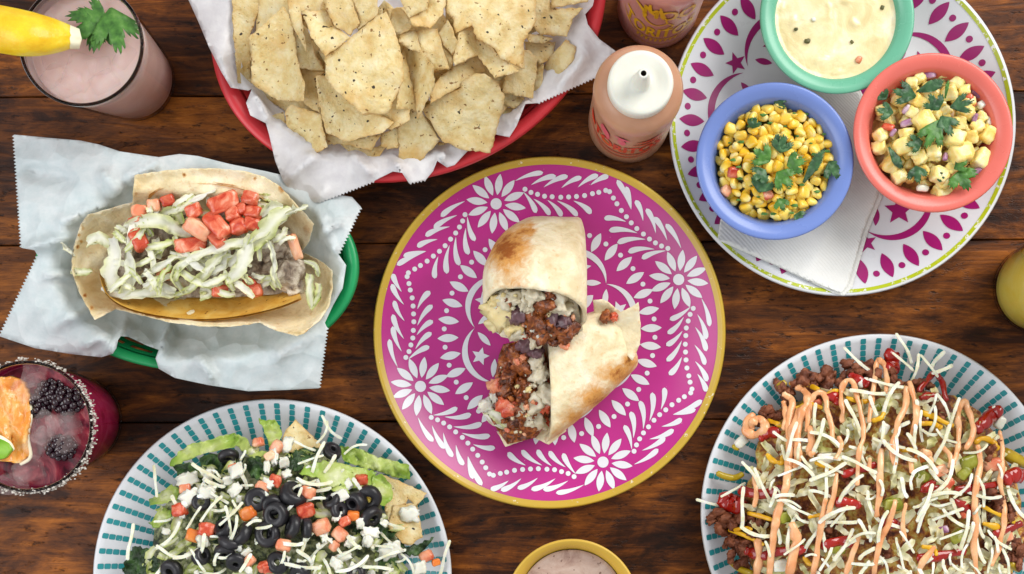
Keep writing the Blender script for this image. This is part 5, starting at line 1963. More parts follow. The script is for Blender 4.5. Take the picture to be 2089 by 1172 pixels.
def filling(r, items, seed):
    rnd = random.Random(seed)
    for i, (x, y, z, s, m_, nm) in enumerate(items):
        px, py = tb([(x, y)])[0]
        k = s * S / 2.254
        g = dice(k, k * rnd.uniform(.6, .9), k * rnd.uniform(.5, .8), rnd.choice([3, 4, 5]), 6, .6, seed + i)
        me = mesh(nm, g, M[m_])
        put(nm, me, W(px, py, z) - Vector(r.location), (rnd.uniform(-.6, .6), rnd.uniform(-.6, .6), rnd.uniform(0, 3)), parent=r)


def crumbs(r, inside_poly, zf, n_, seed, mats):
    rnd = random.Random(seed)
    xs = [p[0] for p in inside_poly]
    ys = [p[1] for p in inside_poly]
    k = 0
    pool = {}
    while k < n_:
        x, y = rnd.uniform(min(xs), max(xs)), rnd.uniform(min(ys), max(ys))
        if not inside((x, y), inside_poly):
            continue
        m_, nm = rnd.choice(mats)
        q = (m_, rnd.randint(0, 2))
        if q not in pool:
            pool[q] = mesh(nm, dice(.0017, .0012, .0011, 3, 4, .55, seed + q[1] * 7), M[m_])
        s = rnd.uniform(.6, 1.5)
        put(nm, pool[q], W(x, y, zf(x, y)) - Vector(r.location), (rnd.uniform(0, 6), rnd.uniform(0, 6), rnd.uniform(0, 6)), s, r)
        k += 1


# lower half, lying with its cut face to the lower left
R1 = root("burrito_half", W(1150, 780, .0055), "burrito half underneath, its cut face full of dark meat", "burrito half", "two halves of the cut burrito")
tl = spots([(1262, 765, 84, 40, 1.15), (1215, 815, 72, 56, 1.1), (1175, 855, 62, 48, 1.0), (1285, 738, 34, 28, 1.2), (1150, 890, 50, 36, .95)])
ax = atan2(112, 88)
rings = [(1292, 700, 36, 1.29, .014, .034, 0, 0), (1284, 700, 52, 1.29, .009, .042, 0, 0), (1252, 707, 76, 1.38, .0058, .050, 0, 0), (1206, 733, 93, 1.43, .0055, .057, 0, 0), (1158, 768, 101, 1.48, .0055, .060, -6, 2), (1124, 794, 106, 1.54, .0055, .058, -22, 6)]
roll(R1, "tortilla_wrap", rings, M['burrito'], tl)
# tucked end of the wrap, an open fold with a pocket
g = G()
fl = tb([(560, 455), (605, 452), (640, 470), (690, 512), (740, 488), (772, 465), (782, 560), (780, 660), (745, 735), (700, 690), (640, 600), (575, 540)])
sheet(g, resample(fl, 6, .8, 5), lambda x, y: .040 + .00012 * (x - 1220) - .00005 * (y - 650) + .006 * max(0, 1 - seg_d(x, y, tb([(690, 512)])[0], tb([(772, 465)])[0])[0] / 30) + .004 * max(0, 1 - seg_d(x, y, tb([(560, 455)])[0], tb([(640, 470)])[0])[0] / 22) + .002 * nz(x * .03, y * .03), 6, .002, attrs={'toast': spots([(1300, 720, 16, 20, .7)])})
part(R1, "tucked_end", g, M['burrito'])
filling(R1, [(620, 530, .050, 26, 'meat', 'meat_chunk'), (660, 535, .049, 18, 'tomato', 'tomato_piece')], 400)
bedl = [tb([p])[0] for p in [(150, 660), (250, 640), (345, 700), (395, 860), (370, 960), (325, 1060), (300, 1090), (170, 1120), (120, 1050), (60, 950), (110, 820), (130, 710)]]
g = G()
sheet(g, resample(bedl, 8), lambda x, y: .022 + .024 * max(0, min(1, 1 - hypot((x - 1075) / 75, (y - 800) / 105))) + .003 * nz(x * .06, y * .06) + .003 * nz(x * .12, y * .12, 5), 5, .012)
part(R1, "meat_filling", g, M['meat'], kind="stuff")
filling(R1, [(210, 720, .044, 46, 'meat', 'meat_chunk'), (250, 770, .043, 50, 'meat', 'meat_chunk'), (180, 800, .038, 46, 'meat', 'meat_chunk'), (290, 870, .036, 40, 'meat', 'meat_chunk'), (240, 850, .036, 46, 'meat', 'meat_chunk'), (160, 870, .034, 36, 'meat', 'meat_chunk'), (215, 690, .046, 32, 'meat', 'meat_chunk'), (245, 720, .047, 26, 'meat', 'meat_chunk'),
             (320, 800, .045, 46, 'rice', 'rice_clump'), (300, 745, .047, 38, 'rice', 'rice_clump'), (350, 890, .042, 46, 'rice', 'rice_clump'), (300, 930, .038, 44, 'rice', 'rice_clump'), (240, 955, .033, 34, 'rice', 'rice_clump'), (300, 1000, .030, 42, 'rice', 'rice_clump'), (270, 1010, .028, 30, 'rice', 'rice_clump'),
             (165, 945, .034, 44, 'tomato', 'tomato_piece'), (115, 850, .034, 34, 'tomatopale', 'tomato_piece'), (345, 945, .038, 30, 'tomato', 'tomato_piece'), (330, 1020, .028, 26, 'tomato', 'tomato_piece'), (70, 940, .024, 32, 'onion', 'onion_piece'), (110, 905, .028, 22, 'onion', 'onion_piece'), (260, 655, .052, 44, 'cabbage', 'purple_onion_piece'), (300, 690, .05, 32, 'cabbage', 'purple_onion_piece'), (170, 890, .036, 20, 'meat', 'meat_chunk'), (215, 740, .05, 18, 'tomatopale', 'tomato_piece'), (240, 720, .052, 14, 'tomatopale', 'tomato_piece'),
             (240, 1020, .024, 28, 'cheese_melt', 'cheese_piece')], 420)
crumbs(R1, [(x + (1083 - x) * .12, y + (796 - y) * .12) for x, y in bedl], lambda x, y: .0265 + .024 * max(0, min(1, 1 - hypot((x - 1075) / 75, (y - 800) / 105))), 90, 5, [('meat', 'meat_crumb'), ('meat', 'meat_crumb'), ('rice', 'rice_crumb'), ('tomato', 'tomato_crumb'), ('tomatopale', 'tomato_crumb'), ('cheese_melt', 'cheese_crumb')])
for i, (pts, w, lb) in enumerate([([(75, 965, .022), (110, 985, .026), (160, 1020, .026), (230, 1060, .022)], 34, "green"), ([(60, 975, .018), (110, 1020, .022), (180, 1040, .024), (260, 1030, .026)], 22, "pale")]):
    g = G()
    ribbon(g, [W(*tb([p[:2]])[0], p[2]) for p in smooth_path(pts, 5)], [w * S * .6] * 16, .4, .003, .0004, i, 6, .5)
    put("lettuce_shred", mesh("lettuce_shred", g, M['lettuce'], True, R1.location), parent=R1)
g = G()
lip = tb([(120, 1060), (170, 1075), (290, 1060), (345, 1040), (375, 960), (400, 880), (420, 900), (440, 1060), (360, 1122), (285, 1090), (160, 1132)])
sheet(g, resample(lip, 6, .8, 8), lambda x, y: .011 + .012 * max(0, (x - 1030) / 120) + .0025 * nz(x * .05, y * .05), 5, .002, attrs={'toast': lambda x, y: 0.1})
part(R1, "lower_lip", g, M['burrito'])

# upper half, propped on the other, its cut face tilted to the lens
R2 = root("burrito_half", W(1095, 560, .0055), "burrito half on top, browned on one side, its cut face showing potato and meat", "burrito half", "two halves of the cut burrito")
tu0 = spots([(1034, 508, 74, 76, 1.45), (1075, 472, 50, 40, 1.1), (1050, 578, 48, 40, .75), (1040, 545, 66, 60, .8), (1086, 437, 18, 8, 1.3)])
tu = lambda x, y: .84 * tu0(x, y) * (1 if x < 1092 + 4 * nz(y * .05, 1) else .12) + (.9 * max(0, 1 - hypot((x - 1162) / 12, (y - 436) / 7))) + .10
rings = [(1134, 443, 46, .02, .022, .040, 0, 0), (1127, 450, 61, .02, .013, .054, 0, 0), (1112, 474, 82, .03, .010, .066, 0, 0), (1099, 512, 97, .04, .018, .084, 0, 4), (1092, 550, 106, .05, .032, .092, 0, 22), (1090, 588, 106, .10, .046, .094, 2, 92)]
roll(R2, "tortilla_wrap", rings, M['burrito'], tu, sq=2.4)
bedu = [tb([p])[0] for p in [(75, 425), (180, 415), (300, 400), (420, 425), (490, 470), (520, 590), (490, 640), (420, 640), (330, 640), (210, 640), (140, 625), (85, 560), (65, 500)]]


def cutz(x, y):
    return .081 - .024 * max(0, min(1, (y - 590) / 105)) - .004 + .006 * (1 - abs((x - 1090) / 105) ** 2)


g = G()
sheet(g, resample(bedu, 8), lambda x, y: cutz(x, y) - .004 + .003 * nz(x * .07, y * .07) + .002 * nz(x * .14, y * .14, 4), 5, .010)
part(R2, "filling_bed", g, M['rice'], kind="stuff")
uf = [(330, 470, 46, 'meat', 'meat_chunk'), (350, 440, 30, 'meat', 'meat_chunk'), (310, 490, 26, 'meat', 'meat_chunk'), (250, 460, 44, 'rice', 'rice_clump'), (200, 450, 40, 'rice', 'rice_clump'), (290, 430, 40, 'rice', 'rice_clump'), (400, 460, 46, 'rice', 'rice_clump'), (430, 490, 36, 'rice', 'rice_clump'), (220, 520, 46, 'cabbage', 'purple_onion_piece'), (260, 500, 34, 'rice', 'rice_clump'),
      (290, 550, 48, 'meat', 'meat_chunk'), (340, 570, 50, 'meat', 'meat_chunk'), (330, 610, 40, 'meat', 'meat_chunk'), (400, 590, 50, 'meat', 'meat_chunk'), (450, 590, 44, 'meat', 'meat_chunk'), (430, 620, 34, 'meat', 'meat_chunk'), (370, 540, 36, 'cabbage', 'purple_onion_piece'), (420, 550, 36, 'cabbage', 'purple_onion_piece'), (270, 590, 26, 'meat', 'meat_chunk'), (210, 605, 40, 'rice', 'rice_clump'), (240, 610, 24, 'tomato', 'tomato_piece'),
      (140, 510, 60, 'cheese_melt', 'cheese_piece'), (130, 560, 52, 'cheese_melt', 'cheese_piece'), (190, 570, 46, 'cheese_melt', 'cheese_piece'), (160, 450, 40, 'rice', 'rice_clump'), (120, 470, 34, 'cheese_melt', 'cheese_piece'), (430, 665, 22, 'tomatopale', 'meat_chunk'), (300, 640, 34, 'rice', 'rice_clump'), (100, 515, 14, 'cilantro2', 'herb_scrap'), (180, 505, 12, 'cilantro2', 'herb_scrap'), (345, 640, 22, 'meat', 'meat_chunk'), (385, 650, 20, 'meat', 'meat_chunk'), (300, 600, 18, 'tomatopale', 'tomato_piece')]
filling(R2, [(x, y, cutz(*tb([(x, y)])[0]) + .0015, s, m_, nm) for x, y, s, m_, nm in uf], 500)
crumbs(R2, [(x + (1090 - x) * .14, y + (640 - y) * .14) for x, y in bedu], lambda x, y: cutz(x, y) + .0042, 80, 9, [('meat', 'meat_crumb'), ('rice', 'rice_crumb'), ('meat', 'meat_crumb'), ('tomatopale', 'tomato_crumb'), ('cheese_melt', 'cheese_crumb'), ('onion', 'onion_crumb')])

# ---------------------------------------------------------------- salad plate
M['olive'] = food("black_olive", [(.3, (20, 20, 23)), (.7, (46, 44, 48))], 60, rough=.36, spec=.45, bump=.5, bscale=220)
M['cheese'] = food("shredded_cheese", [(.3, (218, 211, 172)), (.5, (238, 234, 208)), (.75, (248, 246, 234))], 110, rough=.35, bump=.2, sss=.5, srad=(.004, .004, .003), vary=.12)
n = NT("kale")
v = n.vec()
c = n.ramp(n.noise(v, 90, 5, .6, .4), [(.3, (22, 38, 20)), (.48, (44, 72, 34)), (.65, (78, 112, 54)), (.82, (130, 160, 92))])
M['kale'] = n.finish(c, .4, .5, n.noise(v, 260, 4), .9, .0018, transl=.1)
M['darkbed'] = food("dark_greens_bed", [(.3, (22, 26, 14)), (.44, (66, 76, 40)), (.54, (140, 146, 96)), (.7, (216, 214, 184))], 150, rough=.4, bump=1, bscale=200, bdist=.003, vary=0)
M['palebed'] = food("lettuce_and_beef_bed", [(.3, (70, 26, 12)), (.42, (134, 66, 26)), (.52, (190, 130, 50)), (.62, (206, 186, 96)), (.78, (228, 222, 170))], 140, rough=.35, bump=1, bscale=200, bdist=.003, vary=0)
M['yellowpepper'] = food("orange_tomato_dice", [(.3, (214, 96, 30)), (.6, (232, 140, 62)), (.85, (242, 190, 130))], 70, rough=.22, sss=.2)


def mound(name, pc, rx, base, top, m, label, cat, seed, bump=.004):
    g = G()
    pts = []
    for k in range(90):
        a = 2 * pi * k / 90
        q = rx * (1 + .10 * nz(cos(a) * 2, sin(a) * 2, seed) + .05 * nz(cos(a) * 7, sin(a) * 7, seed))
        pts.append((pc[0] + q * cos(a), pc[1] + q * sin(a)))

    def zf(x, y):
        d = min(1, hypot(x - pc[0], y - pc[1]) / rx)
        return base + (top - base) * (1 - d ** 2) ** .8 + bump * nz(x * .035, y * .035, seed) + bump * .7 * nz(x * .09, y * .09, seed)
    sheet(g, pts, zf, 9, 0)
    return single(name, g, m, label, cat, None, True, "stuff")


SC_ = (560, 1185)


def salad_z(px, py):
    d = min(1, hypot(px - SC_[0], py - SC_[1]) / 300)
    return .016 + .034 * (1 - d ** 2) ** .8


mound("salad_bed", SC_, 268, .012, .043, M['darkbed'], "bed of dark chopped greens and beans under the olive salad", "salad bed", 2)
tl_ = lambda l: T(l, 200, 820, 3.3306)
tr_ = lambda l: T(l, 550, 820, 3.329)

# crumpled kale and lettuce leaves


def leafsheet(name, pts, zoff, m, label, cat, group, base, ruf=.004, fr=.05, seed=0, jag=2.5, th=.0004):
    g = G()
    o_ = resample(pts, 6, jag, seed)
    cx = sum(p[0] for p in pts) / len(pts)
    cy = sum(p[1] for p in pts) / len(pts)
    span = max(hypot(p[0] - cx, p[1] - cy) for p in pts)

    def zf(x, y):
        d = hypot(x - cx, y - cy) / span
        return base(x, y) + zoff + ruf * (.35 + d) * nz(x * fr + seed, y * fr, seed) + ruf * .5 * nz(x * fr * 2.6, y * fr * 2.6 + seed, 2)
    n0 = len(g.v)
    sheet(g, o_, zf, 5, th, seed=seed)
    # how far each point is from the middle tints the leaf
    g.a['edge'] = [min(1, hypot(x / (S * (1 - z)) + NX - cx, NY - y / (S * (1 - z)) - cy) / span * .8) for x, y, z in g.v]
    return single(name, g, M[m], label, cat, group)


KL = [
    (tl_([(690, 380), (760, 350), (850, 370), (900, 400), (990, 380), (980, 420), (870, 480), (790, 500), (700, 440)]), .010, "dark kale leaf under the standing olive ring"),
    (tl_([(1020, 400), (1060, 365), (1110, 380), (1140, 480), (1090, 530), (1040, 520), (1010, 460)]), .014, "dark folded kale leaf between lettuce and onion"),
    (tl_([(180, 1080), (230, 990), (290, 980), (360, 1020), (420, 1100), (380, 1200), (200, 1200), (165, 1130)]), .012, "curly dark kale at the plate's lower corner by the berry drink"),
    (tl_([(500, 420), (620, 410), (720, 470), (850, 560), (780, 600), (640, 560), (540, 520)]), .011, "black shaded kale leaf below the lettuce wedge"),
    (tr_([(50, 400), (110, 370), (180, 330), (270, 310), (330, 300), (340, 340), (260, 400), (200, 470), (130, 470), (60, 440)]), .014, "kale leaf with feathery edge at the corner chip"),
    (tr_([(560, 880), (600, 830), (700, 830), (800, 820), (860, 860), (850, 920), (740, 940), (620, 940)]), .012, "dark kale leaf below the two olive rings"),
    (tr_([(860, 930), (930, 990), (1020, 960), (1120, 920), (1060, 1000), (1010, 1050), (900, 1040), (850, 990)]), .013, "bright edged kale leaf under the broken chip"),
    (tr_([(330, 520), (420, 500), (500, 560), (470, 640), (380, 660), (290, 660), (270, 600)]), .012, "dark kale under the tomato piece near lettuce"),
    (tr_([(720, 980), (800, 960), (860, 1040), (880, 1130), (800, 1170), (730, 1120)]), .012, "kale leaf at the plate's lower edge under onion"),
    (tl_([(820, 780), (900, 740), (1000, 800), (1020, 900), (900, 1000), (780, 960)]), .009, "black kale leaf under the olives in the middle"),
]
for i, (pts, zo, lb) in enumerate(KL):
    leafsheet("kale_leaf", pts, zo, 'kale', lb, "kale leaf", "kale leaves in the salad", salad_z, .007, .07, i + 3, 3.5)
LL = [
    (tl_([(488, 440), (500, 390), (560, 330), (640, 280), (760, 260), (830, 230), (930, 210), (960, 260), (930, 310), (820, 330), (700, 360), (600, 400), (510, 440)]), .013, "long pale green lettuce wedge along the plate's upper rim", .004),
    (tl_([(920, 215), (1000, 240), (1060, 330), (1190, 340), (1190, 470), (1080, 410), (1000, 350), (940, 300)]), .012, "torn lettuce leaf running down from the lettuce wedge", .004),
    (tr_([(250, 430), (380, 400), (520, 430), (640, 450), (730, 480), (700, 560), (640, 600), (470, 570), (350, 590), (330, 520), (200, 490)]), .017, "broad bright green lettuce leaf across the salad", .002),
    (tr_([(470, 300), (560, 310), (640, 330), (720, 370), (800, 390), (950, 430), (955, 530), (870, 520), (760, 480), (640, 450), (500, 400)]), .013, "ruffled white green lettuce rib at the plate's rim", .008),
    (tr_([(700, 500), (760, 490), (830, 570), (835, 660), (780, 710), (720, 690), (700, 600)]), .018, "white lettuce heart piece beside the broken chip", .005),
    (tl_([(345, 660), (420, 620), (500, 560), (560, 600), (540, 660), (450, 690), (350, 705)]), .015, "cream lettuce scrap by the paired tomato cubes", .007),
    (tl_([(340, 820), (400, 780), (440, 720), (500, 740), (500, 800), (420, 850), (370, 860)]), .014, "yellowish lettuce curl under the tomato cube", .008),
    (tl_([(1090, 110), (1140, 130), (1200, 120), (1250, 200), (1230, 330), (1170, 330), (1140, 230)]), .012, "pale lettuce scrap sticking up at the plate's top", .006),
    (tr_([(380, 560), (520, 570), (560, 640), (500, 700), (430, 690), (440, 630)]), .016, "white lettuce piece under the broad green leaf", .005),
]
for i, (pts, zo, lb, rf) in enumerate(LL):
    leafsheet("lettuce_leaf", pts, zo, 'greenlettuce', lb, "lettuce leaf", "lettuce leaves in the salad", salad_z, rf, .05, i + 30, 2.0)
sb = lambda x, y: salad_z(x, y) + .011
for i, (pts, lev, lb) in enumerate([(tr_([(175, 120), (355, 300), (330, 320), (200, 320), (120, 400), (60, 330), (100, 210)]), 0, "square tortilla chip corner pointing at the salad plate's rim"), (tr_([(745, 490), (860, 530), (1068, 620), (1000, 715), (940, 660), (840, 840), (790, 780)]), 0.4, "upper broken chip at the salad's edge facing the magenta plate"),
                                     (tr_([(840, 700), (1000, 690), (1040, 920), (960, 975), (900, 960), (800, 850)]), .8, "lower broken chip smeared with cheese at the salad's edge")]):
    chip(pts, lev, lb, (.0, .004), .003, .4, .0017, "tortilla_chip", "tortilla chips in the salad", sb, i + 80)

# pale shredded lettuce and cabbage through the salad
g = G()
rnd = random.Random(19)
for px, py in scatter(230, 272, 11, rnd, SC_):
    if py > 1195 or hypot(px - 575, py - 1080) < 75:
        continue
    a, L = rnd.uniform(0, 6.28), rnd.uniform(22, 48)
    z = salad_z(px, py) + .010
    P = [(px + cos(a) * L * t + 5 * nz(t * 2, px), py + sin(a) * L * t + 5 * nz(t * 2, py, 3), z + .004 * (1 - (2 * t) ** 2) * rnd.random()) for t in (-.5, -.25, 0, .25, .5)]
    ribbon(g, [W(*p) for p in smooth_path(P, 2)], [rnd.uniform(9, 20) * S] * 9, .5, .002, .0003, px, 4, .8)
tag(single("shredded_lettuce", g, M['lettuce'], "pale shredded lettuce strewn through the olive salad", "shredded lettuce"), None, None, None, "stuff")

# olive rings
OL = []
for i in range(4):
    g = G()
    r0, r1, h_ = .0021 + .0003 * i, .0075 + .0004 * (i % 2), .0027 + .0006 * (i % 3)
    g.lathe([(r0, -h_), (r0 * 1.05, -h_ * 1.05), ((r0 + r1) / 2, -h_ * 1.12), (r1 * .9, -h_ * .95), (r1, -h_ * .3), (r1, h_ * .3), (r1 * .9, h_ * .95), ((r0 + r1) / 2, h_ * 1.12), (r0 * 1.05, h_ * 1.05), (r0, h_), (r0, -h_)], 26)
    g.v = [(x * (1 + .05 * nz(y * 180, i * 3.3)), y * (1 + .08 * nz(x * 160, i * 2.1, 4)), z + .0007 * nz(x * 150, y * 150, i)) for x, y, z in g.v]
    OL.append(mesh("olive_ring", g, M['olive']))
ol_l = [(885, 370, .9, .5, 1.1, "standing olive ring on the lettuce wedge"), (1080, 665, .1, .15, 1.25, "flat olive ring with a red tomato centre"), (1185, 700, .3, -.2, 1.1, "olive ring behind the flat ring in the middle"), (1150, 900, .2, .2, 1.35, "olive ring wrapped round a tomato cube"), (900, 945, 1.2, .3, 1.25, "shiny olive half standing in the middle of the salad"),
        (980, 900, .9, .9, 1.15, "olive ring leaning on the shiny olive half"), (860, 860, .7, -.4, 1.1, "dark olive ring by the orange tomato slices"), (500, 1150, .4, .3, 1.2, "olive ring at the photo's lower edge near the curly kale"), (940, 1090, .5, .5, 1.1, "olive ring low among cheese shreds"), (860, 1020, .8, .1, 1.0, "small olive ring below the shiny half"), (700, 1050, .3, .9, 1.0, "olive ring in the shade of the cheese tangle"), (700, 680, .2, .2, .9, "olive piece under the white onion squares")]
or_l = [(425, 335, .8, .6, 1.1, "wrinkled olive by the lettuce rib and a cheese shred"), (165, 630, 1.0, -.5, 1.45, "big glossy olive standing against a tomato piece"), (45, 765, .1, .1, 1.35, "dark flat olive ring in the very middle"), (155, 850, 1.1, .4, 1.25, "first of two glossy olives side by side"), (250, 860, 1.1, -.5, 1.1, "second of two glossy olives side by side"), (672, 655, .25, .2, 1.3, "olive ring with a yellow corn centre"), (585, 680, .3, -.5, 1.25, "olive ring tucked behind the one with a yellow centre"),
        (690, 785, .9, .4, 1.2, "wrinkled olive next to the orange pepper square"), (470, 735, .8, .5, 1.0, "wrinkled dark olive near onion bits"), (55, 1095, .2, .2, 1.15, "olive ring in front of a long cheese shred"), (590, 1165, .2, .2, 1.0, "olive at the photo's lower edge among cheese"), (420, 670, .9, .3, .95, "olive piece hidden beside the lettuce leaf"), (20, 900, .8, .4, .9, "olive half behind the wrapped tomato cube"), (210, 1160, .5, .3, 1.1, "olive slice at the photo's lower edge")]
for i, (x, y, rx, ry, s, lb) in enumerate([(*tl_([(p[0], p[1])])[0], *p[2:]) for p in ol_l] + [(*tr_([(p[0], p[1])])[0], *p[2:]) for p in or_l]):
    tag(put("olive_ring", OL[i % 4], W(x, y, salad_z(x, y) + .0165), (rx, ry, i * .7), (s * .90, s * (.80 + .12 * (i % 3) / 2), s * .9)), lb, "olive", "black olives on the salad")
tag(put("corn_kernel", KERN[1], W(*tr_([(668, 655)])[0], salad_z(750, 1017) + .0175), (.2, .1, 0), .8), "yellow corn kernel inside an olive ring", "corn kernel")
# tomato dice
st = [(*tl_([(p[0], p[1])])[0], *p[2:]) for p in [(1090, 275, 58, 'tomatopale', .3, "tomato cube beneath the pale lettuce at the plate's top"), (590, 590, 60, 'tomatopale', .1, "flat tomato sliver above the white onion squares"), (555, 735, 82, 'tomato', .2, "red tomato cube beside the cream lettuce"), (740, 870, 88, 'tomato', -.2, "red half of the joined tomato slices"), (650, 910, 78, 'yellowpepper', -.3, "orange half of the joined tomato slices"),
      (1020, 755, 82, 'yellowpepper', .4, "ragged orange tomato piece under the flat olive ring"), (1120, 580, 70, 'tomatopale', -.5, "pink tomato slice behind the flat olive ring"), (1195, 530, 58, 'tomato', 1.2, "bright red tomato slice standing near the kale"), (920, 450, 50, 'tomatopale', .5, "pale tomato bit below the standing olive ring"), (1130, 1120, 64, 'tomato', .4, "dark red tomato piece at the photo's lower edge"), (1030, 1080, 60, 'tomatopale', .8, "pale tomato chunk near the low olive ring"), (1165, 370, 56, 'tomatopale', .6, "peach tomato cube beside the corner chip")]]
st += [(*tr_([(p[0], p[1])])[0], *p[2:]) for p in [(50, 310, 74, 'tomatopale', 1.0, "pale tomato chunk at the corner chip"), (45, 540, 64, 'tomato', 1.3, "upright red tomato slice in the salad's middle"), (625, 530, 66, 'tomato', .15, "red tomato cube on the broad green lettuce leaf"), (260, 615, 78, 'tomatopale', -.3, "ragged pink tomato piece by the big olive"), (245, 740, 90, 'tomato', .3, "wet red tomato chunk in the salad's middle"), (95, 975, 76, 'tomatopale', -.2, "tomato cube held in an olive ring"),
       (570, 775, 62, 'yellowpepper', -.05, "orange pepper square beside the wrinkled olive"), (510, 815, 60, 'tomato', .4, "red tomato piece under the orange pepper square"), (350, 850, 92, 'tomatopale', .4, "large pale tomato slab"), (480, 900, 80, 'tomatopale', -.7, "seedy pale tomato slab below the large one"), (440, 980, 54, 'tomatopale', 1.0, "small tomato tip under the seedy slab"), (1065, 1050, 72, 'tomatopale', .5, "tomato cube at the plate's rim facing the mug"), (1130, 1090, 44, 'yellowpepper', .2, "peach pepper scrap at the plate's rim"), (-10, 1130, 60, 'tomato', 0, "tomato piece low in the middle of the salad")]]
rnd = random.Random(31)
for i, (px, py, w, m_, a, lb) in enumerate(st):
    k = w * S * .95 / 3.33 / 2 * 1.28
    g = dice(k, k * .82, k * .7, 5, 5, .2, i + 220)
    tag(put("tomato_cube", mesh("tomato_cube", g, M[m_]), W(px, py, salad_z(px, py) + .0175), (rnd.uniform(-.4, .4), rnd.uniform(-.4, .4), a)), lb, "tomato piece", "tomato dice on the salad")

# shredded cheese and chopped onion
SHRED = {}
rnd = random.Random(77)
for i in range(12):
    L = [.008, .011, .014, .018, .022, .025][i % 6]
    bend = rnd.choice((-1, 1)) * rnd.uniform(.5, 1.3) if i >= 6 else rnd.uniform(-.3, .3)
    b2 = rnd.uniform(-.9, .9)
    pts = []
    a, x, y = -bend / 2, -L / 2, 0.0
    for k in range(9):
        pts.append((x, y, .0012 * sin(k / 8 * pi) + .0006 * sin(k * .9 + i)))
        x += cos(a) * L / 8
        y += sin(a) * L / 8
        a += bend / 8 + b2 / 8 * cos(k * .8)
    g = G()
    w_ = .00112 + .00026 * (i % 3)
    g.tube(pts, [w_ * q * (1 + .3 * nz(k_ * .8, i * 3.1)) for k_, q in enumerate((.9, 1, 1.05, 1, .95, 1.05, 1, 1, .85))], 4, .55)
    SHRED[i] = mesh("cheese_shred", g, M['cheese'], False)


def shred(px, py, z, ang, size, label, group, curved=None, tilt=.15):
    i = size + (6 if (curved if curved is not None else rnd.random() < .5) else 0)
    o_ = put("cheese_shred", SHRED[i], W(px, py, z), (rnd.uniform(-tilt, tilt), rnd.uniform(-tilt, tilt), ang), (1, 1, 1) if rnd.random() < .5 else (1, -1, 1))
    return tag(o_, label, "cheese shred", group)


SIZE = ["very short", "short", "mid length", "fairly long", "long", "very long"]


def point(a):
    return hour(cos(a), -sin(a))


for x, y, a, s, cv, lb in [(*tl_([(740, 490)])[0], -.6, 5, False, "thick straight cheese shred below the standing olive ring"), (*tl_([(385, 540)])[0], 1.7, 4, False, "cheese shred lying on the teal squares near the berry drink"), (*tl_([(770, 730)])[0], .85, 4, False, "thick cheese shred pointing away from the white onion squares"), (*tl_([(650, 790)])[0], 1.0, 3, False, "cheese shred parallel to the thick one"), (*tl_([(470, 900)])[0], .9, 5, True, "curved cheese shred over the yellowish lettuce"),
                           (*tl_([(500, 1010)])[0], -.3, 4, True, "cheese shred loop above the curly kale"), (*tl_([(620, 1000)])[0], .5, 5, True, "long cheese shred crossing under the joined tomato slices"), (*tl_([(215, 950)])[0], 1.45, 5, False, "cheese shred hanging over the plate's squares at the curly kale"), (*tl_([(900, 760)])[0], .8, 4, False, "cheese shred next to the flat olive ring"), (*tl_([(680, 1080)])[0], -1.0, 3, False, "straight cheese shred pointing at the photo's lower edge"),
                           (*tr_([(330, 390)])[0], 1.15, 5, False, "long straight cheese shred standing across the green lettuce"), (*tr_([(310, 525)])[0], -.05, 5, True, "wavy cheese shred lying on the green lettuce"), (*tr_([(230, 295)])[0], -.4, 3, False, "cheese shred on the corner chip"), (*tr_([(410, 420)])[0], 1.0, 2, False, "short cheese shred by the wrinkled olive"), (*tr_([(430, 170)])[0], -.8, 4, True, "thin cheese shred lying on the rim's teal squares"), (*tr_([(350, 200)])[0], 1.2, 3, True, "cheese shred between the corner chip and the rim"),
                           (*tr_([(1195, 1060)])[0], 1.25, 5, False, "cheese shred hanging off the plate onto the table by the mug"), (*tr_([(220, 1110)])[0], -.08, 5, False, "long pale cheese shred by the photo's lower edge"), (*tr_([(560, 1090)])[0], .5, 5, True, "thick cheese bundle strip below the tomato slabs"), (*tr_([(700, 1130)])[0], -.15, 5, False, "cheese strip beneath the thick bundle"), (*tr_([(930, 1110)])[0], -1.1, 3, True, "peach coloured cheese shred near the rim tomato"), (*tr_([(590, 330)])[0], .3, 3, True, "cheese shred on the lettuce rib")]:
    shred(x, y, salad_z(x, y) + .0205 + rnd.uniform(0, .002) if hypot(x - 555, y - 1181) < 330 else .0245, a, s, lb, None, cv, .08)
cnt = 0
for px, py in scatter(200, 266, 12.5, rnd, SC_):
    if py > 1190:
        continue
    if nz(px * .012, py * .012, 6) < -.12 and hypot(px - 560, py - 1060) > 60:
        continue
    a = rnd.uniform(0, pi)
    s = rnd.choice([0, 0, 1, 1, 2, 2, 3, 4])
    shred(px, py, salad_z(px, py) + .0165 + rnd.uniform(-.002, .004), a, s, SIZE[s] + " salad cheese shred at " + clock(px, py, SALAD, 340) + ", pointing to " + point(a), "loose cheese shreds on the salad", None, .2)
ON = [mesh("onion_piece", dice(.0030 + .0007 * (i % 3), .0024 + .0006 * (i % 2), .0010, 5, 5, .5, i + 300), M['onion']) for i in range(7)]
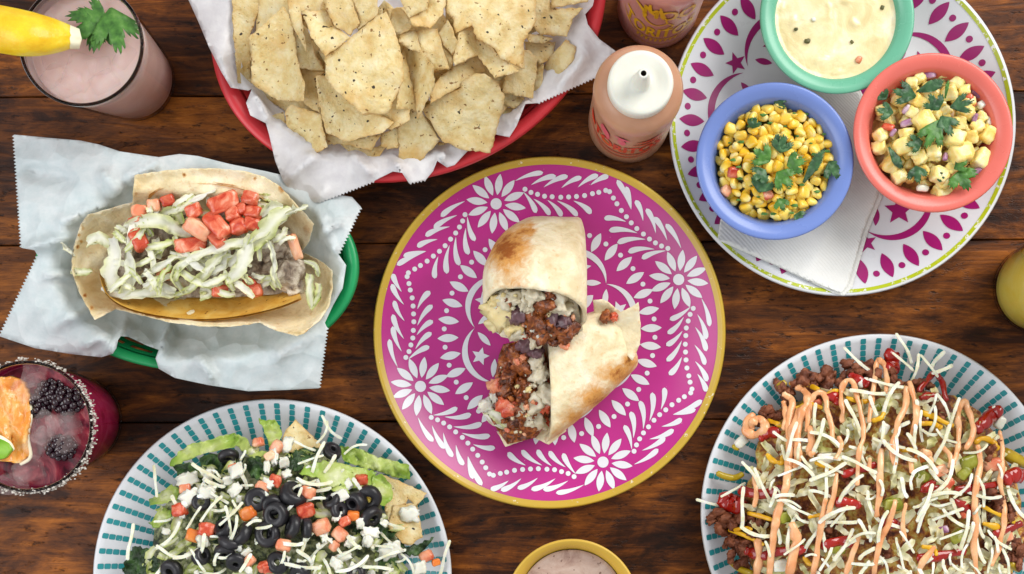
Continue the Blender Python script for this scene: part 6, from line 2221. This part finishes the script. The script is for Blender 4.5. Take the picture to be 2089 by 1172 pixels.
for x, y, a, s, lb in [(*tl_([(625, 650)])[0], .5, 2.1, "white onion square above the red tomato cube"), (*tl_([(740, 620)])[0], 0, 1.8, "white onion square beside the dark olives"), (*tl_([(610, 530)])[0], .3, 2.0, "frilly white onion piece below the kale"), (*tl_([(930, 600)])[0], .7, 1.7, "grey white onion slice near the flat olive ring"), (*tr_([(820, 1010)])[0], .4, 2.2, "crumpled white onion piece on the kale"), (*tr_([(1020, 1130)])[0], .2, 1.9, "white onion cube under the rim tomato"),
                       (*tr_([(950, 770)])[0], 0, 2.2, "white cheese lump on the lower broken chip"), (*tr_([(480, 640)])[0], .3, 1.8, "white onion piece below the green lettuce"), (*tr_([(670, 950)])[0], .9, 1.6, "angular onion shard below the wrinkled olive"), (*tl_([(940, 470)])[0], .4, 2.0, "white onion chunk below the standing olive ring"), (*tr_([(120, 290)])[0], 1.3, 2.0, "white onion chunk on the corner chip's edge")]:
    tag(put("onion_piece", rnd.choice(ON), W(x, y, salad_z(x, y) + .0195), (rnd.uniform(-.3, .3), rnd.uniform(-.3, .3), a), s * .78), lb, "onion piece", None)
for px, py in scatter(85, 255, 20, rnd, SC_):
    if py > 1190:
        continue
    s = rnd.uniform(.55, 1.25)
    o_ = put("onion_piece", rnd.choice(ON), W(px, py, salad_z(px, py) + .0165 + rnd.uniform(-.001, .003)), (rnd.uniform(-.6, .6), rnd.uniform(-.6, .6), rnd.uniform(0, 3)), s)
    tag(o_,
        ("tiny" if s < .75 else ("small" if s < 1 else "larger")) + " chopped onion at " + clock(px, py, SALAD, 340) + ", turned to " + point(o_.rotation_euler.z), "onion piece", "chopped onion on the salad")

# ---------------------------------------------------------------- the sauce drizzled pile on the other striped plate
tn = lambda l: T(l, 1410, 670, 2.334)
NC = (1800, 1062)
M['ketchup'] = food("ketchup", [(.3, (132, 14, 8)), (.7, (176, 30, 18))], 40, rough=.12, bump=0, vary=.05, coat=.4)
M['mustard'] = food("mustard", [(.3, (206, 146, 8)), (.7, (232, 184, 30))], 60, rough=.3, bump=.2, vary=.05)
M['mayo'] = food("chipotle_mayo", [(.3, (224, 150, 96)), (.55, (238, 178, 128)), (.8, (246, 204, 162))], 80, rough=.22, bump=.2, bscale=120, sss=.2, vary=.05)
M['pickle'] = food("pickle", [(.3, (112, 116, 24)), (.55, (150, 152, 48)), (.8, (186, 186, 96))], 80, rough=.25, sss=.2)
M['pepperoncini'] = food("pickled_pepper", [(.3, (150, 120, 10)), (.6, (186, 158, 24)), (.85, (206, 184, 60))], 60, rough=.22)
M['crumble'] = food("ground_beef", [(.25, (74, 36, 20)), (.45, (110, 58, 36)), (.65, (150, 90, 60)), (.85, (186, 128, 92))], 190, dist=.6, rough=.55, spec=.35, bump=.8, bscale=500, bdist=.0015)


n = NT("pale_lettuce")
v = n.vec(rand=False)
M['palelettuce'] = n.finish(n.ramp(n.noise(v, 45, 4, .6), [(.3, (198, 196, 96)), (.42, (226, 222, 160)), (.55, (243, 240, 212)), (.68, (232, 214, 140)), (.8, (200, 210, 120))]), .3, .5, n.noise(v, 170, 3), .4, .0012, transl=.25)


def pile_z(px, py):
    d = min(1, hypot((px - NC[0]) / 312, (py - NC[1]) / 312))
    return .016 + .036 * (1 - d ** 2) ** .7


mound("loaded_pile", NC, 292, .012, .046, M['palebed'], "mixed pile of lettuce, beef and chips under the drizzled sauces", "loaded pile", 5)
rnd = random.Random(41)
# shredded lettuce that fills the pile
g = G()
for px, py in scatter(250, 280, 11.5, rnd, NC):
    if py > 1195 or px > 2110:
        continue
    a, L = rnd.uniform(0, 6.28), rnd.uniform(26, 54)
    z = pile_z(px, py) + .003
    P = [(px + cos(a) * L * t + 5 * nz(t * 2, px), py + sin(a) * L * t + 5 * nz(t * 2, py, 3), z + .006 + .004 * (1 - (2 * t) ** 2) * rnd.random()) for t in (-.5, -.25, 0, .25, .5)]
    ribbon(g, [W(*p) for p in smooth_path(P, 2)], [rnd.uniform(9, 17) * S] * 9, .5, .002, .0003, px, 4, .8)
tag(single("shredded_lettuce", g, M['palelettuce'], "shredded pale lettuce all through the drizzled pile", "shredded lettuce"), None, None, None, "stuff")
# ground beef crumbles
CR = []
for i in range(6):
    g = G()
    rc = random.Random(i + 700)
    for k in range(11):
        d = dice(rc.uniform(.0014, .0030), rc.uniform(.0012, .0024), rc.uniform(.0012, .0022), 3, 4, .6, i * 20 + k)
        ox, oy, oz = rc.gauss(0, .0026), rc.gauss(0, .0024), rc.gauss(0, .0014)
        g.add([(x + ox, y + oy, z + oz) for x, y, z in d.v], d.f)
    CR.append(mesh("beef_crumble", g, M['crumble']))
for zx, zy, s in [(545, 235, 1.5), (575, 260, 1.2), (645, 245, 1.6), (660, 225, 1.1), (440, 300, 1.3), (355, 410, 1.2), (400, 410, 1.3), (130, 890, 1.5), (165, 915, 1.7), (205, 930, 1.4), (260, 920, 1.3), (300, 930, 1.2), (215, 1010, 1.5), (240, 1050, 1.4), (275, 1020, 1.2), (310, 990, 1.1), (190, 1000, 1.0), (820, 200, 1.5), (850, 230, 1.6), (800, 225, 1.2), (1140, 410, 1.3), (1190, 390, 1.4), (1110, 430, 1.2), (1400, 800, 1.6), (1440, 830, 1.5), (1500, 860, 1.4),
                  (1520, 880, 1.2), (1480, 1040, 1.4), (1530, 1060, 1.5), (1550, 1020, 1.2), (1540, 1090, 1.2), (960, 240, 1.1), (250, 1160, 1.4), (720, 690, 1.2), (590, 290, 1.1), (1080, 275, 1.1), (1420, 590, 1.2), (740, 700, 1.0), (880, 760, 1.1), (1360, 850, 1.3), (900, 1050, 1.2), (690, 940, 1.2), (500, 880, 1.1), (640, 1000, 1.0), (1200, 700, 1.0)]:
    px, py = tn([(zx, zy)])[0]
    inn = hypot(px - NC[0], py - NC[1]) < 250
    tag(put("beef_crumble", rnd.choice(CR), W(px, py, pile_z(px, py) + (.006 if inn else .0075)), (rnd.uniform(0, 3), rnd.uniform(-.5, .5), rnd.uniform(0, 6)), s * 1.02), ("big" if s > 1.35 else "small") + " brown beef crumble at " + clock(px, py, NACHO, 340) + ", about %s centimetres from the rim" % NUMS[max(0, min(12, int((363 - hypot(px - NACHO[0], py - NACHO[1])) * .0357)))], "beef crumble", "beef crumbles in the drizzled pile")
# tomato, pickle and pepper pieces, chopped onion
for i, (zx, zy, w, m_, nm, a, lb) in enumerate([(1430, 650, 92, 'tomatopale', 'tomato_cube', .2, "tomato wedge near the yellow pepper and the orange drizzle"), (1180, 680, 80, 'tomatopale', 'tomato_cube', .3, "pink tomato piece right of the pile's middle"), (1220, 740, 70, 'tomato', 'tomato_cube', .9, "red tomato piece under a cheese shred"), (1090, 620, 60, 'yellowpepper', 'tomato_cube', .2, "orange tomato tip under the mayo drizzle"), (1500, 990, 74, 'tomatopale', 'tomato_cube', .1, "tomato cube by the beef at the pile's edge"), (600, 355, 44, 'tomato', 'tomato_cube', .4, "red tomato bit under the mayo loop"), (1320, 640, 100, 'pickle', 'pickle_slice', .3, "pale green pickle under the orange drizzle"),
                                                   (1300, 690, 70, 'pickle', 'pickle_slice', .8, "pickle slice below the pale one"), (960, 840, 90, 'pickle', 'pickle_slice', .1, "dark green pickle slice in the pile's middle"), (1270, 990, 80, 'pickle', 'pickle_slice', .5, "green pickle slice low in the pile"), (450, 900, 84, 'pickle', 'pickle_slice', .2, "olive green pickle under the thick mayo"), (700, 1050, 70, 'pickle', 'pickle_slice', 0, "pickle slice beside the ketchup streak"), (1100, 700, 76, 'pickle', 'pickle_slice', -.5, "pickle strip under a long cheese shred"), (880, 380, 56, 'pickle', 'pickle_slice', .3, "pickle bit under the mayo loop's foot"),
                                                   (432, 270, 50, 'pepperoncini', 'pickled_pepper', .6, "round yellow pickled pepper end at the upper side of the pile"), (640, 620, 80, 'onion', 'onion_piece', .2, "white onion piece in the pile's middle"), (430, 1130, 84, 'onion', 'onion_piece', .1, "white onion piece between two mayo drizzles"), (820, 260, 60, 'onion', 'onion_piece', .4, "pale onion slice at the pile's upper end"), (1430, 400, 70, 'onion', 'onion_piece', .6, "yellow white onion beside the thick ketchup"), (1470, 450, 66, 'onion', 'onion_piece', 1.0, "pale onion wedge under the thick ketchup"), (240, 540, 70, 'onion', 'onion_piece', .8, "translucent onion strip at the rim below the mayo swirl"), (760, 470, 50, 'onion', 'onion_piece', .3, "onion bit among cheese shreds"), (920, 480, 56, 'onion', 'onion_piece', 1.1, "onion square by the third mayo drizzle"), (1200, 960, 50, 'redonion', 'onion_piece', .2, "purple onion bit low in the pile"), (960, 930, 56, 'redonion', 'onion_piece', .5, "purple onion bit beside the ketchup"), (1310, 880, 60, 'tomato', 'tomato_cube', .5, "tomato strip under the arched cheese shred")]):
    px, py = tn([(zx, zy)])[0]
    k = w * S * .95 / 2.334 / 2
    g = dice(k, k * .7, k * .42, 4, 5, .2, i + 350)
    tag(put(nm, mesh(nm, g, M[m_]), W(px, py, pile_z(px, py) + .0105), (rnd.uniform(-.3, .3), rnd.uniform(-.3, .3), a)), lb, {'tomato_cube': "tomato piece", 'pickle_slice': "pickle", 'pickled_pepper': "pepper", 'onion_piece': "onion piece"}[nm], None)
for i, (pts, r_, lb) in enumerate([([(125, 690), (160, 705), (205, 712), (245, 695)], 17, "long olive yellow pickled pepper over the pile's edge by the magenta plate"), ([(1490, 590), (1540, 620), (1600, 650)], 32, "big yellow pickled pepper at the photo's edge"), ([(200, 560), (225, 575)], 14, "stubby pickled pepper below the mayo swirl"), ([(190, 1115), (240, 1150), (290, 1165)], 17, "pickled pepper at the pile's lower edge"), ([(1520, 1120), (1560, 1150)], 20, "pickled pepper in the photo's corner")]):
    P = smooth_path(tn(pts), 5)
    g = G()
    m_ = len(P)
    g.tube([W(p[0], p[1], pile_z(*p) + .0095) for p in P], [r_ * S * .95 / 2.334 * (.7 + .3 * sin(pi * (.15 + .8 * k / (m_ - 1)))) for k in range(m_)], 10)
    single("pickled_pepper", g, M['pepperoncini'], lb, "pepper", "pickled peppers on the drizzled pile")


def drizzle(name, pts, w, m, lift, label, group, seed, taper=.75):
    P = smooth_path(tn(pts), 6)
    g = G()
    n_ = len(P)
    rad = [w * S * .94 / 2.334 / 2 * (1 + .5 * nz(k * .28, seed * 1.7, 3)) * (taper + (1 - taper) * min(1, 3 * min(k, n_ - 1 - k) / n_ + .25)) for k in range(n_)]
    g.tube([W(p[0] + 2.5 * nz(k * .3, seed, 9), p[1], pile_z(*p) + lift + .0030 * nz(k * .22, seed * 2.3)) for k, p in enumerate(P)], rad, 10, .52)
    return single(name, g, M[m], label, "sauce", group)


for i, (pts, w, lb) in enumerate([([(960, 120), (955, 150), (952, 185), (945, 205)], 60, "glossy ketchup drop at the top of the pile"), ([(1085, 300), (1130, 240), (1165, 215), (1195, 260), (1215, 345)], 24, "ketchup loop by the plate's teal squares"), ([(1090, 335), (1130, 322), (1185, 325)], 30, "short ketchup bar inside the ketchup loop"), ([(1355, 480), (1390, 455), (1420, 425), (1450, 400), (1475, 402)], 54, "thick ketchup dollop facing the yellow drink"), ([(150, 800), (180, 835), (230, 840), (180, 810)], 66, "dark ketchup pool at the pile's edge by the magenta plate"),
                                  ([(230, 770), (330, 790), (440, 770)], 40, "ketchup streak behind the first mayo drizzles"), ([(1490, 725), (1530, 700), (1575, 705)], 56, "glossy ketchup drop beside the big yellow pepper"), ([(720, 700), (790, 675), (880, 650)], 30, "ketchup streak across the pile's middle"), ([(1250, 820), (1300, 850), (1340, 880)], 34, "ketchup streak under the arched cheese"), ([(1260, 770), (1360, 760), (1470, 740)], 30, "ketchup streak leading to the glossy drop"), ([(1080, 1095), (1180, 1085), (1300, 1060)], 36, "ketchup streak low beside the pickles"),
                                  ([(620, 1040), (700, 1015), (790, 1020)], 40, "ketchup streak low in the middle"), ([(370, 1070), (450, 1060), (540, 1050)], 36, "ketchup streak by the thick mayo"), ([(330, 525), (370, 500), (420, 495)], 40, "ketchup patch below the mayo swirl"), ([(1440, 985), (1500, 960), (1570, 930)], 34, "ketchup streak over the edge beef"), ([(690, 830), (740, 830), (800, 845)], 34, "ketchup bit beside the crossing cheese"), ([(640, 330), (690, 330), (700, 360)], 34, "ketchup bit between two mayo loops"), ([(900, 930), (960, 930), (1010, 950)], 32, "ketchup bit by the purple onion"), ([(1160, 730), (1100, 770), (1180, 760)], 26, "ketchup smear by the pink tomato"), ([(760, 220), (800, 250), (840, 270)], 36, "dark ketchup under the tall mayo loop"), ([(260, 1060), (310, 1075), (360, 1085)], 40, "dark ketchup at the pile's lower side")]):
    drizzle("ketchup_drizzle", pts, w * 1.35, 'ketchup', .0125 if w < 42 else .012, lb, "ketchup on the drizzled pile", i)
for i, (pts, w, lb) in enumerate([([(470, 262), (540, 268), (610, 292)], 22, "mustard line by the round pickled pepper"), ([(360, 600), (390, 630), (430, 640), (440, 605)], 22, "mustard zigzag below the mayo swirl"), ([(180, 960), (250, 985), (300, 1010), (345, 1030)], 17, "thin mustard zigzag over the beef by the magenta plate"), ([(190, 965), (260, 950), (290, 960)], 14, "thin mustard line above the zigzag"), ([(1085, 395), (1160, 425), (1245, 465)], 22, "mustard line below the ketchup loop"), ([(1090, 455), (1150, 455), (1190, 475)], 26, "second mustard line below the ketchup loop"), ([(1350, 545), (1390, 525), (1440, 545), (1460, 575)], 26, "mustard squiggle by the thick ketchup"),
                                  ([(640, 320), (680, 300), (705, 300)], 22, "mustard dab between the mayo loops"), ([(270, 880), (330, 895), (395, 915)], 18, "mustard line over the lettuce"), ([(590, 640), (640, 660), (700, 680)], 18, "mustard line in the pile's middle"), ([(1380, 845), (1450, 880), (1540, 925)], 18, "mustard line over the edge beef"), ([(1390, 930), (1450, 945), (1490, 950)], 24, "mustard dab by the edge beef"), ([(560, 900), (620, 890), (650, 900)], 18, "mustard dab under the crossing cheese"), ([(860, 440), (900, 430), (920, 400)], 20, "mustard dab at the foot of the tall loop"), ([(1100, 1040), (1150, 1050), (1170, 1080)], 20, "mustard dab low in the pile"), ([(540, 1090), (560, 1120), (600, 1130)], 20, "mustard dab by the lower mayo"), ([(360, 440), (400, 450), (440, 470)], 20, "mustard dab right of the mayo swirl"), ([(500, 380), (560, 360), (620, 380)], 18, "mustard line behind the thick mayo"), ([(740, 330), (800, 350), (850, 345)], 20, "mustard line behind the mayo loops"), ([(980, 560), (1010, 580), (1050, 575)], 20, "mustard dab in the upper middle")]):
    drizzle("mustard_drizzle", pts, w * 1.2, 'mustard', .0138, lb, "mustard on the drizzled pile", i + 40)
for i, (pts, w, lb) in enumerate([([(440, 312), (480, 345), (475, 400), (462, 470), (470, 560), (465, 640), (455, 720), (440, 800), (412, 880), (396, 960), (385, 1050), (372, 1170)], 24, "long mayo drizzle starting at the thick mayo knot"), ([(505, 275), (545, 305), (552, 360), (520, 430), (505, 520), (510, 600), (495, 665)], 26, "thick mayo drizzle by the round pickled pepper"), ([(520, 390), (500, 440), (480, 500), (492, 560)], 26, "short mayo strand in the thick knot"), ([(440, 350), (455, 420), (440, 480)], 22, "outer mayo strand of the thick knot"),
                                  ([(550, 490), (560, 400), (575, 335), (610, 305), (640, 330), (650, 400), (665, 450), (672, 530)], 18, "first mayo loop beside the thick knot"), ([(722, 445), (718, 380), (715, 300), (740, 250), (770, 260), (790, 330), (812, 420), (820, 520), (797, 600), (790, 745)], 18, "second mayo loop with a long tail"), ([(848, 445), (860, 340), (878, 220), (888, 155), (915, 170), (932, 240), (925, 315)], 17, "tallest mayo loop at the pile's top"), ([(1038, 255), (1062, 340), (1072, 420), (1048, 525)], 20, "mayo drizzle below the ketchup drop"), ([(1025, 280), (1020, 370), (985, 450), (960, 560), (972, 650)], 20, "mayo drizzle leaning towards the pile's middle"),
                                  ([(1268, 575), (1275, 480), (1270, 410), (1300, 348), (1330, 420), (1342, 500), (1310, 575)], 18, "mayo loop by the thick ketchup"), ([(1362, 560), (1378, 640), (1355, 760), (1350, 860), (1356, 940), (1345, 1040), (1362, 1170)], 20, "long mayo drizzle past the pickle"), ([(1470, 490), (1482, 580), (1478, 680), (1470, 740), (1490, 830), (1490, 920), (1470, 1020), (1430, 1130)], 17, "outermost mayo drizzle by the yellow pepper"), ([(905, 575), (900, 680), (895, 800), (882, 895)], 18, "straight mayo drizzle in the pile's middle"), ([(478, 930), (502, 1000), (490, 1060), (468, 1170)], 30, "fat mayo drop low on the pile"),
                                  ([(640, 815), (620, 930), (605, 1030), (580, 1170)], 18, "mayo drizzle under the crossing cheese"), ([(1020, 835), (1008, 920), (1018, 1010)], 16, "short mayo drizzle beside the arched cheese"), ([(800, 990), (765, 1090), (735, 1170)], 18, "mayo drizzle low in the middle"), ([(972, 820), (942, 930), (902, 1010), (868, 1170)], 18, "mayo drizzle running to the photo's lower edge"), ([(300, 412), (268, 440), (262, 488), (302, 508), (352, 482), (335, 435), (295, 445), (290, 480)], 34, "curled mayo swirl on the plate's edge"), ([(315, 1010), (325, 1090), (310, 1170)], 26, "thick mayo drop at the pile's lower side"),
                                  ([(1250, 650), (1265, 590), (1275, 540)], 16, "short mayo strand above the pickle"), ([(1160, 1040), (1100, 1120), (1085, 1170)], 16, "mayo strand low by the ketchup"), ([(692, 690), (678, 800), (650, 890)], 15, "thin mayo strand in the middle"), ([(560, 470), (575, 540), (560, 600), (585, 590)], 22, "mayo blob between the first loops"), ([(1185, 560), (1230, 600), (1235, 660)], 15, "faint mayo strand by the tomato"), ([(700, 520), (715, 560), (690, 620)], 15, "mayo strand under the cheese tangle"), ([(1095, 590), (1130, 600), (1140, 640)], 22, "mayo dab on the orange tomato tip"), ([(300, 700), (310, 780), (300, 850)], 17, "mayo strand by the dark ketchup pool"), ([(850, 620), (845, 680)], 15, "short mayo strand in the middle"), ([(1045, 620), (1050, 690)], 16, "short mayo strand above the pickle strip")]):
    drizzle("mayo_drizzle", pts, w * 1.6 if i != 18 else w * 1.3, 'mayo', .0158, lb, "chipotle mayo on the drizzled pile", i + 80)
# shredded cheese
rnd = random.Random(55)
for zx, zy, a, s, cv, lb in [(1012, 98, -1.1, 4, False, "thick cheese shred across the teal squares at the pile's top"), (790, 145, -.7, 4, False, "thin cheese shred on the rim above the tall mayo loop"), (1010, 160, -.7, 3, False, "cheese shred on the ketchup drop"), (1060, 200, 1.3, 4, False, "pale cheese shred beside the ketchup loop"), (1135, 180, -.9, 3, False, "cheese shred over the top of the ketchup loop"), (1195, 195, .4, 2, False, "short cheese shred at the rim by the ketchup loop"), (1175, 150, .9, 2, True, "thin cheese shred on the rim's squares"), (850, 300, -.05, 5, False, "broad cheese shred behind the tall mayo loop"), (930, 260, -.2, 4, False, "cheese shred crossing the tall mayo loop's foot"), (960, 340, 1.1, 5, True, "curved cheese shred by the tall mayo loop"),
                             (1190, 545, 1.2, 5, False, "long straight cheese shred beside the mayo loop"), (1255, 410, 1.2, 4, False, "cheese shred leaning on the mayo loop"), (480, 540, 1.25, 5, False, "long cheese shred on the first mayo drizzle"), (600, 520, 1.3, 5, False, "cheese shred hanging beside the first loop"), (770, 430, -1.2, 5, False, "cheese shred under the second loop"), (1000, 580, -.5, 5, True, "hooked cheese shred in the upper middle"), (1100, 640, -.75, 5, True, "long curved cheese shred over the pickle strip"), (700, 895, .35, 5, True, "very long cheese shred crossing the middle"), (330, 960, -.15, 5, True, "cheese shred hooked over the beef by the magenta plate"), (250, 850, 1.5, 5, False, "upright cheese shred by the dark ketchup pool"),
                             (1200, 810, .1, 5, True, "arched cheese shred at the pile's centre"), (1400, 785, -.05, 4, True, "cheese shred across the long mayo drizzle"), (1560, 830, -1.0, 5, True, "cheese shred hanging over the plate's edge by the pepper"), (105, 828, -.15, 4, False, "cheese shred sticking out over the plate's edge by the magenta plate"), (340, 740, -1.1, 4, False, "cheese shred on the ketchup streak"), (200, 770, .5, 3, False, "cheese shred on the dark ketchup pool"), (280, 710, -1.1, 4, True, "cheese shred over the long pickled pepper"), (1200, 700, 1.1, 5, True, "cheese shred by the pink tomato"), (820, 1000, .2, 3, True, "cheese shred in the white tangle"), (1300, 960, 1.4, 5, False, "cheese shred by the green pickle"), (650, 680, .5, 5, False, "cheese shred in the middle of the pile"), (1110, 830, 1.2, 5, False, "pale cheese shred meeting the arched one")]:
    px, py = tn([(zx, zy)])[0]
    o_ = shred(px, py, (pile_z(px, py) + .0185) if hypot(px - NACHO[0], py - NACHO[1]) < 330 else .0245, a, s, lb, None, cv, .08)
    o_.scale = [c_ * 1.08 for c_ in o_.scale]
for px, py in scatter(165, 270, 14, rnd, NC):
    if py > 1190 or px > 2105:
        continue
    a = rnd.gauss(pi / 2, .8)
    s = rnd.choice([0, 1, 1, 2, 2, 3, 3, 4, 4, 5])
    d = hypot(px - NC[0], py - NC[1])
    if d > 225 and rnd.random() < .5:
        continue
    shred(px, py, pile_z(px, py) + .0135 + rnd.uniform(-.001, .0045), a, s, SIZE[s] + " pile cheese shred at " + clock(px, py, NACHO, 340) + ", pointing to " + point(a), "loose cheese shreds on the drizzled pile", None, .18)
